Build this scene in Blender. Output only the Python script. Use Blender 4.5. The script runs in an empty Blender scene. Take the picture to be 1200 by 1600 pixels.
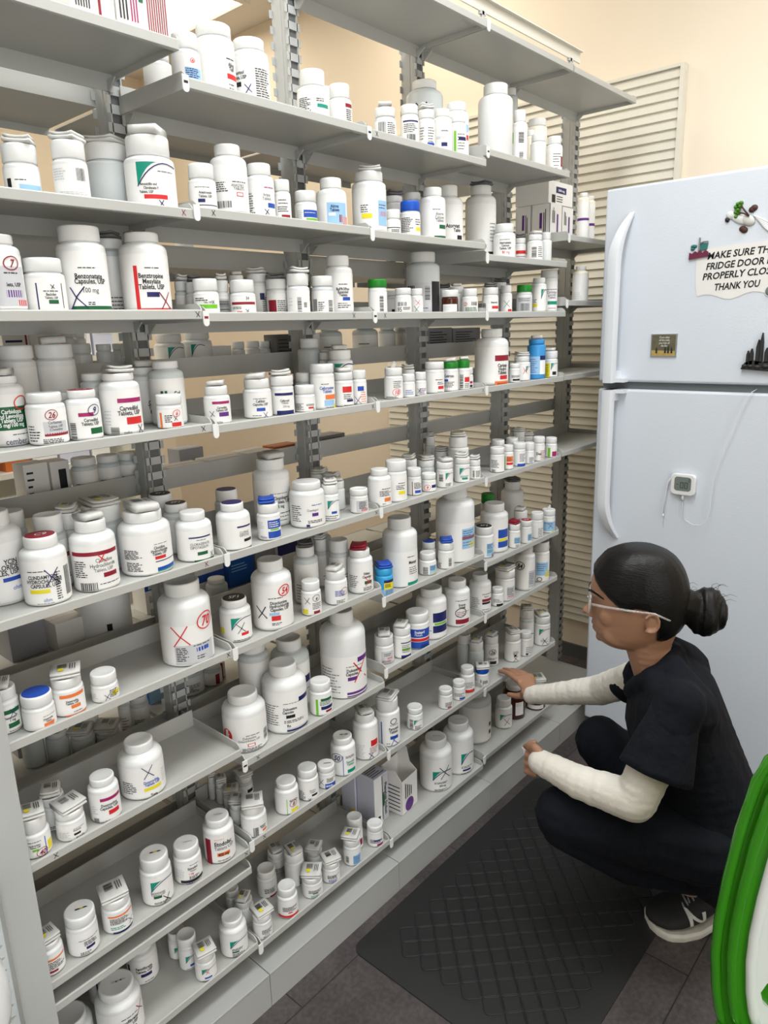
import bpy, bmesh, math, random
from mathutils import Vector, Matrix, Euler
random.seed(7)
PI = math.pi
SC = bpy.context.scene
COL = SC.collection
# ------------------------------------------------------------------ camera
cam_d = bpy.data.cameras.new('camera'); cam = bpy.data.objects.new('camera', cam_d); COL.objects.link(cam)
F_ = Vector((0.72362, 0.64477, -0.24628)); U_ = Vector((0.20389, 0.14120, 0.96876)); R_ = F_.cross(U_)
cam.matrix_world = Matrix(((R_.x, U_.x, -F_.x, -0.7703), (R_.y, U_.y, -F_.y, -1.0932), (R_.z, U_.z, -F_.z, 1.45), (0, 0, 0, 1)))
cam_d.sensor_fit = 'VERTICAL'; cam_d.sensor_height = 36.0; cam_d.lens = 36.0*1125.20/1600.0
cam_d.clip_start = 0.02; cam_d.clip_end = 60
SC.camera = cam
# ------------------------------------------------------------------ light and exposure
SC.view_settings.view_transform = 'Standard'; SC.view_settings.look = 'None'
SC.view_settings.gamma = 1.0; SC.view_settings.use_curve_mapping = False
SC.view_settings.exposure = -0.42
SC.cycles.diffuse_bounces = 8; SC.cycles.max_bounces = 16
w = bpy.data.worlds.new('world'); SC.world = w; w.use_nodes = True
w.node_tree.nodes['Background'].inputs[0].default_value = (0.95, 0.97, 1.0, 1)
w.node_tree.nodes['Background'].inputs[1].default_value = 0.12
def area(name, loc, sx, sy, power, col, rot=(0, 0, 0)):
    d = bpy.data.lights.new(name, 'AREA'); d.shape = 'RECTANGLE'; d.size = sx; d.size_y = sy
    d.energy = power; d.color = col
    o = bpy.data.objects.new(name, d); COL.objects.link(o); o.location = loc; o.rotation_euler = rot
    return o
LIGHTS = [(0.15, -0.52, 1.2, 0.5, 34, (0.955, 0.99, 1.0)), (1.15, -1.35, 0.6, 1.2, 20, (0.96, 0.985, 1.0)), (-1.45, -0.6, 1.2, 0.5, 22, (0.955, 0.99, 1.0)),
          (-0.6, -2.2, 1.2, 0.6, 8, (0.95, 0.98, 1.0)),
          (-0.8, 1.15, 1.2, 0.6, 28, (1.0, 0.9, 0.74)), (1.45, 2.25, 0.6, 0.6, 9, (1.0, 0.9, 0.74)), (1.5, 0.9, 0.5, 0.5, 8, (1.0, 0.9, 0.74)), (-2.0, 1.6, 1.2, 0.6, 20, (1.0, 0.9, 0.76))]  # the small panel closest to the wall is added to brighten the wall top
CEIL = 2.99
FILLX, FILLY = -1.5, -3.24
for i, (x, y, sx, sy, p, c) in enumerate(LIGHTS):
    area('ceiling_lamp_light', (x, y, CEIL-0.035), sx, sy, p, c)
area('added_door_fill_light', (FILLX, FILLY, 1.1), 1.9, 2.1, 34, (0.96, 0.985, 1.0), (math.radians(90), 0, 0))  # added fill light at an unseen door, lifts the shelf undersides
# ------------------------------------------------------------------ materials
def lin(c):
    c = c/255.0
    return c/12.92 if c <= 0.04045 else ((c+0.055)/1.055)**2.4
def rgb(r, g, b): return (lin(r), lin(g), lin(b), 1)
def mat(name, col, rough=0.5, metal=0.0, bump=None, noise=None, spec=0.5, trans=0.0, ior=1.45, coat=0.0, sheen=0.0, stretch=None):
    m = bpy.data.materials.new(name); m.use_nodes = True
    nt = m.node_tree; b = nt.nodes['Principled BSDF']
    b.inputs['Base Color'].default_value = col; b.inputs['Roughness'].default_value = rough
    b.inputs['Metallic'].default_value = metal; b.inputs['Specular IOR Level'].default_value = spec
    b.inputs['Transmission Weight'].default_value = trans; b.inputs['IOR'].default_value = ior
    b.inputs['Coat Weight'].default_value = coat; b.inputs['Sheen Weight'].default_value = sheen
    tc = nt.nodes.new('ShaderNodeTexCoord'); src = tc.outputs['Object']
    if stretch:
        mp = nt.nodes.new('ShaderNodeMapping'); mp.inputs['Scale'].default_value = stretch
        nt.links.new(src, mp.inputs['Vector']); src = mp.outputs['Vector']
    if noise:
        sc, amt = noise
        n = nt.nodes.new('ShaderNodeTexNoise'); n.inputs['Scale'].default_value = sc; n.inputs['Detail'].default_value = 5
        nt.links.new(src, n.inputs['Vector'])
        mx = nt.nodes.new('ShaderNodeMix'); mx.data_type = 'RGBA'
        mx.inputs[6].default_value = [max(0, c*(1-amt)) for c in col[:3]]+[1]
        mx.inputs[7].default_value = [min(1, c*(1+amt)) for c in col[:3]]+[1]
        nt.links.new(n.outputs['Fac'], mx.inputs[0]); nt.links.new(mx.outputs[2], b.inputs['Base Color'])
    if bump:
        sc, st, dist = bump
        n2 = nt.nodes.new('ShaderNodeTexNoise'); n2.inputs['Scale'].default_value = sc; n2.inputs['Detail'].default_value = 4
        nt.links.new(src, n2.inputs['Vector'])
        bp = nt.nodes.new('ShaderNodeBump'); bp.inputs['Strength'].default_value = st; bp.inputs['Distance'].default_value = dist
        nt.links.new(n2.outputs['Fac'], bp.inputs['Height']); nt.links.new(bp.outputs['Normal'], b.inputs['Normal'])
    return m
M = {}
M['shelf'] = mat('painted_grey_steel', (0.45, 0.455, 0.435, 1), 0.42, noise=(6, 0.05))
M['post'] = mat('upright_grey_steel', (0.44, 0.455, 0.45, 1), 0.4, noise=(8, 0.06))
M['slot'] = mat('slot_dark', (0.13, 0.135, 0.135, 1), 0.7)
M['plastic'] = mat('white_hdpe', (0.735, 0.75, 0.75, 1), 0.33, noise=(9, 0.03))
M['cap'] = mat('white_cap', (0.76, 0.77, 0.765, 1), 0.42, noise=(30, 0.03))
M['cream'] = mat('cream_hdpe', (0.82, 0.78, 0.68, 1), 0.36)
M['frostgrey'] = mat('frosted_grey_hdpe', (0.58, 0.62, 0.63, 1), 0.4)
M['paper'] = mat('label_paper', (0.82, 0.82, 0.81, 1), 0.5)
M['leaflet'] = mat('leaflet_paper', (0.6, 0.6, 0.58, 1), 0.7, noise=(60, 0.12))
M['shadedleaflet'] = mat('leaflet_shaded_paper', (0.12, 0.12, 0.12, 1), 0.55, noise=(80, 0.4))  # leaflet paper with the shade under the shelves put into its colour
M['amber'] = mat('amber_plastic', (0.06, 0.012, 0.006, 1), 0.15)
M['bluecap'] = mat('blue_cap', rgb(18, 82, 190), 0.4)
M['greencap'] = mat('green_cap', rgb(24, 128, 36), 0.4)
M['skybody'] = mat('sky_blue_plastic', rgb(60, 150, 215), 0.35)
M['cyanbody'] = mat('cyan_plastic', rgb(60, 165, 220), 0.35)
INK = dict(k=(22, 22, 26), n=(24, 28, 92), b=(30, 74, 170), c=(150, 192, 226), r=(205, 38, 42), d=(138, 20, 42), p=(158, 26, 98), v=(92, 42, 128),
           g=(16, 92, 54), e=(0, 140, 118), y=(226, 212, 40), o=(226, 120, 60), w=(240, 240, 240), s=(196, 198, 202), L=(112, 188, 40))
for k, c in INK.items(): M['ink_'+k] = mat('ink_'+k, rgb(*c), 0.5)
M['carton'] = mat('white_carton', (0.8, 0.79, 0.77, 1), 0.55)
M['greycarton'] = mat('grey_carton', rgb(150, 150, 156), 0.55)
M['bluecarton'] = mat('blue_carton', rgb(20, 86, 168), 0.45)
M['lavender'] = mat('lavender_carton', rgb(205, 208, 226), 0.5)
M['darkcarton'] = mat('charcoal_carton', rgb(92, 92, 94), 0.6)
M['orangecarton'] = mat('orange_carton', rgb(196, 104, 44), 0.55)
M['wall'] = mat('cream_wall', (0.82, 0.73, 0.6, 1), 0.7, bump=(160, 0.08, 0.002), noise=(2, 0.03))
M['ceil'] = mat('ceiling_white', (0.78, 0.74, 0.67, 1), 0.8)
M['slat'] = mat('slat_panel', (0.7, 0.68, 0.6, 1), 0.5)
M['slatend'] = mat('slat_panel_pale', (0.74, 0.79, 0.8, 1), 0.45)
M['base'] = mat('base_grey', (0.40, 0.41, 0.4, 1), 0.45, noise=(5, 0.05))
M['skirt'] = mat('dark_skirting', (0.09, 0.095, 0.095, 1), 0.6)
M['fridge'] = mat('fridge_white', (0.66, 0.71, 0.78, 1), 0.3, bump=(190, 0.18, 0.002))
M['fridgeplain'] = mat('fridge_trim_white', (0.7, 0.73, 0.77, 1), 0.3)
M['gasket'] = mat('door_gasket_grey', (0.14, 0.16, 0.17, 1), 0.6)
M['black'] = mat('black_matte', (0.02, 0.02, 0.02, 1), 0.6)
M['rubber'] = mat('mat_rubber', (0.014, 0.014, 0.0145, 1), 0.55)
M['skin'] = mat('skin', (0.37, 0.195, 0.12, 1), 0.5, noise=(14, 0.07))
M['lip'] = mat('lips', (0.36, 0.13, 0.10, 1), 0.45)
M['hair'] = mat('black_hair', (0.004, 0.0035, 0.0035, 1), 0.42, bump=(40, 0.5, 0.002), stretch=(9, 0.5, 9), spec=0.35)
M['scrub'] = mat('navy_scrub_cloth', (0.0055, 0.007, 0.0115, 1), 0.9, bump=(14, 0.6, 0.02), spec=0.25)
M['sleeve'] = mat('white_knit', (0.74, 0.71, 0.64, 1), 0.85, bump=(40, 0.5, 0.005))
M['clear'] = mat('clear_acetate', (0.96, 0.94, 0.92, 1), 0.08, trans=0.75, ior=1.4)
M['lens'] = mat('lens_glass', (1, 1, 1, 1), 0.02, trans=1.0, ior=1.05)
M['shoe'] = mat('black_mesh_shoe', (0.015, 0.015, 0.016, 1), 0.75, bump=(300, 0.3, 0.002))
M['shoegrey'] = mat('grey_suede', (0.2, 0.23, 0.23, 1), 0.8)
M['sole'] = mat('white_sole', (0.66, 0.64, 0.58, 1), 0.6, noise=(40, 0.15))
M['greenchair'] = mat('green_gloss_plastic', rgb(54, 134, 24), 0.12, coat=0.4)
M['whitegloss'] = mat('white_gloss_plastic', (0.8, 0.82, 0.84, 1), 0.2)
M['steel'] = mat('chrome_leg', (0.6, 0.6, 0.6, 1), 0.25, metal=1.0)
M['lcd'] = mat('lcd_grey', rgb(112, 122, 118), 0.25)
M['brown'] = mat('brown_magnet', rgb(70, 42, 34), 0.6)
M['leaf'] = mat('leaf_green', rgb(70, 130, 30), 0.5)
M['maroon'] = mat('maroon_magnet', rgb(104, 32, 62), 0.5)
M['tealm'] = mat('teal_magnet', rgb(44, 110, 104), 0.5)
M['sheet'] = mat('note_paper', (0.76, 0.75, 0.73, 1), 0.6)
M['magpic'] = mat('magnet_print', rgb(96, 92, 70), 0.4, noise=(60, 0.5))
M['straw'] = mat('straw_field', rgb(176, 150, 84), 0.5, noise=(120, 0.25))
M['card'] = mat('grey_card', (0.78, 0.78, 0.82, 1), 0.3)
def emit(name, col, s):
    m = bpy.data.materials.new(name); m.use_nodes = True; b = m.node_tree.nodes['Principled BSDF']
    b.inputs['Base Color'].default_value = (0.9, 0.9, 0.9, 1)
    b.inputs['Emission Color'].default_value = col; b.inputs['Emission Strength'].default_value = s
    return m
M['lampwarm'] = emit('lamp_diffuser_warm', (1.0, 0.93, 0.8, 1), 3.0)
M['doorfill'] = emit('door_fill_glow', (0.96, 0.985, 1.0, 1), 2.0)  # glow of the added door pane behind the viewer
M['lampcool'] = emit('lamp_diffuser_cool', (1.0, 0.985, 0.96, 1), 3.0)
def floor_material():
    m = bpy.data.materials.new('vinyl_plank_floor'); m.use_nodes = True; nt = m.node_tree; b = nt.nodes['Principled BSDF']
    tc = nt.nodes.new('ShaderNodeTexCoord')
    br = nt.nodes.new('ShaderNodeTexBrick'); br.inputs['Scale'].default_value = 1.0
    br.inputs['Brick Width'].default_value = 0.62; br.inputs['Row Height'].default_value = 0.31
    br.inputs['Mortar Size'].default_value = 0.0016; br.inputs['Mortar Smooth'].default_value = 0.1
    br.inputs['Color1'].default_value = (0.056, 0.047, 0.047, 1); br.inputs['Color2'].default_value = (0.072, 0.06, 0.059, 1)
    br.inputs['Mortar'].default_value = (0.012, 0.01, 0.01, 1)
    mp = nt.nodes.new('ShaderNodeMapping'); mp.inputs['Location'].default_value = (0.27, 0.085, 0)
    nt.links.new(tc.outputs['Object'], mp.inputs['Vector']); nt.links.new(mp.outputs['Vector'], br.inputs['Vector'])
    n = nt.nodes.new('ShaderNodeTexNoise'); n.inputs['Scale'].default_value = 90; n.inputs['Detail'].default_value = 8
    nt.links.new(tc.outputs['Object'], n.inputs['Vector'])
    n3 = nt.nodes.new('ShaderNodeTexNoise'); n3.inputs['Scale'].default_value = 9; n3.inputs['Detail'].default_value = 6
    nt.links.new(tc.outputs['Object'], n3.inputs['Vector'])
    ad = nt.nodes.new('ShaderNodeMath'); ad.operation = 'ADD'; nt.links.new(n.outputs['Fac'], ad.inputs[0]); nt.links.new(n3.outputs['Fac'], ad.inputs[1])
    mr = nt.nodes.new('ShaderNodeMapRange'); mr.inputs[1].default_value = 0.7; mr.inputs[2].default_value = 1.35; mr.inputs[3].default_value = 0.55; mr.inputs[4].default_value = 1.5
    nt.links.new(ad.outputs[0], mr.inputs[0])
    mx = nt.nodes.new('ShaderNodeVectorMath'); mx.operation = 'SCALE'
    nt.links.new(br.outputs['Color'], mx.inputs[0]); nt.links.new(mr.outputs[0], mx.inputs[3])
    nt.links.new(mx.outputs[0], b.inputs['Base Color']); b.inputs['Roughness'].default_value = 0.55
    return m
M['floor'] = floor_material()
# ------------------------------------------------------------------ mesh helpers
class MB:
    def __init__(s): s.v = []; s.f = []; s.m = []; s.mats = []; s.smooth = []
    def slot(s, name):
        if name not in s.mats: s.mats.append(name)
        return s.mats.index(name)
    def add(s, vs, fs, m, smooth=False):
        o = len(s.v); k = s.slot(m)
        s.v += [tuple(p) for p in vs]
        for f in fs: s.f.append(tuple(i+o for i in f)); s.m.append(k); s.smooth.append(smooth)
    def box(s, x0, x1, y0, y1, z0, z1, m):
        s.add([(x0, y0, z0), (x1, y0, z0), (x1, y1, z0), (x0, y1, z0), (x0, y0, z1), (x1, y0, z1), (x1, y1, z1), (x0, y1, z1)],
              [(0, 3, 2, 1), (4, 5, 6, 7), (0, 1, 5, 4), (1, 2, 6, 5), (2, 3, 7, 6), (3, 0, 4, 7)], m)
    def lathe(s, prof, seg, m, rib=0.0, smooth=True):
        vs = []; n = len(prof)
        for (r, z, *rb) in prof:
            for k in range(seg):
                rr = r + (rib*(1 if k % 2 else -1) if rb and rb[0] else 0)
                a = 2*PI*k/seg; vs.append((rr*math.cos(a), rr*math.sin(a), z))
        fs = []
        for i in range(n-1):
            for k in range(seg):
                k2 = (k+1) % seg
                fs.append((i*seg+k, i*seg+k2, (i+1)*seg+k2, (i+1)*seg+k))
        fs.append(tuple(range(seg-1, -1, -1))); fs.append(tuple((n-1)*seg+k for k in range(seg)))
        s.add(vs, fs, m, smooth)
    def tube(s, pts, r, m, seg=8, closed=False):
        pts = [Vector(p) for p in pts]; n = len(pts); rs = r if isinstance(r, (list, tuple)) else [r]*n
        vs = []; up = Vector((0.13, 0.31, 0.94))
        for i, p in enumerate(pts):
            a = pts[i-1] if (i > 0 or closed) else pts[i]; b = pts[(i+1) % n] if (i < n-1 or closed) else pts[i]
            t = (b-a).normalized(); x = t.cross(up)
            if x.length < 1e-4: x = t.cross(Vector((1, 0, 0)))
            x.normalize(); y = t.cross(x)
            for k in range(seg):
                an = 2*PI*k/seg; vs.append(p+(x*math.cos(an)+y*math.sin(an))*rs[i])
        fs = []
        for i in range(n if closed else n-1):
            j = (i+1) % n
            for k in range(seg):
                k2 = (k+1) % seg; fs.append((i*seg+k, i*seg+k2, j*seg+k2, j*seg+k))
        if not closed: fs += [tuple(range(seg)), tuple((n-1)*seg+k for k in range(seg-1, -1, -1))]
        s.add(vs, fs, m, True)
    def prism(s, poly, fn, d0, d1, m):
        # poly: list of 2D points, fn maps (u, v, depth) to 3D
        n = len(poly); vs = [fn(u, v, d0) for u, v in poly]+[fn(u, v, d1) for u, v in poly]
        fs = [tuple(range(n-1, -1, -1)), tuple(range(n, 2*n))]+[(i, (i+1) % n, (i+1) % n+n, i+n) for i in range(n)]
        s.add(vs, fs, m)
    def build(s, name, parent=None, loc=None, bevel=None, rotz=None):
        me = bpy.data.meshes.new(name); me.from_pydata(s.v, [], s.f)
        for k in s.mats: me.materials.append(M[k])
        me.polygons.foreach_set('material_index', s.m); me.polygons.foreach_set('use_smooth', s.smooth)
        bm = bmesh.new(); bm.from_mesh(me); bmesh.ops.recalc_face_normals(bm, faces=bm.faces); bm.to_mesh(me); bm.free()
        me.update()
        o = bpy.data.objects.new(name, me); COL.objects.link(o)
        if parent: o.parent = parent
        if loc: o.location = loc
        if rotz is not None: o.rotation_euler = (0, 0, rotz)
        if bevel:
            md = o.modifiers.new('bevel', 'BEVEL'); md.width = bevel; md.segments = 2; md.limit_method = 'ANGLE'; md.angle_limit = 0.7
        return o
def smooth_by_angle(o, ang=0.6):
    me = o.data
    me.polygons.foreach_set('use_smooth', [True]*len(me.polygons))
    me.set_sharp_from_angle(angle=ang)
def empty(name, loc, rotz=0):
    o = bpy.data.objects.new(name, None); COL.objects.link(o); o.location = loc; o.rotation_euler = (0, 0, rotz); o.empty_display_size = 0.02
    return o
def tag(o, label, cat, group=None):
    o['label'] = label; o['category'] = cat
    if group: o['group'] = group
    return o
def struct(o): o['kind'] = 'structure'; return o
# glyph library: every character once, as flat triangles with its advance width
CHARS = ''.join(sorted(set("ABCDEFGHIJKLMNOPQRSTUVWXYZabcdefghijklmnopqrstuvwxyz0123456789,.-/()%&:'")))
GLY = {True: {}, False: {}}
def load_glyphs():
    tmp = []
    for bold in (False, True):
        for c in list(CHARS)+['|HH|', '||']+['|'+c+'|' for c in CHARS]:
            cu = bpy.data.curves.new('tmp', 'FONT'); cu.body = c; cu.resolution_u = 2; cu.size = 1.0
            if bold: cu.offset = 0.022
            o = bpy.data.objects.new('tmp', cu); COL.objects.link(o); tmp.append((bold, c, o))
    dg = bpy.context.evaluated_depsgraph_get(); dg.update()
    res = {}
    for bold, c, o in tmp:
        e = o.evaluated_get(dg); me = e.to_mesh()
        vs = [tuple(v.co[:2]) for v in me.vertices]; fs = [tuple(p.vertices) for p in me.polygons]
        res[(bold, c)] = (vs, fs); e.to_mesh_clear()
    wid = lambda vs: max(v[0] for v in vs)-min(v[0] for v in vs)
    for bold in (False, True):
        base = wid(res[(bold, '||')][0])
        H = [v[1] for v in res[(bold, '|HH|'[1:2] if False else 'H')][0]]; ch = max(H)-min(H)
        for c in CHARS:
            adv = wid(res[(bold, '|'+c+'|')][0])-base
            vs, fs = res[(bold, c)]
            GLY[bold][c] = ([(x/ch, y/ch) for x, y in vs], fs, adv/ch)
    for b_, c_, o in tmp:
        cu = o.data; bpy.data.objects.remove(o); bpy.data.curves.remove(cu)
load_glyphs()
def text_layout(txt, h, bold=False, cond=0.86, align='c', shear=0.0):
    # returns (verts, faces, width) in metres with cap height h
    vs = []; fs = []; x = 0.0
    for c in txt:
        if c in ' _' or c not in GLY[bold]: x += 0.36*cond; continue
        gv, gf, adv = GLY[bold][c]; o = len(vs)
        vs += [((px+py*shear)*cond+x, py) for px, py in gv]; fs += [tuple(i+o for i in f) for f in gf]
        x += adv*cond
    dx = -x/2 if align == 'c' else 0
    return [((a+dx)*h, b*h) for a, b in vs], fs, x*h
def stroke(pts, wd):
    vs = []; fs = []
    n = len(pts)
    for i in range(n):
        a = Vector(pts[max(i-1, 0)]); b = Vector(pts[min(i+1, n-1)]); t = b-a
        if t.length < 1e-9: t = Vector((1, 0))
        t.normalize(); nn = Vector((-t.y, t.x))*wd*0.5; p = Vector(pts[i])
        vs += [tuple(p+nn), tuple(p-nn)]
        if i: fs.append((2*i-2, 2*i-1, 2*i+1, 2*i))
    return vs, fs
def pen_x(cx, cy, s, rnd):
    a = rnd.uniform(-.12, .12)*s
    return [[(cx-.42*s+a, cy+.5*s), (cx-.05*s, cy+.02*s), (cx+.45*s, cy-.5*s)], [(cx+.38*s, cy+.52*s), (cx, cy-.03*s+a), (cx-.36*s, cy-.55*s)]]
def pen_circle(cx, cy, s, rnd):
    n = 22; out = []
    for i in range(n+3):
        t = 2*PI*i/n+1.2; k = 1+.06*math.sin(2*t+rnd.random()*.4)
        out.append((cx+s*.62*k*math.cos(t), cy+s*.55*k*math.sin(t)))
    return [out]
# ------------------------------------------------------------------ room
XW = 2.005; YF = 3.3; XL = -4.2; YB = -3.3
def room():
    b = MB(); b.box(XL, XW, YB, YF, -0.05, 0, 'floor'); struct(b.build('floor'))
    b = MB(); b.box(XL, XW, YB, YF, CEIL, CEIL+.05, 'ceil'); struct(b.build('ceiling'))
    b = MB(); b.box(XW, XW+.08, YB, YF, 0, CEIL, 'wall'); struct(b.build('wall_right'))
    b = MB(); b.box(XL-.08, XL, YB, YF, 0, CEIL, 'wall'); struct(b.build('wall_left'))
    b = MB(); b.box(XL, XW, YF, YF+.08, 0, CEIL, 'wall'); struct(b.build('wall_back'))
    b = MB(); b.box(XL, XW, YB-.08, YB, 0, CEIL, 'wall'); struct(b.build('wall_front'))
    b = MB(); b.box(XW-.012, XW, YB, YF, 0, .06, 'skirt'); struct(b.build('baseboard_right'))
    b = MB(); b.box(XL, XW-.012, YF-.012, YF, 0, .06, 'skirt'); struct(b.build('baseboard_back'))
room()
d1 = empty('added_door', (FILLX, YB, 0)); struct(d1)  # unseen glass door added to hold the fill light
b = MB(); b.box(-.95, .95, .001, .012, .02, 2.2, 'doorfill'); b.build('added_door_pane', d1)
for x0, x1, z0, z1 in ((-1.0, -.95, 0, 2.25), (.95, 1.0, 0, 2.25), (-.02, .02, .02, 2.2), (-.95, .95, 2.2, 2.25)):
    b = MB(); b.box(x0, x1, .0005, .03, z0, z1, 'steel'); b.build('added_door_frame', d1)
for i, (x, y, sx, sy, p, c) in enumerate(LIGHTS):
    warm = c[2] < .85
    t = tag(empty('ceiling_light', (x, y, CEIL-.03)), 'flat %s ceiling light panel over the %s' % ('warm' if warm else 'white', ['front aisle', 'fridge', 'near end of the front aisle', 'space behind the viewer', 'far aisle', 'far corner by the wall', 'far aisle, added to brighten the upper wall', 'far aisle at left'][i]), 'light')
    b = MB(); hx, hy = sx/2, sy/2
    for x0, x1, y0, y1 in ((-hx-.025, -hx, -hy-.025, hy+.025), (hx, hx+.025, -hy-.025, hy+.025), (-hx, hx, -hy-.025, -hy), (-hx, hx, hy, hy+.025)): b.box(x0, x1, y0, y1, 0, .029, 'ceil')
    b.build('frame', t)
    b = MB(); b.box(-hx, hx, -hy, hy, .012, .029, 'lampwarm' if warm else 'lampcool'); b.build('diffuser', t)
def louvre(name, fn, depth, z0, z1, pitch, m, parent=None):
    # one ribbed panel: saw-tooth profile run along its length; fn(t, out, z)
    b = MB(); n = int(round((z1-z0)/pitch)); prof = [(-.004, z0)]
    for i in range(n):
        za = z0+i*(z1-z0)/n; zb = z0+(i+1)*(z1-z0)/n
        prof += [(.002, za), (depth, za+.0015), (depth*.55, zb-(zb-za)*.25), (.002, zb-.0025)]
    prof += [(.002, z1), (-.004, z1)]
    k = len(prof); vs = [fn(0, o, z) for o, z in prof]+[fn(1, o, z) for o, z in prof]
    fs = [(i, (i+1) % k, (i+1) % k+k, i+k) for i in range(k)]+[tuple(range(k)), tuple(range(2*k-1, k-1, -1))]
    b.add(vs, fs, m); return b.build(name, parent)
t = tag(empty('slat_panel', (1.985, .5, 0)), 'tall cream slatted panel fixed to the wall beside and behind the fridge', 'wall panel')
louvre('slats', lambda s, o, z: (-.001-o, -.56+s*1.36, z), .012, .187, 2.285, .0318, 'slat', t)
b = MB(); b.box(-.016, .018, -.574, -.56, .18, 2.295, 'slat'); b.box(-.016, .018, -.56, .8, 2.286, 2.296, 'slat'); b.build('edge_trim', t)
# ------------------------------------------------------------------ shelving
SHZ = {'A1': 1.9064, 'A2': 1.6546, 'A3': 1.4919, 'A4': 1.2955, 'A5': 1.0471, 'A6': 0.8535, 'A7': 0.6345, 'A8': 0.4005, 'A9': 0.3534, 'A10': 0.1589, 'B1': 1.8549, 'B2': 1.6594, 'B3': 1.4875, 'B4': 1.2911, 'B5': 1.0461, 'B6': 0.8521, 'B7': 0.6032, 'B8': 0.4116, 'B9': 0.1483, 'C0': 2.1580, 'C1': 1.8520, 'C2': 1.6560, 'C3': 1.4866, 'C4': 1.2916, 'C5': 1.0451, 'C6': 0.8227, 'C7': 0.6340, 'C8': 0.4054, 'C9': 0.1440, 'D0': 2.1580, 'D1': 1.8794, 'D2': 1.6296, 'D3': 1.4866, 'D4': 1.2916, 'D5': 1.0403, 'D6': 0.7924, 'D7': 0.6321, 'D8': 0.3953, 'D9': 0.1656, 'E0': 2.1580, 'E2': 1.7080, 'E3': 1.5190, 'E4': 1.2930, 'E5': 1.0500}
BAYX = dict(A=-.44, B=0.0, C=.44, D=.88, E=1.32)
BAYN = dict(A='leftmost', B='second', C='third', D='fourth', E='last')
DEP = .205
ORDS = ['top', 'second', 'third', 'fourth', 'fifth', 'sixth', 'seventh', 'eighth', 'ninth', 'tenth', 'eleventh']
def rank(key):
    ks = sorted([k for k in SHZ if k[0] == key[0]], key=lambda k: -SHZ[k]); return ORDS[ks.index(key)]
def DROP(key): return .006 if SHZ[key] < .95 else .003
FENCE = {'A6': .163, 'A7': .16, 'A8': .185, 'C8': .19, 'B9': .19, 'A9': .185, 'A10': .19}
PENS = {'A2': -.03, 'B2': .03, 'A3': -.02, 'B3': .37, 'C3': .03, 'A4': -.03, 'B4': .42, 'C4': .42, 'A5': -.05, 'A6': -.02, 'B5': .42, 'A7': .05, 'B7': .03, 'A8': -.02, 'B8': .03, 'D1': .43, 'D2': .43, 'C2': .43, 'C1': .02}
for key, zl in SHZ.items():
    x0 = BAYX[key[0]]+.006; L = .428
    t = tag(empty('shelf', (x0, 0, zl)), 'grey metal shelf, %s from the top in the %s column%s' % (rank(key), BAYN[key[0]], ' beside the fridge' if key[0] == 'E' else ''), 'shelf', 'adjustable grey metal shelves')
    b = MB(); dr = DROP(key)
    b.box(0, L, .0, DEP, -dr-.0025, -dr, 'shelf')
    prof = [(.0, -dr), (.0, -.0005), (-.001, .0), (-.0025, -.0004), (-.0035, -.002), (-.0035, -.0155), (-.001, -.0165), (.006, -.0165), (.006, -.0145), (-.0012, -.0145), (-.0012, -dr-.003), (.0, -dr-.0025)]
    k = len(prof); vs = [(0, y, z) for y, z in prof]+[(L, y, z) for y, z in prof]
    b.add(vs, [(i, (i+1) % k, (i+1) % k+k, i+k) for i in range(k)]+[tuple(range(k)), tuple(range(2*k-1, k-1, -1))], 'shelf')
    b.build('deck', t)
    for xa, xb in ((-.0022, 0), (L, L+.0022)):
        c = MB(); c.prism([(-.003, -.016), (DEP, -.016), (DEP, .013), (.008, .010), (.001, .0055), (-.003, -.001)], lambda u, v, d: (d, u, v), xa, xb, 'shelf'); c.build('end_flange', t)
    c = MB(); fy = FENCE.get(key, DEP-.0045)
    c.box(0, L, fy, fy+.002, -dr, .031 if key != 'A9' else .01, 'shelf'); c.box(0, L, DEP-.002, DEP, -.034, -.0035, 'shelf'); c.build('back_fence', t)
    for xa in (.006, L-.012):
        c = MB(); c.prism([(DEP-.03, -.0165), (DEP+.004, -.0165), (DEP+.004, -.034), (DEP-.008, -.034)], lambda u, v, d: (d, u, v), xa, xa+.003, 'shelf'); c.build('bracket', t)
    if key[0] in 'BCD' or key in ('E2', 'E3'):
        c = MB(); c.prism([(-.011, .002), (-.011, -.016)]+[(-.005+.006*math.cos(a), -.018+.006*math.sin(a)) for a in [PI+i*PI/6 for i in range(7)]]+[(.001, -.016), (.001, .002)], lambda u, v, d: (u, d, v), -.0062, -.0038, 'cap')
        if key in ('B3', 'B1', 'C1', 'C3', 'D1', 'B7'):
            vs, fs = stroke([(-.009, -.009), (-.001, -.009)], .004); c.add([(u, -.0065, v) for u, v in vs], fs, 'ink_d' if key == 'B3' else 'ink_k')
        c.build('end_clip', t)
    if key in PENS:
        rnd = random.Random(key); c = MB(); px = PENS[key] % .44
        for st in pen_x(px, -.008, .009, rnd):
            vs, fs = stroke(st, .0011); c.add([(u, -.0038, v) for u, v in vs], fs, 'ink_d' if key in ('A2', 'A5') else 'ink_k')
        q = c.build('pen_mark', t)
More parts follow.
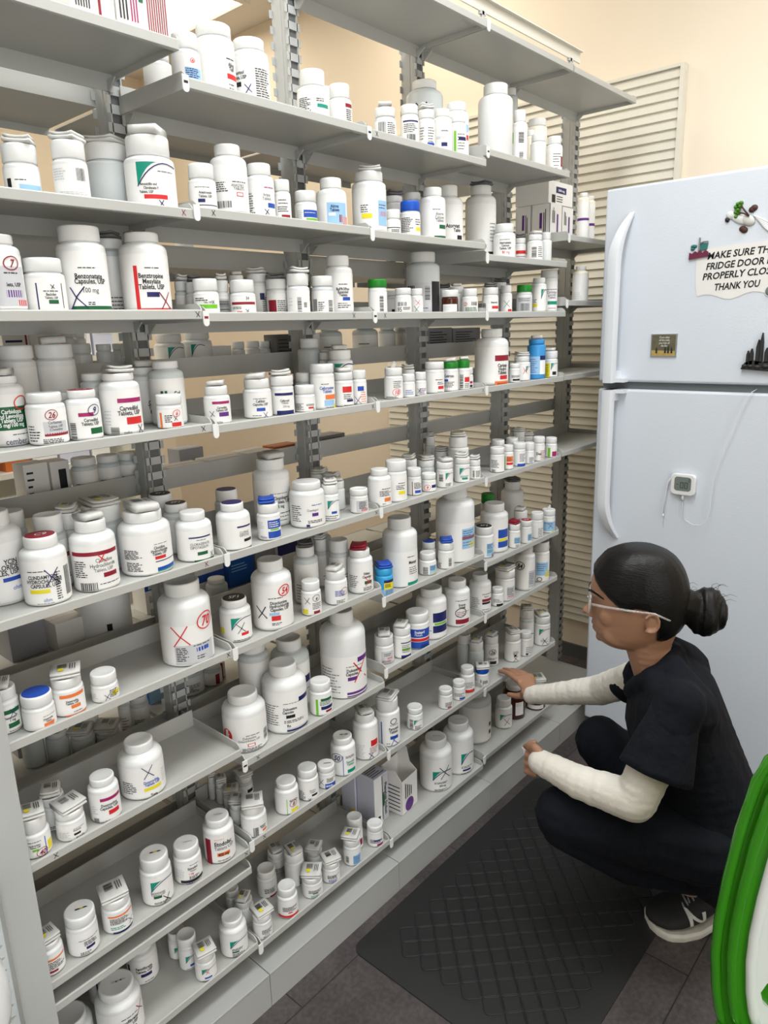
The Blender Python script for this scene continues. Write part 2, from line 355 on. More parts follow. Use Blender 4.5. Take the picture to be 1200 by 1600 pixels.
# far-side shelves hung on the same uprights
FARZ = [1.865, 1.59, 1.365, 1.135, .82, .59, .36]
for bay in 'ABCDE':
    for i, zl in enumerate(FARZ if bay != 'E' else [1.515, 1.135, .59]):
        t = tag(empty('shelf', (BAYX[bay]+.006, .262, zl)), 'grey shelf on the far side of the unit, %s down behind the %s column' % (ORDS[i], BAYN[bay]), 'shelf', 'grey shelves on the far side of the unit')
        b = MB(); b.box(0, .428, 0, .2, -.0035, -.001, 'shelf'); b.box(0, .428, .2, .203, -.0165, 0, 'shelf'); b.build('deck', t)
        b = MB(); b.box(0, .428, -.002, 0, -.005, .038, 'shelf'); b.build('back_fence', t)
for i in range(6):
    x = -.44+.44*i
    t = tag(empty('upright_post', (x, .232, .0)), 'slotted grey steel upright, %s counting from the left end of the shelving' % ['first', 'second', 'third', 'fourth', 'fifth', 'sixth'][i], 'shelf upright', 'slotted steel uprights')
    b = MB(); ztop = 2.21
    b.box(-.014, .014, -.015, .015, .088, ztop, 'post')
    b.box(-.0155, .0155, -.005, .005, .088, ztop, 'post')
    b.build('column', t)
    for sy in (-1, 1):
        b = MB(); ya, yb = (-.0255, -.015) if sy < 0 else (.015, .0255)
        b.box(-.0135, -.0115, ya, yb, .088, ztop, 'post'); b.box(.0115, .0135, ya, yb, .088, ztop, 'post')
        z = .1
        while z < ztop-.02:
            b.box(-.021, .021, ya, ya+.002 if sy < 0 else yb, z, z+.0155, 'post') if sy < 0 else b.box(-.021, .021, yb-.002, yb, z, z+.0155, 'post')
            b.box(-.0115, .0115, min(ya, yb)+.004, max(ya, yb)-.003, z+.0155, z+.0305, 'slot')
            z += .0305
        b.build('slot_strip', t)
for i, bay in enumerate('ABCDE'):
    t = tag(empty('plinth', (BAYX[bay], 0, 0)), 'low grey base deck under the %s column of shelving' % BAYN[bay], 'shelf base', 'grey base decks')
    b = MB(); b.box(.0008, .4392, -.0305, .52, .082, .0874, 'base'); b.build('deck', t, bevel=.0012)
    b = MB(); b.box(.0008, .4392, -.0295, -.024, 0, .082, 'base'); b.build('kick_plate', t); b = MB(); b.box(.0008, .4392, .51, .516, 0, .082, 'base'); b.build('kick_plate', t)
# top rail above the topmost shelves of the third and fourth columns
t = tag(empty('sign_rail', (.44, 0, 2.163)), 'cream sign rail along the front of the topmost shelves', 'rail')
b = MB(); b.box(0, .93, .004, .008, .012, .04, 'slat'); b.box(0, .93, -.006, .016, .0385, .0415, 'slat'); b.build('channel', t)
for x in (.43, .875): 
    b = MB(); b.box(x-.004, x+.004, .003, .01, -.002, .014, 'post'); b.box(x-.012, x+.012, .003, .01, .006, .014, 'post'); b.build('rail_bracket', t)
# gondola end: flat post cover and pale louvred end panel
t = tag(empty('end_panel', (-.452, 0, 0)), 'pale louvred end panel with flat grey edge at the left end of shelving', 'end panel')
b = MB(); b.box(-.024, .026, -.012, .012, .0885, 2.2, 'post'); b.box(-.024, -.0225, -.014, -.012, .0885, 2.2, 'post'); b.build('edge_cover', t, bevel=.0015)
louvre('slats', lambda s, o, z: (-.026-o, .012+s*.44, z), .014, .09, 2.2, .0235, 'slatend', t)
b = MB(); b.box(-.0225, -.012, .012, .46, .09, 2.2, 'post'); b.build('backing', t)
# ------------------------------------------------------------------ pill bottles
def wrap(r, th, z, dr): return ((r+dr)*math.cos(th), (r+dr)*math.sin(th), z)
def band(b, r, t0, t1, z0, z1, dr, m):
    n = max(1, int(math.ceil(abs(t1-t0)/.13)))
    vs = []
    for i in range(n+1):
        th = t0+(t1-t0)*i/n; vs += [wrap(r, th, z0, dr), wrap(r, th, z1, dr)]
    b.add(vs, [(2*i, 2*i+2, 2*i+3, 2*i+1) for i in range(n)], m, True)
def ang(u): return math.asin(max(-.985, min(.985, u)))
def label_mesh(b, r, Hb, design, rnd):
    for e in design.split(';'):
        q = e.split(' '); k = q[0]
        if k == 'r':
            c, u0, u1, v0, v1 = q[1], *map(float, q[2:6]); band(b, r, ang(u0), ang(u1), v0*Hb, v1*Hb, .0007 if c not in 'w' else .0009, 'ink_'+c)
        elif k == 'l':
            u0, u1, v0, v1 = map(float, q[1:5]); n = int(q[5]); c = q[6]
            t0, t1 = ang(u0), ang(u1); hh = (v1-v0)*Hb/n
            for i in range(n):
                z1 = v1*Hb-i*hh; th = t0; end = t0+(t1-t0)*(1 if n == 1 else rnd.uniform(.62, 1.0))
                lw = min(hh*.5, .0016)
                while th < end-.01:
                    wl = min(rnd.uniform(.06, .26), end-th); band(b, r, th, th+wl, z1-hh*.75, z1-hh*.75+lw, .001, 'ink_'+c); th += wl+.035
        elif k in 'bB':
            u0, u1, v0, v1 = map(float, q[1:5]); t0, t1 = ang(u0), ang(u1); x = 0.0
            while x < 1:
                wd = rnd.choice((.025, .04, .06)); f0, f1 = x, min(1, x+wd)
                if k == 'b': band(b, r, t0+(t1-t0)*f0, t0+(t1-t0)*f1, v0*Hb, v1*Hb, .001, 'ink_k')
                else: band(b, r, t0, t1, (v0+(v1-v0)*f0)*Hb, (v0+(v1-v0)*f1)*Hb, .001, 'ink_k')
                x += wd+rnd.choice((.03, .045, .06))
        elif k == 't':
            txt, u, v, h, c = q[1].replace('_', ' '), float(q[2]), float(q[3]), float(q[4]), q[5]
            vs, fs, wd = text_layout(txt, h*Hb*1.08, len(q) > 6, .78)
            th0 = ang(u); lo = th0*r-wd/2; sh = 0
            if lo < -1.35*r: sh = -1.35*r-lo
            b.add([wrap(r, th0+(x+sh)/r, v*Hb+y, .0011) for x, y in vs], fs, 'ink_'+c)
        elif k in 'xoE':
            u, v, s, c = float(q[1]), float(q[2]), float(q[3])*Hb, q[4]; th0 = ang(u)
            if k == 'E':
                n = 18; pts = [(s*.62*math.cos(2*PI*i/n), s*.75*math.sin(2*PI*i/n)) for i in range(n)]
                b.add([wrap(r, th0+x/r, v*Hb+y, .0009) for x, y in pts], [tuple(range(n))], 'ink_'+c); continue
            sts = pen_x(0, 0, s*1.1, rnd) if k == 'x' else pen_circle(0, 0, s, rnd)
            for st in sts:
                vs, fs = stroke(st, max(.0009, .024*Hb*.8)); b.add([wrap(r, th0+x/r, v*Hb+y, .0014) for x, y in vs], fs, 'ink_'+c)
            if k == 'o' and len(q) > 5 and q[5] != '.':
                vs, fs, wd = text_layout(q[5], s*.66, True, .8, 'c', .25)
                b.add([wrap(r, th0+x/r, v*Hb+y-s*.33, .0014) for x, y in vs], fs, 'ink_'+c)
        elif k == 'g':
            u0, u1, v0, v1 = map(float, q[1:5]); t0, t1 = ang(u0), ang(u1); n = 7
            vs = []; tm = t0+(t1-t0)*.5
            for i in range(n+1):
                f = i/n; th = t0+(tm-t0)*f; zz = v0*Hb+(v1-v0)*Hb*(1-(1-f)**2.1); vs += [wrap(r, th, zz, .0008), wrap(r, th, v1*Hb, .0008)]
            b.add(vs, [(2*i, 2*i+2, 2*i+3, 2*i+1) for i in range(n)], 'ink_e', True)
            st = [(t0+(t1-t0)*f, v0*Hb+(v1-v0)*Hb*(1-(1-min(1, f*1.5))**2.1)*(.97)-(max(0, f-.66)*.3*(v1-v0)*Hb)) for f in [i/10 for i in range(11)]]
            vs, fs = stroke([(a*r, z) for a, z in st], .028*Hb*.8); b.add([wrap(r, a/r, z, .0012) for a, z in vs], fs, 'ink_n')
def folded_leaflet(parent, rc, z, style, rnd):
    b = MB(); paper = 'shadedleaflet' if style == 'dark' else ('ink_d' if style == 'red' else ('ink_b' if style == 'blue' else 'leaflet'))
    wx, wy, th = rc*.95, rc*.8, .0075
    if style == 'stack': wx, wy = rc*1.0, rc*.95
    # rounded (folded) slab: stadium profile in x-z run along y; a second, thinner fold on top
    def slab(z0, h, wx, wy, curl):
        prof = []
        for i in range(7): a = PI/2+PI*i/6; prof.append((-wx+h/2+h/2*math.cos(a), z0+h/2+h/2*math.sin(a)))
        for i in range(7): a = -PI/2+PI*i/6; prof.append((wx-h/2+h/2*math.cos(a), z0+h/2+h/2*math.sin(a)))
        n = len(prof); seg = 4; vs = []
        for j in range(seg+1):
            y = -wy+2*wy*j/seg; lift = curl*(abs(y)/wy)**2
            vs += [(x, y, zz+lift) for x, zz in prof]
        fs = [(j*n+i, j*n+(i+1) % n, (j+1)*n+(i+1) % n, (j+1)*n+i) for j in range(seg) for i in range(n)]
        fs += [tuple(range(n)), tuple(seg*n+i for i in range(n-1, -1, -1))]
        b.add(vs, fs, paper, True)
        return z0+h+curl*.2
    if style == 'stack':
        zt = slab(z+.0004, .0045, wx, wy, .0006); zt = slab(zt+.0006, .0045, wx*.96, wy*1.02, .0012)
    elif style == 'roll':
        zt = slab(z+.0004, rc*.42, wx, wy*.8, .0)
    else:
        zt = slab(z+.0004, .005, wx, wy, .0012); zt = slab(zt+.0004, .0038, wx*.9, wy*.92, .0022)
    zt += .0018
    if paper == 'leaflet':
        x = -.55
        while x < .1 and style in ('stack', 'roll', 'L'):
            wd = rnd.choice((.03, .05, .08)); b.add([(wx*x, -wy*.55, zt), (wx*(x+wd), -wy*.55, zt), (wx*(x+wd), wy*.1, zt), (wx*x, wy*.1, zt)], [(0, 1, 2, 3)], 'ink_k'); x += wd+.05
        for i in range(3):
            y = wy*(.3+.17*i); b.add([(-wx*.5, y, zt), (wx*rnd.uniform(.2, .6), y, zt), (wx*.4, y+wy*.06, zt), (-wx*.5, y+wy*.06, zt)], [(0, 1, 2, 3)], 'ink_k')
        if rnd.random() < .3: b.add([(wx*.15, -wy*.5, zt), (wx*.6, -wy*.5, zt), (wx*.6, -wy*.1, zt), (wx*.15, -wy*.1, zt)], [(0, 1, 2, 3)], 'ink_y')
    o = b.build('leaflet', parent); o.rotation_euler = (rnd.uniform(-.05, .05), rnd.uniform(-.04, .04), rnd.uniform(-.5, .5))
    # turn about the cap top, not the bottle base
    R = Euler(o.rotation_euler).to_matrix(); p = Vector((0, 0, z)); o.location = p-R@p+Vector((rnd.uniform(-.1, .1)*rc, rnd.uniform(-.1, .1)*rc, .0008))
    return o
def make_bottle(x, y, z, r, H, rc, ch, az, design, opt, label, group, seedv):
    rnd = random.Random(seedv)
    t = tag(empty('pill_bottle', (x, y, z+.0004), math.radians(az)), label, 'bottle', group)
    big = r > .03; seg = 40 if big else 28
    bodym = 'plastic'
    if opt.startswith('A'): bodym = 'amber'
    if opt in ('CL',): bodym = 'skybody'
    if opt == 'CB': bodym = 'cyanbody'
    if opt == 'H': bodym = 'cream'
    if 'frosted' in label or 'grey' in label and 'print' not in label: bodym = 'frostgrey'  # bottles labelled grey share the duller body of the frosted ones
    zc = H-ch; vial = rc/r > .84
    rn = min(rc*.93, r*.97)
    sh = max((r-rn)*(.9 if not vial else .8), .004); zs = zc-sh-.0025
    zs = max(zs, zc*.55)
    prof = [(r*.55, .0012), (r*.86, .0), (r*.965, .0012), (r, .0042)]
    prof += [(r, zs)]
    for i in range(1, 7):
        a = PI/2*i/6; prof.append((rn+(r-rn)*math.cos(a), zs+(zc-.0025-zs)*math.sin(a)))
    prof += [(rn, zc+.001)]
    b = MB(); b.lathe(prof, seg, bodym); b.build('body', t)
    capm = 'cap'
    if opt in ('B', 'BL'): capm = 'bluecap'
    if opt in ('G', 'GL'): capm = 'greencap'
    if opt == 'CL': capm = 'skybody'
    if opt == 'CB': capm = 'cyanbody'
    b = MB(); e = min(.0022, ch*.15)
    b.lathe([(rc*.97, zc), (rc, zc+e*.6, 1), (rc, H-e*1.6, 1), (rc*.985, H-e*.5), (rc*.94, H), (rc*.86, H), (rc*.84, H-.0005)], 72 if rc > .018 else 56, capm, rib=.00022)
    if opt == 'P' or opt == 'Y' or opt == 'M' or opt == 'P':
        for i in range(3):
            c = 'ink_y' if opt == 'Y' and i == 1 else ('ink_d' if opt == 'M' else ('ink_k' if opt == 'Y' else 'ink_s'))
            yy = rc*(-.25+.25*i); b.add([(-rc*.1, yy, H+.0003), (-rc*.1, yy+rc*.35*rnd.uniform(.5, 1), H+.0003), (rc*.02, yy+rc*.35, H+.0003), (rc*.02, yy, H+.0003)], [(0, 1, 2, 3)], c)
    capo = b.build('cap', t)
    disc = {'R': 'ink_d', 'B3': 'ink_b', 'N': 'ink_n', 'D': 'ink_k'}.get(opt)
    if disc:
        b = MB(); b.lathe([(rc*.9, H+.0001), (rc*.9, H+.0007)], 32, disc, smooth=False)
        if opt in ('R', 'D'):
            vs, fs, wd = text_layout('C9' if opt == 'R' else 'SF1', rc*.55, False, .8, 'c', .2); b.add([(-py+rc*.25, px, H+.001) for px, py in vs], fs, 'ink_w')
        o = b.build('cap_sticker', capo); o['label'] = 'round coloured sticker on the cap'
    st = {'L': 'L', 'GL': 'roll', 'BL': 'stack', 'L2': 'stack', 'K': 'dark', 'K2': 'stack', 'K3': 'L', 'R2': 'red', 'B2': 'blue', 'AL': 'stack', 'CL': 'roll', 'CB': 'blue'}.get(opt)
    if st:
        if st == 'L' and rnd.random() < .4: st = 'roll'
        folded_leaflet(capo, rc, H, st, rnd)
    if opt == 'F':
        b = MB(); b.prism([(-.006, H), (.004, H), (.007, H+.011), (.002, H+.016), (-.002, H+.008)], lambda u, v, d: (d, u, v), -.0006, .0006, 'leaflet'); b.build('paper_flag', capo)
    if design:
        b = MB()
        if not opt.startswith('A') and opt not in ('CL', 'CB') and not ('huge' in label or 'large grey' in label):
            band(b, r, -1.9, 1.9, zs*.06, zs*.94, .0004, 'paper')
        elif 'huge' in label: band(b, r, -1.5, 1.5, zs*.02, zs*.72, .0004, 'paper')
        label_mesh(b, r, zs, design, rnd)
        b.build('label', t)
    return t
BOT = [
('B1',0.0411,0.13,0.0248,0.0728,0.0203,0.0118,-123.6,'white bottle half hidden behind shelf corner','l .2 .9 .2 .5 4 k',''),
('B1',0.0308,0.0313,0.0233,0.0762,0.0212,0.0239,-125.4,'white bottle with red circled 40','o .45 .72 .13 r 40;r c -.1 .95 .1 .5;l -.05 .9 .15 .48 5 n;r g .1 .5 .02 .1',''),
('B1',0.099,0.0412,0.0332,0.1074,0.0294,0.0189,-127.5,'tallest white bottle with small red box at right edge','l .55 .9 .62 .66 1 k;t Allop .78 .5 .07 k b;t Tabl .78 .42 .07 k b;r r .55 .98 .26 .36;l .6 .95 .05 .2 2 k',''),
('B1',0.1756,0.0416,0.0336,0.104,0.0272,0.018,-129.8,'white bottle with blue handwritten X and column of print','t opurinol -.6 .56 .07 k b;t blets,_USP -.55 .46 .07 k b;r k -.85 -.5 .3 .4;x -.15 .25 .16 n;l .25 .92 .08 .7 12 k',''),
('B1',0.3273,0.0388,0.0308,0.0871,0.0239,0.0275,-134.1,'white bottle with teal lettering','l -.85 -.1 .2 .72 8 k;l .2 .8 .55 .7 2 k;r e .25 .9 .35 .48;l .4 .8 .1 .3 2 s',''),
('B1',0.4162,0.1275,0.0163,0.103,0.0136,0.012,-135.0,'white cap peeking out behind bottle with teal lettering','',''),
('B1',0.3954,0.032,0.024,0.0753,0.0201,0.0252,-136.0,'white bottle with dark red block at right','r d .45 .95 .72 .88;l .5 .95 .15 .65 6 k',''),
('B1',0.4071,0.0834,0.0254,0.0827,0.0208,0.0201,-137.5,'white bottle with bright red flag panel','r r .1 .98 .68 .9;l .45 .95 .4 .62 3 e;l .45 .95 .22 .38 2 k;r r .6 .95 .12 .25',''),
('C1',0.5342,0.0316,0.0236,0.0608,0.0216,0.0185,-139.2,'short bottle under grey folded leaflet','b -.6 .1 .15 .85;l .2 .9 .2 .85 6 k','L'),
('C1',0.6141,0.0281,0.0201,0.0807,0.0187,0.0192,-141.0,'white bottle with navy line under shoulder','r n -.7 .9 .8 .86;l -.6 .8 .4 .75 5 k;b -.3 .6 .1 .35',''),
('C1',0.6734,0.0271,0.0191,0.0814,0.0177,0.0184,-142.2,'slim bottle with blue base and leaflet on cap','l -.7 -.2 .3 .8 5 k;r b .1 .9 .05 .2;l .2 .9 .2 .8 6 k','L'),
('C1',0.7396,0.0307,0.0227,0.0956,0.0174,0.0162,-143.3,'white bottle with small navy dose box','l -.1 .6 .62 .7 1 k;l -.6 .7 .4 .5 2 s;r n -.1 .5 .18 .3',''),
('C1',0.7992,0.029,0.021,0.092,0.0186,0.0153,-144.4,'white bottle with upright green bar','r L -.4 -.15 .05 .8;l 0 .9 .2 .75 6 k;r n .1 .9 .5 .6',''),
('C1',0.8261,0.15,0.0464,0.1982,0.0301,0.0197,-144.5,'large grey shaded bottle with black scribble','x -.1 .78 .18 k',''),
('C1',0.8418,0.0632,0.0307,0.1346,0.0234,0.0186,-145.9,'white bottle with green bar and red band','r L -.3 -.12 .15 .8;r c .05 .95 .62 .78;l .1 .9 .63 .78 2 n;r r .05 .95 .45 .56;l .1 .8 .1 .4 3 k;x .55 .22 .14 d',''),
('D1',1.0032,0.0534,0.0454,0.178,0.0311,0.0251,-147.1,'large blank white bottle','',''),
('D1',1.2369,0.15,0.0186,0.2373,0.0131,0.0183,-148.2,'grey bottle half hidden behind large blank one','',''),
('D1',1.0845,0.0287,0.0207,0.1282,0.0155,0.0278,-148.8,'tall slim bottle with two black code blocks','r L -.95 -.75 .5 .8;B -.1 .55 .5 .78;B 0 .5 .1 .25',''),
('D1',1.2303,0.08,0.0148,0.1128,0.012,0.015,-149.6,'cream bottle squeezed between neighbours','','H'),
('D1',1.187,0.0296,0.0216,0.0868,0.0189,0.0194,-150.2,'short plain white bottle','',''),
('D1',1.2818,0.0312,0.0232,0.0958,0.0186,0.0201,-151.3,'white bottle with red right edge','l -.1 .8 .35 .75 4 k;r d .8 .98 .2 .6;l 0 .6 .1 .3 2 k',''),
('D1',1.2832,0.09,0.0293,0.1526,0.0254,0.0193,-151.4,'cream bottle standing behind one with red edge','','H'),
('A2',-0.2541,0.06,0.0245,0.0723,0.0235,0.0253,-114.1,'shaded bottle under crumpled leaflet with blue strip','l -.4 .2 .52 .58 1 k;r c -.2 .9 .08 .4;r k -.8 -.6 .2 .6','L'),
('A2',-0.1927,0.0326,0.0246,0.0813,0.0231,0.0249,-117.2,'white bottle with barcode and leaflet on cap','l -.9 -.2 .5 .85 5 s;b .3 .75 .5 .85;l -.7 .8 .1 .2 2 s','L'),
('A2',-0.082,0.1201,0.0369,0.1082,0.0332,0.026,-119.6,'wide blank frosted jar','','L'),
('A2',-0.0475,0.048,0.04,0.1119,0.0341,0.03,-122.5,'wide jar with green corner and red dose pill','g -.5 .95 .45 .95;l .3 .85 .75 .78 1 k;t Amoxicillin_and -.1 .47 .05 k b;t Clavulanate_P. 0 .39 .05 k b;t Tablets,_USP -.2 .31 .05 k b;r r -.3 .6 .19 .28;x .35 .1 .12 n','L'),
('B2',0.0422,0.0314,0.0234,0.0765,0.0212,0.0231,-125.8,'white bottle with navy dose box','l -.5 .5 .78 .82 1 k;t Anastrozole .2 .58 .08 k b;t Tablets,_USP .2 .45 .08 k b;r n -.35 .15 .28 .4;r k -.4 .95 .17 .2',''),
('B2',0.1089,0.0404,0.0324,0.1177,0.0225,0.0175,-127.8,'tall white bottle with red outlined dose box','l -.85 -.1 .42 .62 5 k;l .15 .85 .6 .63 1 k;t ANASTRO .45 .52 .05 k;t TABLETS .5 .46 .05 k;r r .35 .7 .34 .42;r w .39 .66 .355 .405;b -.7 .05 .12 .25',''),
('B2',0.1736,0.0343,0.0263,0.0947,0.0215,0.0194,-129.9,'white bottle with blue dose box at right edge','l -.9 -.35 .1 .65 9 k;l .3 .9 .75 .8 1 p;t Aripip .45 .55 .07 k;t Tablets .45 .45 .07 k;r b .5 .95 .26 .38;x .4 .15 .12 n',''),
('B2',0.2186,0.0233,0.0153,0.0719,0.014,0.0201,-131.5,'small bottle with dark red dose box','l -.5 .6 .6 .85 2 k;l -.6 .8 .3 .55 3 k;r d -.2 .8 .05 .2',''),
('B2',0.2839,0.0296,0.0216,0.0599,0.0203,0.0197,-133.2,'small ribbed-cap bottle with blue label band','r b -.2 .98 .3 .7;l -.1 .8 .52 .58 1 w;l -.8 -.3 .1 .7 6 s;r L 0 .95 .15 .25',''),
('B2',0.3659,0.0391,0.0311,0.0941,0.0219,0.0192,-135.1,'white bottle with pale blue label and orange leaves','r c -.3 .9 .08 .72;t Abirat .2 .56 .09 n b;t Tablets .2 .45 .09 n b;r w -.2 .25 .32 .4;r d .45 .65 .12 .35;r o .7 .95 .05 .3',''),
('B2',0.417,0.09,0.0155,0.1102,0.0127,0.0129,-136.2,'white cap showing behind pale blue label bottle','',''),
('C2',0.4895,0.0452,0.0372,0.1258,0.0302,0.0189,-137.9,'white bottle with yellow patch and pale blue label','l -.5 0 .42 .6 4 k;r y -.45 .15 .3 .4;r c .5 .97 .15 .68;r r .6 .95 .35 .45;l .55 .9 .5 .62 2 n','L'),
('C2',0.624,0.09,0.0212,0.0981,0.0212,0.0139,-139.7,'blue-capped bottle behind short white one','','K'),
('C2',0.5445,0.0252,0.0172,0.053,0.0158,0.0186,-139.6,'short bottle with navy stripe','r k -.8 .9 .5 .56;l -.2 .9 .1 .42 4 k',''),
('C2',0.6133,0.031,0.023,0.0782,0.0222,0.0217,-140.9,'blue-capped bottle with yellow patch at right','l -.85 .3 .2 .85 9 k;l .5 .95 .5 .8 3 k;r y .55 .95 .25 .42','B'),
('C2',0.7091,0.1,0.0204,0.116,0.0189,0.0158,-141.1,'white cap seen above bright blue cap','',''),
('C2',0.709,0.0388,0.0308,0.1186,0.0216,0.0182,-142.6,'white bottle with green dose box and green base','l 0 .6 .75 .78 1 k;t Atorva .55 .62 .07 k;t Calcium .55 .53 .07 k;t Tablets .55 .45 .07 k;r g .5 .95 .28 .38;r g .1 .97 .02 .1',''),
('C2',0.835,0.085,0.0375,0.1442,0.0233,0.0258,-144.3,'shaded bottle with bold black name','t Atorvast .35 .4 .09 k b;t Table .6 .3 .08 k b;l -.8 -.2 .1 .55 6 k;r k .6 .9 .12 .22',''),
('D2',1.0248,0.113,0.0422,0.1957,0.0282,0.0239,-146.1,'tall shaded bottle with dark leaflet on cap','l .6 .95 .3 .65 6 k;r k .5 .95 .1 .14','K'),
('D2',1.0293,0.0379,0.0299,0.0897,0.0246,0.0211,-147.8,'white bottle with red handwritten dose','l -.4 .5 .78 .82 1 k;t Atorvastatin .1 .62 .09 k b;t Calcium .1 .5 .09 k b;t Tablets,_USP .1 .38 .09 k b;t 80_mg .15 .2 .11 r',''),
('D2',1.1754,0.075,0.0169,0.0669,0.015,0.014,-149.0,'small shaded bottle with red stripe and dark leaflet','r r -.7 .9 .5 .7;l -.6 .9 .1 .4 3 k','K'),
('D2',1.1823,0.0302,0.0222,0.0728,0.0195,0.0155,-150.1,'white bottle with upright barcode and leaflet','B -.4 .2 .2 .75;l .4 .9 .2 .8 6 k','L'),
('D2',1.2802,0.05,0.0173,0.0878,0.0135,0.0197,-150.9,'slim blank bottle at right end','',''),
('E3',1.4789,0.0328,0.0248,0.1091,0.0165,0.0116,-153.4,'cream bottle alone on shelf beside fridge','l -.8 .3 .1 .35 4 s','H'),
('E2',1.5361,0.06,0.0186,0.1482,0.0124,0.0114,-153.4,'cream bottle with purple band beside cartons','r v -.95 .95 .5 .56','H'),
('E2',1.6634,0.1,0.0173,0.1576,0.0119,0.012,-153.9,'cream bottle with purple band nearest fridge','r v -.95 .95 .45 .51','H'),
('A3',-0.3139,0.0356,0.0276,0.1058,0.0202,0.0126,-112.0,'pink-labelled bottle with purple dose pill at picture edge','r s -.9 .95 .1 .75;l .1 .7 .62 .66 1 k;t lets,_USP .5 .42 .06 k b;r v .1 .8 .24 .36;r r .6 .95 .1 .2;t Lifestar .4 -.06 .05 b;o .5 .8 .2 d 7',''),
('A3',-0.2535,0.037,0.029,0.077,0.0266,0.0195,-114.6,'short bottle with blue bar and green dose pill','r n -.42 -.36 .02 .8;x .35 .7 .1 k;l -.1 .6 .55 .6 1 k;t Baclofen .25 .45 .07 k b;t Tablets,_USP .25 .36 .06 k b;r g .1 .55 .22 .33;r k .75 .78 .1 .8',''),
('A3',-0.1858,0.0451,0.0362,0.1273,0.0301,0.0228,-117.2,'big white bottle with dark green base band','l -.2 .5 .67 .7 1 k;t Benzonatate .2 .52 .075 k b;t Capsules,_USP .25 .44 .075 k b;t 100_mg .2 .3 .07 k;x -.35 .22 .3 n;l .05 .45 .1 .16 2 k;r g -.6 .97 -.04 .09',''),
('A3',-0.099,0.12,0.0287,0.1221,0.0243,0.0162,-119.0,'grey shaded bottle under dark leaflet','l -.4 .9 .05 .3 4 k','K'),
('A3',-0.0771,0.0468,0.0388,0.1259,0.027,0.0147,-121.3,'big white bottle with thick red L-shaped border','r r -.45 -.3 -.02 .75;r r -.3 .95 -.05 .05;l 0 .6 .7 .73 1 k;t Benztropine .25 .55 .075 k b;t Mesylate .25 .46 .075 k b;t Tablets,_USP .25 .37 .075 k b;r n 0 .5 .24 .32;x .72 .18 .25 d',''),
('B3',0.031,0.1044,0.0139,0.0606,0.0127,0.0164,-123.0,'grey bottle under leaflet beside red-bordered bottle','r g -.2 .8 .1 .25','L'),
('B3',0.0349,0.0715,0.016,0.0573,0.0148,0.0183,-123.9,'bottle with green bar and dark leaflet','r L -.4 .8 .15 .4','K'),
('B3',0.0298,0.0303,0.0223,0.0602,0.0211,0.0203,-125.2,'short bottle with lime green band','l -.8 .2 .65 .85 2 k;t Tabs,_USP .1 .55 .09 k b;r L -.85 .8 .28 .48;x .5 .6 .15 k',''),
('B3',0.0909,0.0645,0.013,0.0615,0.0119,0.0202,-126.6,'bottle with leaflet and double barcode','B -.5 .8 .1 .8','L'),
('B3',0.1126,0.0314,0.0234,0.0606,0.0216,0.0212,-128.1,'short bottle with red band and black X','r d -.85 .9 .5 .64;t 34 .35 .75 .16 k;x .3 .15 .18 k;l -.8 0 .25 .4 2 k;r r -.5 -.1 .05 .14',''),
('B3',0.2227,0.1186,0.0224,0.0812,0.0218,0.0151,-129.3,'bottle with navy corner flag and leaflet','r n .1 .5 .5 .72;l .3 .9 .1 .6 8 k;r n .2 .6 .02 .08','L'),
('B3',0.1533,0.1,0.0151,0.0749,0.0139,0.0178,-127.7,'shaded bottle with leaflet behind black X bottle','','L'),
('B3',0.2322,0.0728,0.021,0.0683,0.0204,0.0191,-130.7,'shaded bottle with dark red panel','r d -.8 -.1 .05 .65;l 0 .9 .05 .65 7 k','K'),
('B3',0.2517,0.0305,0.0225,0.0765,0.0212,0.0229,-132.3,'white bottle with barcode under striped leaflet','l -.8 -.4 .3 .7 3 s;B -.1 .25 .05 .65;B .45 .7 .25 .45','L'),
('B3',0.3194,0.0306,0.0226,0.0739,0.0213,0.0199,-134.1,'short bottle with blue-grey barcode','b -.8 -.5 .1 .6;l -.4 .2 .1 .5 5 k;B .5 .85 .05 .55',''),
('B3',0.388,0.05,0.0303,0.1183,0.0234,0.0205,-135.4,'tall white bottle with small blue dose box','l 0 .6 .66 .7 1 k;t BuPROPion .3 .54 .06 k b;t Extended .3 .47 .06 k b;t Tablets .3 .4 .06 k b;r b .25 .75 .3 .38;l -.1 .8 .12 .26 3 k',''),
('C3',0.4893,0.0289,0.0209,0.0734,0.0209,0.0176,-138.3,'green-capped bottle with upright barcode','B .2 .6 .1 .75','G'),
('C3',0.5967,0.08,0.0185,0.054,0.0169,0.0116,-139.4,'grey bottle tucked behind green-capped one','r k 0 .5 .1 .3',''),
('C3',0.5769,0.0275,0.0195,0.0564,0.0187,0.0141,-140.2,'small bottle with barcode band and number 95','b -.6 .4 .45 .7;t 95 -.4 .1 .25 k;l 0 .9 .2 .4 3 k',''),
('C3',0.6305,0.03,0.0153,0.0564,0.0138,0.0145,-141.3,'small bottle scribbled in red and green','x .2 .7 .3 r;x 0 .25 .4 g',''),
('C3',0.7197,0.08,0.0418,0.147,0.0305,0.0237,-141.8,'large grey bottle with thick black stripe','r s -.85 .5 .05 .68;r k .5 .95 .02 .7;B .1 .4 .3 .6;r k -.9 -.5 .5 .62;l -.6 .3 .1 .15 1 k',''),
('C3',0.7633,0.029,0.021,0.0556,0.021,0.0168,-143.8,'brown bottle with white cap and white label','r w -.8 .8 .1 .65;l -.7 .5 .2 .55 4 s','A'),
('C3',0.8535,0.1132,0.019,0.0658,0.0172,0.0163,-144.7,'grey bottle behind brown one','','K'),
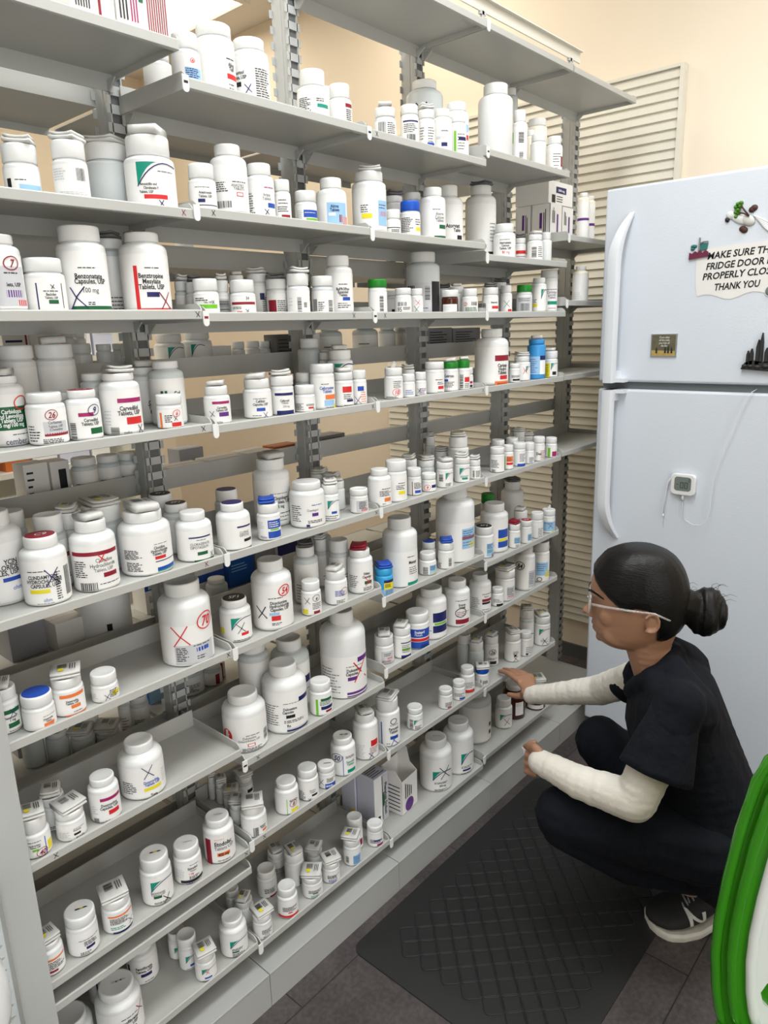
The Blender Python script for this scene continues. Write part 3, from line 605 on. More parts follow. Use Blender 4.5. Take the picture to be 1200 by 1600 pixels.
('C3',0.8506,0.0289,0.0209,0.0605,0.0184,0.0174,-145.3,'small bottle with red dot and barcode','o -.5 .6 .2 r 7;b .2 .85 .5 .75;l -.5 .9 .1 .4 4 g',''),
('C3',0.8535,0.072,0.019,0.0683,0.0173,0.0164,-145.8,'small bottle under rolled leaflet with round tab','','L'),
('D3',0.9487,0.0297,0.0217,0.0656,0.0208,0.018,-146.8,'small bottle with red dose strip and dark leaflet','B -.9 -.5 .1 .6;t Betameth .5 .6 .1 k b;r r .2 .95 .25 .42','K'),
('D3',1.0658,0.0718,0.0183,0.0844,0.0164,0.019,-147.6,'bottle half hidden behind red dose strip bottle','l -.3 .9 .2 .6 4 s','K'),
('D3',1.0456,0.04,0.0162,0.0737,0.0144,0.0188,-148.0,'slim bottle with hand-drawn green star','x .1 .5 .35 e;x .1 .5 .22 e;r r .3 .9 .05 .2',''),
('D3',1.1266,0.0302,0.0222,0.0764,0.0213,0.0192,-149.4,'green-capped bottle with silver-grey label','r s -.8 .85 .05 .85;b -.4 .6 .1 .5;l -.7 .8 .6 .8 2 k','G'),
('D3',1.2092,0.0298,0.0218,0.0981,0.018,0.0143,-150.4,'white bottle with yellow patch and green corner','r y -.8 -.2 .2 .32;l -.7 -.2 .35 .5 3 k;g .3 .98 .5 .85',''),
('D3',1.287,0.04,0.0255,0.124,0.0245,0.022,-151.4,'taller bottle with blue lettering and teal dose box','l -.2 .9 .68 .72 1 k;t Carbidop .4 .58 .07 n;t Levodo .4 .5 .07 n;t Tablets .4 .42 .07 n;r e -.1 .95 .24 .34;l 0 .8 .1 .18 1 p',''),
('A4',-0.3218,0.0813,0.0304,0.1049,0.0228,0.0108,-110.9,'bottle with green name block and blue handwriting','r g -.6 .97 .3 .72;t Carbidopa .3 .6 .07 w b;t and_Levodopa .25 .52 .07 w b;t Tablets_USP .3 .44 .07 w b;t 25_mg/100_mg .2 .36 .07 w b;l .2 .9 .2 .23 1 k;t cember .35 .04 .1 n;o .75 .78 .22 r .','L'),
('A4',-0.2794,0.0363,0.0283,0.0782,0.0248,0.014,-113.5,'bottle with red circled 26','o .25 .8 .24 d 26;r s -.2 .9 .3 .62;t Carbamaz. .4 .56 .07 k;t Tablets,_USP .4 .46 .06 k;t (Chewable) .4 .38 .06 k;r d -.2 .95 .24 .32;l -.3 .9 .05 .18 3 k;l -.9 -.4 .1 .55 6 k',''),
('A4',-0.2212,0.0337,0.0257,0.0777,0.0211,0.0112,-116.0,'bottle with red cap top and handwritten circled 9','r p -.3 .55 .64 .74;o .6 .8 .26 n 9;t Carvedilol .4 .5 .08 k b;t Tablets,_USP .35 .4 .08 k b;r g .3 .95 .16 .32;B -.8 -.5 .05 .5','R'),
('A4',-0.2292,0.08,0.0136,0.0724,0.0115,0.0118,-114.8,'shaded bottle between numbered ones','',''),
('A4',-0.1519,0.0402,0.0322,0.0995,0.0247,0.0112,-118.6,'bottle with purple bar and red dose box','r p -.15 .95 .68 .77;t Carvedilol .4 .52 .085 k b;t Tablets,_USP .4 .42 .085 k b;r r .2 .9 .22 .37;x .8 .1 .16 k;B -.6 -.2 .02 .18;l -.8 -.4 .2 .55 5 s;t zydus .2 .02 .06 k','L'),
('A4',-0.1707,0.0916,0.0194,0.0987,0.0161,0.0111,-116.8,'grey bottle standing behind red-topped one','r p .4 .9 .3 .36;r k .5 .9 .1 .16',''),
('A4',-0.0417,0.1418,0.031,0.1018,0.027,0.0121,-120.5,'grey shaded bottle with partly hidden print','t Carv .3 .42 .09 k b;t Table .3 .32 .09 k b;r p .1 .9 .22 .3;l -.9 -.3 .1 .7 4 k','L'),
('A4',-0.0676,0.03,0.022,0.0576,0.022,0.0164,-122.0,'small ribbed-cap bottle with orange bar','r o -.75 -.6 .05 .8;o .5 .75 .3 r 6;x .4 .5 .2 k;l -.4 .2 .3 .7 4 k;r r .1 .8 .1 .3',''),
('A4',-0.26,0.1671,0.0302,0.1487,0.0283,0.0218,-112.0,'dark shaded wide jar at far left','r k .6 .9 .15 .4',''),
('A4',-0.195,0.1644,0.0314,0.1484,0.0294,0.0226,-114.5,'dark shaded wide jar beside its twin','r k .5 .9 .1 .35','L'),
('A4',-0.0381,0.0772,0.0306,0.1128,0.0223,0.0132,-124.1,'grey bottle with two dark green stripes','r g -.35 -.2 .1 .7;r g -.12 .02 .1 .7;t Cef .55 .6 .08 k b;t Tab .55 .52 .08 k b',''),
('B4',0.0349,0.0319,0.0239,0.0688,0.0203,0.0146,-125.6,'bottle with purple bar under bulging leaflet','r p -.35 .9 .78 .88;t Carvedilol .35 .6 .08 k b;t Tablets,_USP .35 .5 .08 k b;r v .1 .8 .3 .46;x -.4 .42 .18 n;t zydus .1 .05 .08 k','L'),
('B4',0.1331,0.035,0.027,0.0748,0.0239,0.0166,-128.7,'bottle with blue dose box and blue X','l -.3 .6 .72 .76 1 k;t Cefdinir .2 .6 .09 k b;t Capsules,_USP .2 .49 .085 k b;r b -.1 .5 .28 .4;x .5 .12 .2 n;l -.4 .2 .1 .14 1 k','L'),
('B4',0.1934,0.0313,0.0233,0.0771,0.0233,0.0186,-130.6,'bottle with curved navy bands','r n -.6 .9 .75 .85;t Cefprozil .2 .52 .08 k b;t Tablets .2 .43 .07 k;t 250_mg .3 .3 .07 k;r n -.5 .9 .02 .18','L'),
('B4',0.2526,0.0287,0.0207,0.0537,0.02,0.0166,-132.4,'small bottle with red dose box low down','l -.9 -.1 .15 .6 6 k;l .1 .95 .4 .55 2 k;r r .3 .8 .22 .34;x .8 .15 .2 n',''),
('B4',0.3091,0.0333,0.0253,0.0938,0.0246,0.0176,-133.8,'taller bottle with orange dose box','l -.1 .5 .74 .78 1 k;t Cefuroxime .4 .6 .085 b b;t Tablets .4 .5 .085 b b;r o .2 .97 .3 .44;r c .1 .9 .1 .28;l .2 .8 .04 .08 1 n;r y .85 .98 0 .15',''),
('B4',0.4043,0.1699,0.028,0.1452,0.0208,0.0202,-133.2,'large grey bottle at back with papers on shoulder','',''),
('B4',0.291,0.074,0.0163,0.0756,0.015,0.0182,-132.3,'grey cap hiding behind orange dose bottle','',''),
('B4',0.3684,0.0291,0.0211,0.0728,0.0204,0.0154,-135.4,'bottle with red triangle label','r r -.1 .8 .6 .85;l 0 .9 .3 .55 3 k;r n .3 .9 .2 .3;l 0 .9 .02 .1 1 k','L'),
('B4',0.4111,0.1238,0.0156,0.1136,0.0145,0.016,-135.7,'grey bottle with leaflets at back','','L'),
('B4',0.4133,0.0244,0.0164,0.0746,0.015,0.0178,-136.6,'slim bottle with blue handwriting','r b -.2 .6 .6 .8;x -.2 .2 .3 n;l .2 .9 .1 .6 5 o',''),
('B4',0.4041,0.0714,0.0284,0.1188,0.024,0.0197,-137.6,'white bottle with teal corner and blue dose box','g -.4 .98 .68 .98;t Cephalexin .1 .55 .07 k b;t Capsules,_USP .1 .47 .07 k b;r b -.2 .55 .32 .42;x .6 .15 .25 k','L'),
('C4',0.5379,0.0299,0.0219,0.0722,0.0204,0.0169,-139.4,'bottle with red handwritten 10 and paper flag','l 0 .9 .55 .9 4 k;o .3 .35 .3 r 10;l -.8 .6 .05 .15 2 k','F'),
('C4',0.5855,0.0242,0.0162,0.0546,0.0154,0.0162,-140.5,'small bottle with blue print','l -.4 .8 .2 .6 3 b',''),
('C4',0.6301,0.0221,0.0141,0.0565,0.0133,0.0183,-141.5,'smaller of two slim bottles with purple print','l -.2 .9 .1 .6 4 v;x -.2 .4 .3 k',''),
('C4',0.6353,0.065,0.0176,0.0617,0.016,0.0122,-140.5,'bottle with leaflets behind slim pair','','L'),
('C4',0.7001,0.0323,0.0243,0.0771,0.0235,0.0166,-142.6,'white bottle with orange-red dose box','l .1 .8 .6 .66 1 k;l .3 .9 .4 .55 2 k;r r .35 .9 .2 .34;l .3 .8 .06 .1 1 k',''),
('C4',0.7625,0.0279,0.0199,0.074,0.0199,0.0158,-143.8,'first green-capped bottle under leaflet','t Cetirizin -.2 .7 .12 n b;l -.8 .6 .2 .5 4 k;r b -.8 -.3 .5 .6','GL'),
('C4',0.8153,0.0249,0.0169,0.0765,0.016,0.0199,-144.8,'second green-capped bottle with red label strip','B -.5 0 .1 .8;r r .2 .9 .4 .65;l .2 .9 .1 .35 3 k','GL'),
('C4',0.8515,0.0442,0.021,0.0547,0.0201,0.0166,-146.1,'short bottle with magenta print','l -.7 .3 .3 .7 3 k;r p .4 .9 .4 .6;r k .4 .9 .1 .3',''),
('D4',0.9883,0.05,0.047,0.1524,0.0289,0.022,-147.0,'biggest bottle with dark red block and brown picture','r d .2 .97 .6 .74;t Carisop .65 .45 .08 k b;t Hydro .65 .36 .08 k b;t Tablets .65 .27 .08 k b;r r .5 .9 .14 .24;r o .2 .97 -.05 .1;r d .3 .9 -.04 .06',''),
('D4',1.0695,0.0238,0.0158,0.0529,0.0148,0.0111,-148.7,'tiny bottle in front of red scribbled one','l -.5 .9 .4 .6 2 k;r k -.3 .9 .15 .3',''),
('D4',1.1359,0.04,0.0248,0.0714,0.0219,0.0148,-149.3,'bottle with red scribble and leaflet','x .4 .6 .3 r;g .5 .98 .5 .85','L'),
('D4',1.2121,0.0352,0.0272,0.1174,0.0233,0.014,-150.4,'sky blue bottle with ring tab','r c -.8 .4 .15 .7;l -.7 .2 .2 .65 7 b;r n .4 .95 .6 .72;r w .4 .95 .15 .58;r d .5 .9 .35 .45','CL'),
('D4',1.2905,0.03,0.022,0.0795,0.021,0.0218,-151.6,'bottle with yellow block and green corner','r y -.7 -.05 .02 .85;l -.6 -.15 .1 .8 6 k;g .1 .95 .45 .85;r k .3 .8 .15 .35','L'),
('A5',-0.3614,0.1026,0.0408,0.1471,0.0269,0.0228,-108.9,'large bottle with blue bar cut by picture edge','t YCIN .45 .62 .07 k b;t LORIDE .35 .54 .07 k b;t LES,_USP .35 .46 .07 k b;r b .1 .7 .36 .42;b .82 .98 .3 .75;t ohm .55 .22 .06 b',''),
('A5',-0.3143,0.1524,0.0246,0.1302,0.0225,0.03,-110.1,'grey cap behind large cut-off bottle','',''),
('A5',-0.3154,0.0388,0.0346,0.1082,0.0245,0.0168,-111.9,'bottle with olive dose bar and dark red top','l -.7 0 .72 .75 1 k;t CLINDAMYCIN -.15 .58 .07 k b;t HYDROCHLORIDE -.1 .49 .07 k b;t CAPSULES,_USP -.1 .4 .07 k b;r y -.7 .1 .28 .36;x .25 .6 .3 n;l .35 .6 .1 .7 12 k;b .75 .95 .15 .75;t ohm -.05 .1 .07 b;l -.5 .2 .06 .075 1 n','R'),
('A5',-0.2336,0.0366,0.0358,0.1163,0.0241,0.018,-115.4,'bottle with red band and red base line','r d -.9 .95 .74 .82;t Clonidine .4 .6 .07 k;t Hydrochloride .35 .5 .07 k;t Tablets,_USP .35 .41 .06 k;r d .3 .85 .28 .37;x .3 .68 .15 r;l -.85 -.3 .3 .65 8 k;b -.7 .0 .04 .2;r d -.8 .5 -.04 0;l .1 .9 .14 .17 1 k','L'),
('A5',-0.278,0.0901,0.0255,0.1262,0.0223,0.03,-112.6,'grey bottle with red band in second row','r d .2 .95 .6 .68;l .3 .9 .2 .3 2 k',''),
('A5',-0.2329,0.1124,0.0218,0.1181,0.0196,0.0284,-114.0,'grey bottle under leaflet with dark red band','r d 0 .9 .55 .62','L'),
('A5',-0.1702,0.1212,0.0368,0.1174,0.0322,0.0282,-116.3,'large grey jar under crumpled leaflet','','L'),
('A5',-0.1337,0.0452,0.0444,0.1104,0.0325,0.0171,-119.2,'large bottle with red dose box and blue swoosh','l -.8 -.1 .4 .62 7 k;l -.75 -.1 .12 .34 6 k;l .3 .8 .7 .72 1 k;t Clonidine .5 .6 .06 k b;t Hydrochloride .5 .53 .06 k b;t Tablets,_USP .5 .46 .06 k b;r r .3 .7 .36 .43;r n .3 .98 .3 .32;r b .35 .98 .1 .17;r e .35 .98 .07 .1','L'),
('A5',-0.0404,0.0337,0.0329,0.0899,0.0227,0.0139,-123.0,'bottle with navy line and green dose box','r n -.3 .85 .72 .76;l .1 .6 .64 .67 1 k;t CLORAZEPATE .3 .5 .07 k;t DIPOTASSIUM .25 .4 .07 k;r g .1 .65 .2 .3;x .85 .15 .15 k;r g -.1 .95 .0 .06',''),
('A5',-0.0322,0.1501,0.0247,0.1065,0.0216,0.0256,-122.4,'grey bottle with black cap top beside post','l -.8 -.3 .2 .5 3 k','D'),
('A5',-0.034,0.0959,0.0265,0.0959,0.0208,0.0149,-124.2,'grey bottle with black cap top in second row','l .2 .9 .1 .6 8 k','D'),
('B5',0.05,0.0334,0.0326,0.0895,0.0219,0.0139,-126.1,'bottle with navy cap top and navy line','r n .2 .95 .72 .77;t CLORAZ .6 .52 .07 k;t DIPOTAS .6 .43 .07 k;r k .55 .95 .25 .34;r k .3 .95 .0 .03','N'),
('B5',0.1092,0.13,0.0256,0.0927,0.0222,0.0222,-125.7,'grey bottle with navy cap top furthest back','','N'),
('B5',0.2139,0.1097,0.0397,0.1442,0.0295,0.0223,-129.3,'tall bottle with green dose number','l -.1 .8 .66 .68 1 k;t Clopidogrel .5 .55 .06 k b;t Tablets,_USP .55 .47 .06 k b;t 75_mg .4 .38 .06 g b;l .3 .9 .1 .32 3 k','L'),
('B5',0.1309,0.0242,0.0234,0.0736,0.0208,0.0177,-128.9,'small bottle with blue leaflet and blue label','r b -.1 .95 .5 .85;l 0 .9 .55 .8 3 w;r L .1 .8 .42 .48;r b -.1 .95 .1 .38;t Mylan -.5 .1 .1 n;l -.9 -.3 .5 .8 4 s','B2'),
('B5',0.2505,0.0382,0.0374,0.0961,0.0305,0.0149,-132.1,'wide bottle with fine print and small purple dose box','l -.85 -.3 .2 .72 8 k;l .25 .8 .68 .73 1 b;t Clopidogrel .3 .52 .06 k;r v .25 .6 .36 .46;l 0 .8 .15 .25 2 k;r n -.1 .1 .04 .12',''),
('B5',0.3093,0.0272,0.0191,0.0795,0.0177,0.0191,-133.9,'bottle with green corner label','g -.3 .98 .5 .85;r b .1 .7 .3 .4;l -.6 .9 .08 .25 2 k','L'),
('B5',0.3864,0.08,0.0165,0.0678,0.015,0.0166,-134.6,'shaded bottle behind green corner label','','L'),
('B5',0.4108,0.1672,0.0217,0.0722,0.0201,0.0173,-135.0,'grey bottle at back under dark leaflet','','L'),
('B5',0.4102,0.12,0.0223,0.0658,0.0207,0.0158,-136.2,'grey bottle at back beside post','','L'),
('B5',0.3955,0.0214,0.0206,0.0551,0.0206,0.0134,-136.3,'small bottle with red print panel','r s -.3 .9 .1 .85;l 0 .8 .3 .8 6 k;r r .2 .9 .15 .3',''),
('C5',0.4749,0.0282,0.0274,0.0882,0.0205,0.0137,-137.9,'bottle with orange-yellow dose box','l .2 .9 .65 .7 1 k;l 0 .95 .4 .62 4 k;r o .4 .9 .2 .34;l .2 .5 .1 .14 1 k',''),
('C5',0.5344,0.0265,0.0257,0.0998,0.0249,0.024,-139.4,'taller bottle with yellow dose box','l .2 .8 .65 .7 1 k;l 0 .9 .45 .62 3 k;r y .2 .8 .28 .4',''),
('C5',0.6087,0.0309,0.0177,0.0681,0.0177,0.0192,-140.8,'small bottle with upright red line','r d -.3 -.2 .02 .85;l 0 .95 .4 .8 5 k;r b .1 .9 .15 .32',''),
('C5',0.6636,0.0269,0.0181,0.0461,0.0181,0.0144,-142.0,'short bottle with red ringed mark','o -.2 .45 .5 r 9;r n .4 .95 .4 .7',''),
('C5',0.7259,0.0218,0.021,0.0667,0.021,0.016,-143.3,'bottle with green corner under leaflet','g .1 .98 .5 .9;B -.7 -.2 .4 .8;l .1 .9 .1 .3 3 k','L'),
('C5',0.8038,0.0216,0.0208,0.0672,0.0208,0.0161,-144.7,'bottle with green corner and teal print','g -.3 .95 .5 .9;l -.2 .9 .3 .45 2 e;r e 0 .7 .2 .3','L'),
('C5',0.8566,0.0167,0.0159,0.0529,0.015,0.0159,-145.8,'slim bottle under open leaflet','B -.3 0 .2 .8;l .2 .9 .2 .8 5 k','L'),
('C5',0.8438,0.0627,0.0287,0.1154,0.0251,0.0277,-146.1,'tall bottle with red print behind slim ones','l .1 .9 .45 .6 3 k;r r .2 .9 .34 .42;r d -.1 .9 .15 .18;x .5 .05 .15 b','L'),
('C5',0.8481,0.1632,0.0135,0.1075,0.0121,0.0258,-144.6,'grey tall bottle under standing barcode leaflet','','L'),
('C5',0.7083,0.07,0.0221,0.07,0.0213,0.0168,-141.8,'grey bottle under fat leaflet in second row','','L'),
('C5',0.6451,0.075,0.0199,0.0812,0.0191,0.0195,-140.5,'grey bottle with leaflet behind post','','L'),
('C5',0.8617,0.187,0.0108,0.0838,0.0099,0.0201,-141.9,'leaflet-topped bottle in third row','','L'),
('C5',0.8368,0.1155,0.0214,0.071,0.0197,0.017,-143.1,'leaflet-topped bottle next to tall pair','','L'),
('D5',0.9905,0.0293,0.0204,0.0718,0.0204,0.0175,-147.5,'small bottle with fine print','l -.8 .3 .3 .8 6 k;b -.7 -.2 .05 .2',''),
('D5',1.0436,0.0255,0.0151,0.0715,0.0142,0.0182,-148.3,'slim bottle with orange and yellow label','r L -.7 -.5 .05 .85;r o -.3 .9 .5 .85;r r -.3 .9 .3 .45;l -.2 .8 .55 .8 3 k',''),
('D5',1.1071,0.0268,0.0193,0.0697,0.0193,0.0167,-149.2,'bottle with blue base block','l .1 .95 .3 .85 6 n;r b -.2 .95 .02 .18',''),
('D5',1.1553,0.0198,0.0147,0.0645,0.0147,0.0226,-150.0,'slim ribbed-cap bottle with grey print','l 0 .9 .1 .6 5 n',''),
('D5',1.2116,0.0187,0.0179,0.0747,0.0179,0.0179,-150.7,'bottle with black and red print','t Dex 0 .4 .15 k b;l .3 .95 .1 .7 6 d',''),
('D5',1.2903,0.0194,0.0184,0.0626,0.0174,0.0173,-151.6,'bottle with green bar at shelf end','r L -.5 -.1 .05 .8;r p .2 .9 .1 .5',''),
('D5',1.0488,0.0644,0.021,0.0836,0.0191,0.0201,-147.5,'grey cap behind fine print bottle','',''),
('D5',1.1271,0.0637,0.0196,0.0794,0.0176,0.019,-148.6,'grey cap between slim bottles','',''),
('D5',1.2453,0.11,0.0186,0.0804,0.0176,0.0193,-149.2,'leaflet-topped grey bottle, left of three','','L'),
('D5',1.2935,0.1538,0.019,0.0719,0.018,0.0173,-150.0,'leaflet-topped grey bottle, middle of three','','L'),
('D5',1.2908,0.11,0.0217,0.0616,0.0206,0.0148,-150.9,'leaflet-topped grey bottle, right of three','','L'),
('A6',-0.0672,0.0494,0.0483,0.156,0.0318,0.0242,-121.6,'huge jug with red X and red circled number','x -.25 .55 .3 r;o .72 .75 .26 r 70;r s -.5 .9 .04 .38;l -.45 .05 .1 .35 8 k;l .2 .8 .34 .37 1 k;r b .3 .75 .24 .31;l .3 .7 .1 .18 2 k',''),
('A6',-0.404,0.0539,0.0221,0.0745,0.0201,0.0179,-107.7,'bottle with green bands cut by picture edge','r g -.3 .9 .68 .82;t Dexameth .3 .52 .08 k b;t 1_mg .4 .42 .08 k b;x .5 .7 .25 n;r g .1 .8 .2 .36;l .1 .8 .08 .12 1 k','L'),
('A6',-0.364,0.025,0.0242,0.0575,0.0231,0.018,-110.0,'short bottle with bright blue cap top','l .2 .9 .68 .72 1 k;t Dexametha. .5 .5 .09 k b;t Tablets .5 .38 .08 k b;r o .2 .8 .18 .34;x .7 .2 .25 o','B3'),
('A6',-0.3117,0.0325,0.0255,0.0643,0.0234,0.0154,-112.2,'bottle with orange flag and two stacked leaflets','r o -.5 .9 .78 .92;t Dexametha. .2 .6 .08 k b;t Tablets,_USP .2 .5 .08 k b;r o .1 .65 .32 .46;r o -.3 .95 .0 .07;l .2 .7 .15 .2 1 k','L2'),
('A6',-0.2518,0.0249,0.022,0.0492,0.0209,0.017,-114.9,'small ribbed-cap bottle with black X','x .1 .4 .35 k;r y .5 .95 .4 .7;l .3 .9 .3 .85 5 k;l -.9 -.5 .3 .7 4 s',''),
('B6',0.0491,0.0514,0.0313,0.086,0.0248,0.0147,-125.6,'bottle with black cap top and green corner','g -.3 .95 .45 .85;r y -.95 -.75 .3 .5;x .3 .5 .3 k;r r .3 .75 .22 .32;l -.2 .8 .06 .1 1 k','D'),
('B6',0.1407,0.0428,0.042,0.1461,0.0264,0.0226,-128.7,'tall bottle with red circled number and red blot','o .6 .82 .2 r 54;l -.2 .5 .67 .7 1 k;t Dicyclomine .3 .56 .06 k b;t Hydrochloride .35 .49 .06 k b;t Capsules,_USP .35 .42 .06 k b;r c -.2 .3 .33 .39;r r -.1 .35 .22 .32;x -.55 .4 .22 k;l -.1 .4 .12 .18 2 k',''),
('B6',0.2326,0.0229,0.0218,0.076,0.0197,0.0183,-131.9,'small bottle with yellow patch and black X','r y -.85 -.35 .1 .3;x -.4 .7 .25 k;o .5 .8 .25 k e;l .1 .9 .3 .6 4 k;r d .2 .8 .1 .22',''),
('B6',0.3137,0.0264,0.0256,0.0779,0.0219,0.0187,-134.1,'bottle with crumpled leaflet and blue print','l -.1 .8 .4 .68 5 b;o .7 .6 .3 d .;l 0 .8 .1 .25 3 k','L'),
('B6',0.4028,0.0332,0.0297,0.1042,0.0236,0.0161,-136.2,'bottle with red leaflet on cap','l -.85 -.2 .2 .6 7 k;t Diltiaz .5 .6 .07 k b;t Capsules .5 .5 .07 k b;r g .3 .85 .3 .4;x .6 .4 .25 r;l .2 .9 .1 .22 3 k','R2'),
('B6',0.2779,0.085,0.0278,0.1321,0.0205,0.0205,-131.7,'grey bottle under dark leaflet with green dose','l -.8 -.1 .1 .5 6 k;l .2 .95 .3 .6 4 k;r g .4 .8 .1 .2','K'),
('B6',0.371,0.1316,0.0143,0.1185,0.0138,0.0284,-133.0,'grey bottle at back with leaflet','l .2 .9 .2 .4 2 k','L'),
('B6',0.388,0.0878,0.0238,0.1213,0.0223,0.0291,-134.4,'grey bottle next to red leaflet','l .5 .95 .1 .5 5 k',''),
('B6',0.4016,0.1678,0.0296,0.1394,0.0197,0.0216,-137.3,'huge grey jug at back','r k .8 .95 .3 .36;r k .8 .95 .15 .2',''),
('C6',0.4753,0.0236,0.0228,0.0704,0.022,0.0169,-138.1,'cyan-capped bottle with yellow and navy label','r y 0 .95 .4 .75;r n 0 .95 .75 .9;r c -.9 .95 .02 .4;r n .1 .9 .1 .38;l .1 .8 .5 .7 3 k','CB'),
('C6',0.5636,0.0448,0.044,0.1741,0.0293,0.027,-139.5,'huge jug with teal base strip','l .4 .8 .6 .63 1 k;t Metopr .72 .47 .06 k b;l .5 .95 .25 .42 4 k;r e .4 .98 .04 .1',''),
('C6',0.6612,0.0332,0.0229,0.0585,0.0204,0.0171,-141.8,'small bottle with barcode and yellow patch','B -.5 .05 .1 .7;r c .25 .95 .1 .8;l .3 .9 .4 .75 4 n;r y .4 .9 .12 .25',''),
('C6',0.7079,0.065,0.0192,0.0711,0.0175,0.0171,-141.9,'blue-topped grey bottle behind barcode bottle','','B3'),
('C6',0.7294,0.0225,0.0217,0.0723,0.0208,0.0198,-143.4,'bottle with blue curled leaflet','B .3 .65 .2 .7;l -.9 -.5 .1 .4 4 d','B2'),
('C6',0.8158,0.0546,0.0538,0.2064,0.0341,0.03,-144.1,'huge jug with blue label and red dose band','r c .35 .97 .25 .62;l .4 .9 .48 .6 3 n;r r .35 .97 .42 .48;r y .7 .97 .26 .38;l .4 .9 .3 .4 2 n',''),
('D6',0.9519,0.0486,0.0285,0.0927,0.0256,0.0222,-146.5,'bottle with black cap leaflet and green dose','r c .3 .95 .1 .7;l .35 .9 .45 .68 4 n;r g .35 .9 .25 .4;r d .8 .98 .05 .2','D'),
('D6',1.0245,0.06,0.0416,0.1467,0.03,0.0227,-147.3,'larger bottle with two blue blocks','l -.85 .1 .3 .5 4 k;r b .3 .97 .42 .66;r y .3 .9 .33 .4;r b .3 .97 .15 .32;t Mylan -.2 .2 .06 n',''),
('D6',1.0671,0.1114,0.0217,0.1609,0.0197,0.03,-146.8,'green cap showing behind blue block bottle','','G'),
('D6',1.2752,0.15,0.0373,0.1591,0.0252,0.0247,-149.5,'dark shaded big bottle at back','','K'),
('D6',1.0818,0.0226,0.0177,0.0743,0.0167,0.0178,-148.9,'slim bottle with red leaflet','r c 0 .9 .3 .7;l 0 .9 .35 .65 3 n;l .2 .8 .1 .25 2 d','R2'),
('D6',1.144,0.0189,0.0181,0.0732,0.0181,0.0176,-149.8,'slim bottle with red sticker on cap','r c .3 .95 .2 .65;l .35 .9 .25 .6 4 n','R'),
('D6',1.2139,0.0203,0.0195,0.083,0.0195,0.0215,-150.7,'slim white bottle with grey print','l .2 .95 .1 .65 6 k',''),
('D6',1.2915,0.0218,0.021,0.077,0.021,0.0185,-151.6,'slim bottle with blue label and torn leaflet','r c -.9 .95 .15 .75;x .3 .5 .3 n;r y .5 .95 .0 .15;l -.6 .6 .6 .72 1 n','F'),
('D6',1.17,0.0553,0.0234,0.0935,0.0213,0.0224,-149.4,'shaded bottle with printed leaflet behind red pair','','L'),
('A7',-0.399,0.0311,0.0232,0.0686,0.0201,0.024,-108.3,'bottle with blue upright line and red scribble','l -.6 .3 .78 .84 1 k;t Hydrochlor. -.1 .62 .08 k b;t Tablets,_USP -.1 .52 .07 k b;r L -.3 .1 .36 .46;o .3 .25 .35 d 40;r b .55 .6 .02 .9;r y .7 .95 .15 .6','L2'),
('A7',-0.3492,0.0741,0.0211,0.0605,0.0205,0.0145,-109.8,'bottle with barcode leaflet standing behind','r k .2 .8 .3 .6;l -.5 .5 .1 .25 2 k','L'),
('A7',-0.3415,0.0267,0.0235,0.0508,0.0224,0.0122,-110.9,'bottle with large barcode leaflet lying on cap','l -.8 -.1 .2 .6 5 s;l .1 .8 .65 .7 1 k;t Doxazosin .35 .55 .08 k b;r k .1 .55 .3 .42;l .2 .9 .08 .2 2 k','L2'),
('A7',-0.2785,0.0262,0.0254,0.0802,0.0203,0.0124,-113.7,'bottle with magenta flag and red dose box','r p -.3 .95 .72 .82;t Doxycycline .25 .55 .08 k b;t Capsules,_USP .25 .45 .08 k b;r r .15 .8 .25 .39;t zydus .1 .04 .07 k;B -.8 -.5 .05 .2;l -.8 -.5 .3 .6 4 s',''),
('A7',-0.1947,0.0437,0.0399,0.103,0.0256,0.016,-116.9,'wide bottle with blue X and yellow dose','x .25 .78 .3 n;l -.85 -.3 .2 .55 6 k;t Doxycycline .35 .46 .07 b b;t Tablets,_USP .4 .38 .07 b b;r y 0 .75 .24 .33;t Teva .4 .05 .08 k b;l .8 .95 .3 .7 6 s',''),
('B7',0.0557,0.0596,0.0458,0.121,0.0308,0.0187,-125.6,'large bottle with red oval sticker','E -.8 .45 .25 r;t CT -.8 .4 .1 w;l 0 .6 .46 .49 1 k;t Duloxetine .15 .38 .06 k;t Delayed-Release,_USP .15 .31 .05 k;r r .05 .4 .17 .25;r w .09 .36 .185 .235;l -.2 .7 .05 .14 3 k;B .8 .95 .2 .5',''),
('B7',0.1611,0.0493,0.0485,0.1501,0.0299,0.0233,-129.2,'large bottle with black dose box and navy swoosh','r n .6 .98 .68 .78;l -.1 .6 .68 .7 1 k;t Duloxetine .2 .54 .055 k b;t Capsules .1 .47 .055 k b;r k 0 .4 .36 .43;l -.9 -.25 .2 .68 9 k;l -.1 .8 .25 .32 2 k;r n 0 .95 .06 .1;r s 0 .95 .11 .13;t Rx .1 .16 .06 k b',''),
('B7',0.1472,0.1345,0.0347,0.1898,0.0285,0.0294,-126.8,'grey jar behind red oval bottle','l -.7 .5 .1 .3 4 k',''),
('B7',0.2374,0.115,0.0453,0.1634,0.0287,0.0253,-129.8,'grey jar behind black dose bottle','l .2 .9 .35 .38 1 k;r n .6 .95 .5 .65',''),
('B7',0.2477,0.0266,0.0258,0.0782,0.0236,0.0188,-132.3,'small bottle with lime bar','r L -.45 -.25 .05 .8;r g .0 .9 .7 .82;l -.1 .9 .5 .7 3 g;r n 0 .95 .3 .45;r d .4 .9 .15 .25',''),
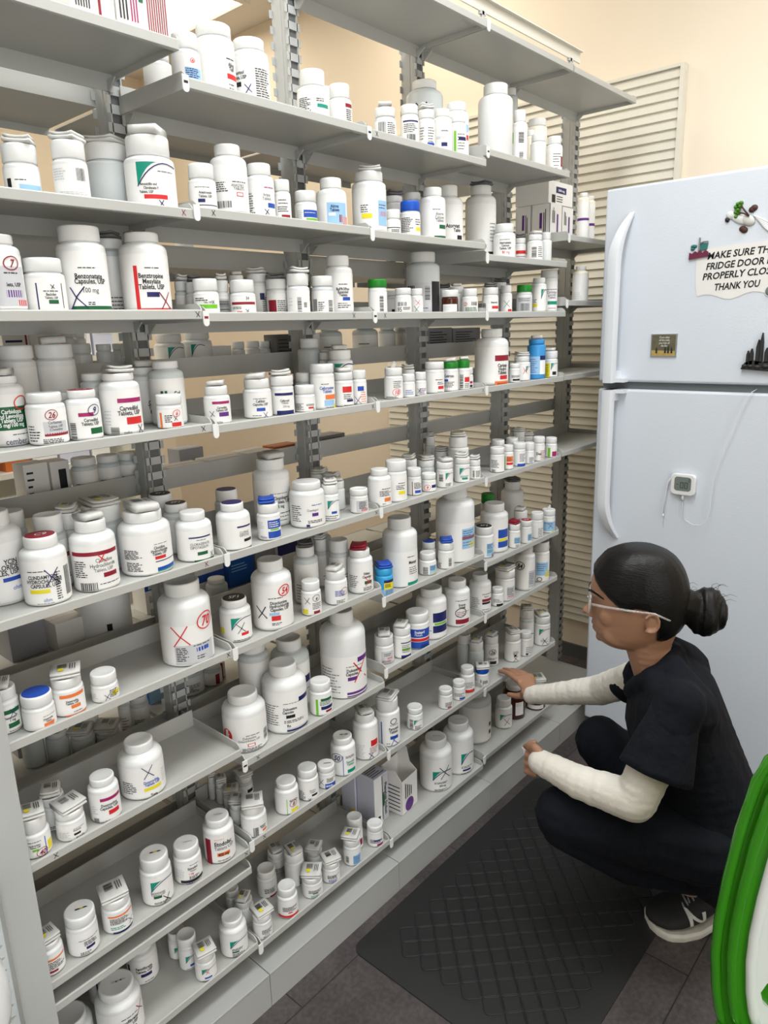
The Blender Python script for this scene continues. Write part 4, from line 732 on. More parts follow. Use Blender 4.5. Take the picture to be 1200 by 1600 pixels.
('B7',0.358,0.0589,0.0551,0.2083,0.0279,0.03,-134.4,'huge jug with purple stripes','r v .6 .98 .6 .68;l -.9 -.15 .1 .55 9 k;l .1 .8 .54 .56 1 k;t Duloxetine .45 .46 .05 k b;t Capsules .35 .4 .05 k b;r v .15 .55 .31 .37;x .7 .45 .3 r;r v .1 .98 .07 .11;r v .1 .98 .03 .05',''),
('C7',0.487,0.0411,0.0245,0.0723,0.0236,0.0226,-137.9,'bottle with yellow-printed leaflet','r s -.3 .9 .05 .8;l 0 .8 .5 .7 2 k;r r .3 .8 .3 .42;l -.2 .8 .1 .25 3 d','L'),
('C7',0.5379,0.0239,0.0231,0.083,0.0223,0.0199,-139.5,'bottle with navy base and square leaflet','r n -.1 .95 .75 .8;l 0 .9 .3 .7 5 k;r L 0 .9 .4 .5;r n -.1 .95 .02 .18','L'),
('C7',0.6119,0.0323,0.0315,0.0969,0.0298,0.0233,-140.8,'bottle wrapped in blue label with red strip','r b -.6 .97 .5 .85;t Enalapril .2 .68 .1 w b;t Maleate .1 .57 .08 w;r r -.6 .97 .34 .46;r b -.6 .97 .05 .32;b .3 .9 .05 .2',''),
('C7',0.6896,0.0447,0.0413,0.1392,0.029,0.0216,-142.1,'taller bottle with two navy blocks','l -.8 -.05 .5 .7 4 k;r n .1 .97 .5 .76;r L .2 .95 .42 .48;r n .1 .97 .2 .4;l -.7 0 .25 .3 1 b',''),
('C7',0.7991,0.0373,0.0365,0.1315,0.0255,0.0204,-144.2,'tall bottle with dark red base block','l -.1 .8 .8 .83 1 k;t Entacap .4 .66 .06 k b;t Tablets .4 .58 .06 k b;o .3 .45 .25 k .;l 0 .9 .34 .5 3 d;r d -.1 .9 .1 .24',''),
('C7',0.8478,0.1,0.0247,0.1156,0.0219,0.0277,-144.0,'white cap just above tall bottle','',''),
('D7',0.9264,0.0444,0.0325,0.1133,0.022,0.0176,-146.2,'bottle with red dose block','l -.7 0 .2 .6 6 k;l .2 .95 .68 .74 1 k;r d .2 .97 .42 .52;t Eplere .6 .58 .06 k;r k .2 .9 .32 .4;l .2 .8 .1 .14 1 k',''),
('D7',0.9882,0.0231,0.0185,0.055,0.0165,0.0132,-147.6,'tiny ribbed-cap bottle','r k -.1 .9 .05 .25;l -.6 .8 .35 .7 3 k',''),
('D7',1.0467,0.0329,0.0298,0.0965,0.0298,0.0231,-148.2,'bottle with rolled plastic leaflet','r s .2 .95 .1 .7;l .25 .9 .3 .65 5 k;r r .3 .9 .2 .28','L'),
('D7',1.1643,0.0326,0.0318,0.1443,0.0236,0.0224,-149.8,'tall bottle with handwritten circled 84','o -.5 .75 .22 k 84;r s .4 .97 .1 .6;l .45 .9 .2 .55 7 n',''),
('D7',1.2591,0.0283,0.0275,0.135,0.0254,0.03,-151.1,'tall slim bottle with blue label at shelf end','r c -.5 .8 .25 .7;l -.4 .7 .4 .68 4 n;r y .5 .95 .2 .4;o -.1 .12 .12 k .',''),
('A8',-0.4067,0.0342,0.0221,0.0595,0.0182,0.0092,-107.9,'bottle with curled leaflet beside end panel','r o -.5 .95 .7 .78;l -.6 .95 .3 .65 5 k;r d -.5 .4 .15 .25','L2'),
('A8',-0.3486,0.0328,0.0262,0.0779,0.0256,0.0187,-110.5,'bottle with yellow print on cap top','l -.3 .9 .62 .66 1 n;l 0 .8 .4 .58 4 k;r n .1 .65 .26 .36;l -.3 .5 .08 .2 2 k','Y'),
('A8',-0.2832,0.0326,0.026,0.0659,0.0248,0.0158,-113.4,'bottle with orange band and pleated leaflet','r o -.6 .95 .8 .88;l -.5 .8 .45 .76 6 k;l -.5 .6 .2 .36 2 e;x .8 .35 .25 k;r n -.4 .9 .02 .1','L2'),
('A8',-0.1976,0.0346,0.029,0.0978,0.026,0.0235,-116.9,'bottle with green corner and black X','g -.4 .95 .5 .8;t Escitalopram 0 .42 .06 k;t Tablets,_USP 0 .35 .06 k;r g -.3 .2 .26 .34;x .5 .18 .22 k;l -.3 .8 .08 .14 2 k','Y'),
('A8',-0.1279,0.0347,0.0269,0.0774,0.0244,0.0186,-119.7,'bottle with black base band','l -.9 -.3 .3 .7 5 s;l .1 .7 .8 .84 1 k;t Estradiol .3 .64 .09 k b;t Tablets .3 .54 .07 k;t 1_mg .15 .42 .08 r b;l 0 .8 .22 .36 3 k;r k -.6 .95 .08 .2;t DRX 0 .02 .09 n','P'),
('A8',-0.0502,0.0359,0.0313,0.0945,0.024,0.0147,-122.5,'bottle with thick red side bar and bold black name','r d -.85 -.55 .0 .85;l -.3 .3 .82 .85 1 o;t Etodolac .25 .62 .13 k b;t Tablets_USP .3 .48 .1 k;r o -.2 .6 .26 .38;t 400_mg .2 .28 .09 k b;l -.2 .6 .1 .14 1 k','P'),
('B8',0.035,0.0283,0.0275,0.0673,0.0234,0.0161,-125.4,'bottle with barcode and square leaflet','b -.1 .3 .1 .55;t Entecavir .65 .5 .08 k b;t Tablets .65 .4 .08 k b;r o .6 .9 .2 .32','L2'),
('B8',0.0432,0.1893,0.0088,0.058,0.0081,0.0139,-121.4,'leaflet-topped bottle nearest post in huddle','','L2'),
('B8',0.0495,0.1621,0.0129,0.0534,0.0119,0.0128,-122.6,'leaflet-topped bottle in middle of huddle','','L2'),
('B8',0.0645,0.1865,0.0095,0.0391,0.0087,0.0094,-123.1,'leaflet-topped bottle rearmost in huddle','','L2'),
('B8',0.05,0.125,0.0181,0.0427,0.0167,0.0102,-124.0,'leaflet-topped bottle right in huddle','','L2'),
('B8',0.0318,0.0779,0.0188,0.0494,0.0174,0.0119,-124.0,'leaflet-topped bottle behind barcode bottle','','L2'),
('B8',0.1042,0.15,0.0195,0.0458,0.018,0.011,-125.1,'grey bottle with dark leaflet apart from huddle','r k .3 .9 .3 .6','K2'),
('B8',0.129,0.0275,0.0267,0.0733,0.0224,0.0114,-128.7,'plain bottle with yellow dose patch','r L -.05 0 .05 .75;l .2 .9 .6 .7 2 k;o .5 .5 .25 d 8;r y .3 .85 .12 .26',''),
('B8',0.1917,0.0252,0.0244,0.0748,0.0222,0.018,-130.7,'bottle with all-round fine print','l -.9 -.2 .05 .55 7 k;t Exemest .4 .5 .07 k;t Tablets .4 .4 .07 k;r k .3 .8 .22 .32;x .1 .08 .15 n',''),
('B8',0.2472,0.0213,0.0205,0.0559,0.0205,0.0134,-132.4,'small bottle with red mark on cap','r b -.2 .95 .05 .4;l 0 .9 .5 .8 4 k;x -.6 .5 .4 n;l -.1 .8 .15 .3 2 w','M'),
('B8',0.3147,0.0312,0.0304,0.0953,0.0234,0.0148,-134.0,'bottle with blue circled number and dotted line','o -.5 .72 .3 n 50;r b -.05 0 .05 .8;l .2 .9 .68 .78 2 k;t Famotid .55 .5 .08 e b;t Tablets .55 .4 .08 e b;r e .3 .9 .12 .25','Y'),
('B8',0.399,0.034,0.0315,0.1192,0.0242,0.0185,-136.0,'bottle with barcode leaflet and red print','l -.7 0 .1 .5 9 s;r r .4 .9 .42 .6;l .3 .95 .2 .4 4 d;x .4 .15 .15 n','L'),
('C8',0.4861,0.037,0.0326,0.1281,0.0284,0.03,-138.0,'tall bottle with dotted blue line and blue X','r b -.5 -.42 .05 .8;o .5 .8 .15 k .;l .2 .8 .66 .7 1 k;t Famotid .5 .53 .08 k b;t Tablets .5 .43 .08 k b;r b .2 .8 .24 .34;x .5 .2 .25 b;l -.1 .2 .1 .14 1 k','L'),
('C8',0.5848,0.0251,0.0217,0.0616,0.0208,0.0148,-140.5,'small bottle alone with green patch','B -.6 -.2 .1 .8;g -.1 .9 .4 .75;l .0 .8 .1 .35 3 k',''),
('C8',0.7236,0.0247,0.0201,0.0568,0.0192,0.0136,-143.2,'small bottle, left of a close pair','l 0 .9 .2 .6 4 k;r r .3 .8 .1 .2',''),
('C8',0.7871,0.0232,0.0187,0.0544,0.0177,0.0141,-144.4,'smaller bottle, right of a close pair','l -.6 .8 .35 .7 3 k;r b .1 .9 .1 .28',''),
('C8',0.8418,0.032,0.0219,0.0748,0.019,0.018,-145.1,'bottle with red base band','l -.2 .9 .3 .7 4 k;r r -.5 .95 .03 .2',''),
('D8',0.9134,0.0275,0.0215,0.0556,0.0205,0.0134,-146.3,'blue-capped bottle under flat leaflet','r n -.2 -.1 .2 .7;r n -.1 .2 .2 .26;l .1 .9 .3 .6 4 k','BL'),
('D8',1.0493,0.0816,0.0217,0.0992,0.0206,0.0238,-147.2,'bottle with ringed handwriting behind blue cap','o .2 .7 .25 k 26;r k -.2 .7 .1 .25;l -.5 .8 .3 .42 2 k','L'),
('D8',0.9594,0.08,0.023,0.1115,0.021,0.0268,-145.9,'grey leaflet-topped bottle beside ringed one','','L'),
('D8',0.9607,0.1271,0.021,0.1227,0.02,0.0295,-144.8,'grey bottle leftmost at back','',''),
('D8',1.1174,0.0446,0.0261,0.0952,0.024,0.0228,-148.9,'white bottle with black handwriting','l .1 .8 .4 .6 3 k;x .4 .2 .25 k;r k .2 .5 .3 .4','L'),
('D8',1.1733,0.0299,0.019,0.0824,0.018,0.0198,-150.0,'slim bottle with small print','l .1 .9 .2 .65 4 k;r k .1 .5 .1 .2',''),
('D8',1.285,0.032,0.0275,0.1034,0.0264,0.0248,-151.5,'bottle with green corner at shelf end','g -.3 .95 .55 .85;l -.1 .8 .2 .35 2 n;x .4 .25 .3 k','L'),
('D8',1.2308,0.06,0.0238,0.1365,0.0227,0.03,-150.0,'grey bottle with green corner behind','g -.2 .95 .3 .55','L'),
('A10',-0.2976,0.0484,0.0419,0.1065,0.0321,0.0165,-112.5,'big bottle with navy line and bold name in front','r n -.5 -.42 .0 .7;l 0 .7 .72 .76 1 k;t Fenofibrate .3 .58 .09 k b;t Tablets,_USP .3 .47 .08 k b;r n .1 .6 .3 .4;x .8 .75 .25 d','P'),
('A10',-0.2053,0.1249,0.0308,0.0855,0.0241,0.0133,-114.9,'big bottle with bold name behind','r n -.9 -.8 .1 .8;t Fenofibrate .05 .62 .1 k b;t Tablets,_USP .05 .5 .09 k b;r n -.2 .5 .32 .44;l 0 .6 .1 .16 1 k',''),
('A10',-0.282,0.14,0.0297,0.112,0.0232,0.0174,-111.6,'big bottle with navy line furthest back','r n -.5 -.42 .1 .8;t Feno .1 .62 .1 k b',''),
('A10',-0.3739,0.0925,0.0388,0.0661,0.0303,0.0102,-108.5,'plain white jar cut by bottom edge','',''),
('A10',-0.1293,0.1127,0.0186,0.0631,0.0173,0.0152,-118.0,'slim bottle with green corner half under shelf','g -.4 .95 .45 .75;r n .2 .8 .2 .3',''),
('A10',-0.1304,0.0712,0.019,0.0774,0.0196,0.0186,-118.8,'slim bottle with green corner in middle','g -.3 .95 .4 .7;r b .1 .7 .2 .3;l -.3 .8 .08 .12 1 k',''),
('A10',-0.121,0.0222,0.0214,0.0606,0.0207,0.0145,-120.2,'bottle with green corner and curled leaflet','g -.4 .95 .5 .8;x .1 .6 .2 r;r b -.2 .5 .2 .3;l -.4 .8 .05 .12 1 k','L2'),
('A10',-0.042,0.03,0.0292,0.0844,0.0222,0.0131,-123.0,'larger bottle with green corner and fine print','g -.3 .95 .42 .7;l -.2 .6 .3 .4 2 k;r g -.2 .3 .22 .28;l -.2 .8 .05 .2 4 k',''),
('B9',0.0288,0.0849,0.0213,0.0572,0.0191,0.0137,-124.0,'grey bottle with yellow-printed leaflet','','L'),
('B9',0.0273,0.1255,0.0162,0.0632,0.0147,0.0152,-122.6,'frosted grey bottle furthest back','',''),
('B9',0.0301,0.0223,0.0215,0.0572,0.0208,0.0137,-125.7,'front bottle with stacked leaflets','l -.1 .9 .4 .7 4 k;t Finaster .4 .3 .08 k;l 0 .8 .1 .25 2 k','L2'),
('B9',0.1068,0.0245,0.0237,0.0741,0.0208,0.0178,-128.1,'bottle with red base band','l -.5 .9 .4 .65 5 k;r r 0 .4 .3 .36;r r -.9 .95 .08 .2',''),
('B9',0.1159,0.1091,0.0231,0.0681,0.0215,0.0163,-126.4,'shaded bottle behind red base band','l -.3 .9 .3 .6 5 k;r d .2 .9 .05 .15',''),
('B9',0.1755,0.144,0.0216,0.0627,0.02,0.0151,-127.4,'shaded bottle with square printed leaflet','B -.2 .8 .1 .6','L'),
('B9',0.1823,0.0838,0.0235,0.0889,0.0227,0.0213,-129.0,'shaded flat-topped bottle with printed cap','B .4 .9 .1 .5','K3'),
('B9',0.1859,0.0254,0.0246,0.0521,0.0238,0.0125,-130.5,'bottle with folded square leaflet and blue print','l -.4 .9 .45 .7 4 k;r k 0 .5 .38 .44;l -.2 .8 .1 .3 4 e','L2'),
('B9',0.2469,0.0237,0.022,0.0523,0.0213,0.0126,-132.3,'bottle with yellow and black printed leaflet','l -.4 .9 .4 .7 5 k;l -.3 .8 .1 .35 4 b','L2'),
('B9',0.2504,0.085,0.0202,0.05,0.0194,0.012,-130.9,'shaded bottle with yellow leaflet at back','','L2'),
('B9',0.3223,0.0233,0.0219,0.0712,0.0211,0.0171,-134.4,'bottle with blue print and barcode leaflet','r c .1 .9 .1 .65;l .1 .9 .15 .6 6 b;B -.7 -.4 .2 .6','L2'),
('B9',0.4094,0.0234,0.021,0.0593,0.021,0.0142,-136.6,'short plain-capped bottle at shelf end','l -.6 .9 .3 .6 4 k;r p .2 .9 .1 .25;r b -.2 .8 .45 .55',''),
('B9',0.3664,0.055,0.0199,0.0898,0.0199,0.0215,-134.7,'frosted cap behind barcode leaflet','r d .5 .9 .2 .5',''),
('C9',0.7176,0.0576,0.0472,0.1557,0.0312,0.0241,-142.3,'large jar with green corner and black X','g -.2 .9 .35 .6;x .55 .55 .3 k;l -.1 .85 .24 .3 2 k;t 800_mg .4 .16 .05 k b;l -.1 .7 .04 .1 2 k','P'),
('C9',0.8264,0.0547,0.0461,0.1604,0.0304,0.0249,-144.5,'large jar with green corner nearest hand','g .2 .95 .3 .6;l .2 .9 .18 .25 2 k;r n .3 .8 .1 .15;l .2 .8 .02 .06 1 k','P'),
('D9',0.9689,0.0909,0.0515,0.1837,0.034,0.0285,-145.8,'frosted large jar behind two others','r k .85 .95 .2 .3;r k .85 .95 .4 .5',''),
('D9',1.0824,0.0536,0.0276,0.1034,0.0233,0.0248,-148.2,'white bottle with green corner below reaching hand','g -.4 .9 .45 .75;x .4 .4 .3 k;l -.3 .7 .05 .12 1 k','P'),
('D9',1.1633,0.0639,0.0381,0.1189,0.0272,0.0184,-149.1,'brown bottle with white cap under the hand','r w .15 .8 .2 .75;r r .2 .75 .42 .55;l .2 .75 .58 .72 3 s;r c .2 .75 .25 .32','A'),
('D9',1.2574,0.0341,0.0333,0.1039,0.0289,0.0249,-150.9,'brown bottle with square leaflet under the sleeve','r w -.8 .8 .1 .3;r n -.6 .5 .12 .2','AL'),
('~1.364',0.1932,0.42,0.0338,0.0892,0.0285,0.0186,-122.5,'bottle with teal corner seen through the second column, left of two','g -.1 .9 .55 .95;l -.1 .8 .3 .45 2 k;r e -.1 .4 .2 .28',''),
('~1.364',0.27,0.42,0.0348,0.0963,0.0294,0.0209,-124.5,'bottle with teal corner and X seen through the second column','g -.4 .5 .55 .95;l -.2 .8 .3 .45 2 k;x .7 .2 .15 k',''),
('~1.364',0.3761,0.4,0.0168,0.0655,0.0152,0.0167,-127.5,'small bottle with teal corner behind the second column','g -.4 .8 .5 .8',''),
('~1.364',0.4225,0.4,0.0188,0.0656,0.0164,0.0154,-128.6,'small bottle with two blue blocks, left of a pair behind the second column','r b -.5 .8 .5 .7;r b -.5 .8 .2 .4',''),
('~1.364',0.4644,0.405,0.0183,0.0643,0.0167,0.0157,-129.5,'small bottle with two blue blocks, right of a pair behind the second column','r b -.5 .5 .5 .7;r b -.5 .5 .2 .4',''),
('~1.364',0.6588,0.36,0.0335,0.1041,0.0247,0.0177,-134.5,'grey shaded bottle seen through gap beside the third upright','r k -.5 .4 .55 .58;l -.6 .8 .1 .5 6 k',''),
('~1.364',0.8015,0.36,0.0371,0.1074,0.026,0.0183,-137.2,'grey shaded bottle right of the third upright','r k -.5 .3 .6 .63;l -.6 .8 .1 .5 6 k',''),
('~1.364',0.9098,0.37,0.025,0.1007,0.0212,0.0171,-138.9,'first of three slim grey bottles behind the third column','r k 0 .6 .1 .3',''),
('~1.364',0.9788,0.37,0.0256,0.0997,0.0217,0.0169,-140.1,'middle of three slim grey bottles behind the third column','r k 0 .6 .1 .3',''),
('~1.364',1.0443,0.38,0.0242,0.099,0.0222,0.0168,-140.9,'last of three slim grey bottles behind the third column','r k 0 .6 .1 .3',''),
('~1.364',-0.0765,0.414,0.0124,0.1081,0.0111,0.0184,-114.9,'small white bottle behind the leftmost column, first of a row','',''),
('~1.364',-0.0541,0.4,0.0125,0.1064,0.0112,0.0181,-115.6,'small white bottle behind the leftmost column, second of a row','',''),
('~1.364',-0.0276,0.411,0.0147,0.106,0.0127,0.018,-116.4,'small white bottle behind the leftmost column, third of a row','',''),
('~1.364',-0.0169,0.33,0.0157,0.0723,0.0144,0.0124,-117.9,'white-capped bottle behind the first upright, left of a pair','',''),
('~1.364',0.0174,0.33,0.0146,0.0724,0.0133,0.0123,-119.0,'white-capped bottle behind the first upright, right of a pair','',''),
('~1.364',-0.067,0.33,0.0217,0.0752,0.0205,0.0181,-116.3,'wide-capped white bottle behind the dark jars','',''),
('~1.589',-0.115,0.4,0.0337,0.0485,0.0237,0.0138,-113.7,'white bottle with yellow print behind the leftmost column','r y .0 .3 .6 .8;o .9 .9 .15 r .',''),
('~1.589',0.2082,0.42,0.0175,0.0583,0.0139,0.0109,-122.9,'bottle with lime bar, left of a pair behind the second column','r L -.6 -.2 .1 .6;l 0 .9 .2 .6 3 k',''),
('~1.589',0.2598,0.42,0.0284,0.0676,0.0209,0.0166,-124.2,'bottle with lime bar and blue base, right of a pair behind the second column','r L -.65 -.4 .05 .6;l -.1 .9 .3 .65 4 k;r n 0 .6 .0 .08',''),
('~1.589',0.3076,0.4,0.0175,0.04,0.016,0.0085,-125.8,'short cream bottle behind the second column','','H'),
('~1.589',0.9259,0.36,0.0227,0.0412,0.0189,0.0107,-139.4,'grey bottle with black leaflet behind the third column','','K'),
('~1.589',1.398,0.36,0.0275,0.04,0.0242,0.0166,-146.2,'white bottle behind the third column near the fourth upright','',''),
('~1.134',-0.1048,0.3,0.0245,0.0854,0.0232,0.0145,-115.5,'first of three grey jars behind the leftmost column','l -.7 .7 .1 .6 5 k',''),
('~1.134',-0.0536,0.3,0.0224,0.0834,0.0211,0.0142,-117.2,'middle of three grey jars behind the leftmost column','l -.7 .7 .1 .6 5 k',''),
('~1.134',-0.0052,0.3,0.0243,0.0815,0.023,0.0138,-118.8,'last of three grey jars behind the leftmost column','l -.7 .7 .1 .6 5 k',''),
('~0.819',-0.0847,0.335,0.0532,0.19,0.0518,0.03,-115.6,'very large upturned white jar behind the leftmost column','r k .0 .2 .2 .3',''),
('~0.819',0.1874,0.31,0.0264,0.0605,0.0202,0.0103,-124.3,'frosted bottle in front of the blue carton','',''),
('~0.589',-0.1456,0.352,0.0207,0.0972,0.018,0.0165,-114.0,'white bottle with red base line behind the leftmost column','r r 0 .9 .0 .08',''),
('~0.589',-0.0831,0.31,0.0121,0.0892,0.0106,0.0152,-116.1,'slim bottle behind the leftmost column, left of a pair','l -.6 .6 .2 .7 5 d',''),
('~0.589',-0.0471,0.31,0.021,0.0794,0.0188,0.0135,-117.3,'grey bottle behind the leftmost column, right of a pair','l -.6 .6 .2 .5 4 k',''),
('~0.589',-0.2664,0.354,0.0221,0.0771,0.0208,0.0131,-109.9,'leaflet-topped grey bottle, first of four behind the leftmost column','','L2'),
('~0.589',-0.223,0.338,0.0227,0.0648,0.0213,0.011,-111.4,'leaflet-topped grey bottle, second of four behind the leftmost column','','L2'),
('~0.589',-0.1787,0.318,0.0246,0.046,0.0225,0.008,-113.0,'leaflet-topped grey bottle, third of four behind the leftmost column','','L2'),
('~0.589',-0.1305,0.3,0.0252,0.04,0.0231,0.008,-114.7,'leaflet-topped grey bottle, last of four behind the leftmost column','','L2'),
('~0.589',0.1223,0.37,0.0367,0.0726,0.0319,0.0123,-121.6,'grey bottle in shade behind the second column, left of a pair','l -.7 .7 .2 .6 6 k',''),
('~0.589',0.184,0.36,0.0245,0.0534,0.022,0.0091,-123.3,'grey bottle in shade behind the second column, right of a pair','r d .3 .7 .1 .8',''),
('~0.589',1.0318,0.34,0.0245,0.04,0.0223,0.008,-141.5,'grey bottle behind the third column below the enamel block bottles','',''),
('~0.589',1.1243,0.34,0.0252,0.04,0.0229,0.008,-142.9,'grey bottle behind the third column nearest the fourth upright','',''),
]
used = {}
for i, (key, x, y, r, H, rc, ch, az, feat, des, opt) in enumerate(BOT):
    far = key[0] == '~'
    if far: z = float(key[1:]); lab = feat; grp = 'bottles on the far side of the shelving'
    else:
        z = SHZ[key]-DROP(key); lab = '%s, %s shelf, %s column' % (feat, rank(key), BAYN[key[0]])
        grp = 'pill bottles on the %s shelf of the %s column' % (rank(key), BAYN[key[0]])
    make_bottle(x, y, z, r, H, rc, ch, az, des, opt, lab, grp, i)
# ------------------------------------------------------------------ cartons
def carton(name, x0, x1, y0, y1, z0, z1, m, label, group=None, prints=(), cat='carton', rot=0):
    t = tag(empty(name, ((x0+x1)/2, (y0+y1)/2, z0+.0006), rot), label, cat, group)
    hx, hy, h = (x1-x0)/2, (y1-y0)/2, z1-z0
    b = MB(); b.box(-hx, hx, -hy, hy, 0, h, m); o = b.build('box', t, bevel=.0008)
    b = MB()
    b.box(-hx-.0003, hx+.0003, -.0012, .0012, h-.0002, h+.0004, 'ink_s')
    b.build('tuck_flap', t)
    if prints:
        b = MB()
        for face, k, u0, u1, v0, v1, c, *txt in prints:
            fn = {'f': lambda u, v, d: (-hx+2*hx*u, -hy-d, h*v), 's': lambda u, v, d: (-hx-d, hy-2*hy*u, h*v), 't': lambda u, v, d: (-hx+2*hx*u, -hy+2*hy*v, h+d)}[face]
            d = .0009
            if k == 'r': b.add([fn(u0, v0, .0006), fn(u1, v0, .0006), fn(u1, v1, .0006), fn(u0, v1, .0006)], [(0, 1, 2, 3)], 'ink_'+c)
            elif k == 'l':
                n = int(txt[0]); rnd = random.Random(u0+v0+len(label))
                for i in range(n):
                    if v1-v0 > u1-u0 and len(txt) > 1:
                        a = u0+(u1-u0)*(i+.2)/n; e = v0+(v1-v0)*rnd.uniform(.6, 1); b.add([fn(a, v0, d), fn(a+(u1-u0)*.45/n, v0, d), fn(a+(u1-u0)*.45/n, e, d), fn(a, e, d)], [(0, 1, 2, 3)], 'ink_'+c)
                    else:
                        a = v0+(v1-v0)*(i+.2)/n; e = u0+(u1-u0)*rnd.uniform(.6, 1); b.add([fn(u0, a, d), fn(e, a, d), fn(e, a+(v1-v0)*.3/n, d), fn(u0, a+(v1-v0)*.3/n, d)], [(0, 1, 2, 3)], 'ink_'+c)
            elif k == 't':
                vs, fs, wd = text_layout(txt[0], 1.0, True, .85); vertical = len(txt) > 1
                W = {'f': 2*hx, 's': 2*hy, 't': 2*hx}[face]; Hh = h if face != 't' else 2*hy
                hh = (v1-v0)
                if vertical: vs = [fn((u0+u1)/2+y*(u1-u0)*1-(u1-u0)/2, (v0+v1)/2-x*(v1-v0)/wd, .0012) for x, y in vs]
                else: vs = [fn((u0+u1)/2+x*(u1-u0)/wd, v0+y*hh, .0012) for x, y in vs]
                b.add(vs, fs, 'ink_'+c)
            elif k == 'e':
                n = 20; b.add([fn((u0+u1)/2+(u1-u0)/2*math.cos(2*PI*i/n), (v0+v1)/2+(v1-v0)/2*math.sin(2*PI*i/n), .0008) for i in range(n)], [tuple(range(n))], 'ink_'+c)
        b.build('print', t)
    return t
zA = SHZ['A1']-DROP('A1')
carton('medicine_carton', -.172, -.102, .012, .11, zA, zA+.115, 'carton', 'white carton with grey print, left of two on the topmost shelf', 'cartons on the topmost shelf', [('f', 'l', .1, .45, .1, .9, 'k', 6, 1), ('f', 'r', .62, .68, .05, .3, 'd'), ('f', 'r', .94, .97, 0, 1, 's')])
carton('medicine_carton', -.100, -.008, .010, .115, zA, zA+.12, 'carton', 'pinkish white carton with green box, right of two on the topmost shelf', 'cartons on the topmost shelf', [('f', 'l', .04, .22, .1, .6, 'k', 3, 1), ('f', 'r', .42, .5, .35, .8, 'g'), ('f', 'l', .25, .4, .1, .75, 'p', 3, 1), ('f', 'l', .56, .95, .05, .95, 'd', 9, 1)])
carton('medicine_carton', -.345, -.262, .165, .198, SHZ['A2']-.003, SHZ['A2']+.066, 'darkcarton', 'charcoal carton with black print behind the crumpled leaflet bottle', None, [('f', 'l', .05, .95, .08, .9, 'k', 9)])
zE = SHZ['E2']-DROP('E2'); cp = [('s', 'r', .42, .56, .3, .75, 'v'), ('s', 'l', .62, .8, .2, .85, 'k', 2, 1), ('s', 'r', .97, 1, 0, 1, 'n'), ('f', 'l', .15, .4, .45, .9, 'k', 3, 1), ('f', 'r', .55, .68, .2, .72, 'v')]
G = 'cream cartons beside the fridge'
carton('medicine_carton', 1.335, 1.408, .068, .131, zE, zE+.1, 'carton', 'cream carton with purple strip at the front left of the carton pile', G, cp)
carton('medicine_carton', 1.335, 1.408, .133, .19, zE, zE+.1, 'carton', 'cream carton with purple strip at the rear left of the carton pile', G, cp)
carton('medicine_carton', 1.411, 1.482, .068, .131, zE, zE+.097, 'carton', 'cream carton with purple strip at the right of the carton pile', G, cp)
carton('medicine_carton', 1.325, 1.478, .07, .185, zE+.1005, zE+.165, 'carton', 'cream carton with dark blue box lying on top of the carton pile', G, [('f', 'r', .3, .72, .5, .78, 'n'), ('f', 't', .38, .64, .58, .68, 'w', '500 mg'), ('f', 'l', .32, .6, .1, .42, 'k', 3), ('f', 'r', .13, .27, .05, .4, 'k')])
zC = SHZ['C9']-DROP('C9')
carton('medicine_carton', .456, .513, .066, .13, zC, zC+.145, 'lavender', 'lavender carton with green oval and yellow corner on the lowest shelf', 'cartons on the lowest shelf', [('f', 'r', .0, .6, .0, .99, 'w'), ('f', 'r', .55, .98, .03, .97, 's'), ('f', 't', .72, .9, .12, .8, 'k', 'Phenytoin Sodium', 1), ('f', 'e', .58, .72, .3, .62, 'g'), ('f', 'r', .12, .4, .0, .16, 'y'), ('t', 'l', .05, .95, .1, .9, 'k', 6)])
carton('medicine_carton', .452, .51, .134, .186, zC, zC+.125, 'lavender', 'pale carton with yellow corner standing behind the lavender one', 'cartons on the lowest shelf', [('s', 'r', .7, .95, 0, .2, 'y')])
def open_carton():
    t = tag(empty('open_carton', (.572, .075, zC+.0006), .09), 'opened white carton with purple circle and torn flap on the lowest shelf', 'carton')
    hx, hy, h, w_ = .038, .034, .105, .0012
    b = MB(); b.box(-hx, hx, -hy, -hy+w_, 0, h, 'carton'); b.box(-hx, hx, hy-w_, hy, 0, h+.03, 'carton'); b.box(-hx, -hx+w_, -hy, hy, 0, h, 'carton'); b.box(hx-w_, hx, -hy, hy, 0, h, 'carton'); b.box(-hx, hx, -hy, hy, 0, w_, 'carton'); b.build('box', t)
    b = MB(); b.prism([(-hy, h), (-.01, h+.018), (.0, h+.06), (.02, h+.07), (hy, h+.03), (hy, h)], lambda u, v, d: (d, u, v), hx-w_, hx, 'carton'); b.build('flap', t)
    b = MB(); b.prism([(-hy, h), (-.012, h+.03), (.008, h+.022), (hy, h+.03), (hy, h)], lambda u, v, d: (d, u, v), -hx, -hx+w_, 'carton'); b.build('flap', t)
    b = MB(); n = 20; b.add([(-.002+.02*math.cos(2*PI*i/n), -hy-.0006, .02+.02*math.sin(2*PI*i/n)) for i in range(n)], [tuple(range(n))], 'ink_v')
    for i in range(4): b.add([(-.022+.009*i, -hy-.0008, .045), (-.018+.009*i, -hy-.0008, .045), (-.018+.009*i, -hy-.0008, .092-.006*i), (-.022+.009*i, -hy-.0008, .092-.006*i)], [(0, 1, 2, 3)], 'ink_k')
    for i in range(7): b.add([(-hx-.0006, -.028+.0, .012+.012*i), (-hx-.0006, .01+.003*(i % 3), .012+.012*i), (-hx-.0006, .01+.003*(i % 3), .015+.012*i), (-hx-.0006, -.028, .015+.012*i)], [(0, 1, 2, 3)], 'ink_k')
    b.box(hx+.0003, hx+.0007, -.01, .03, .03, .1, 'ink_n')
    b.build('print', t)
open_carton()
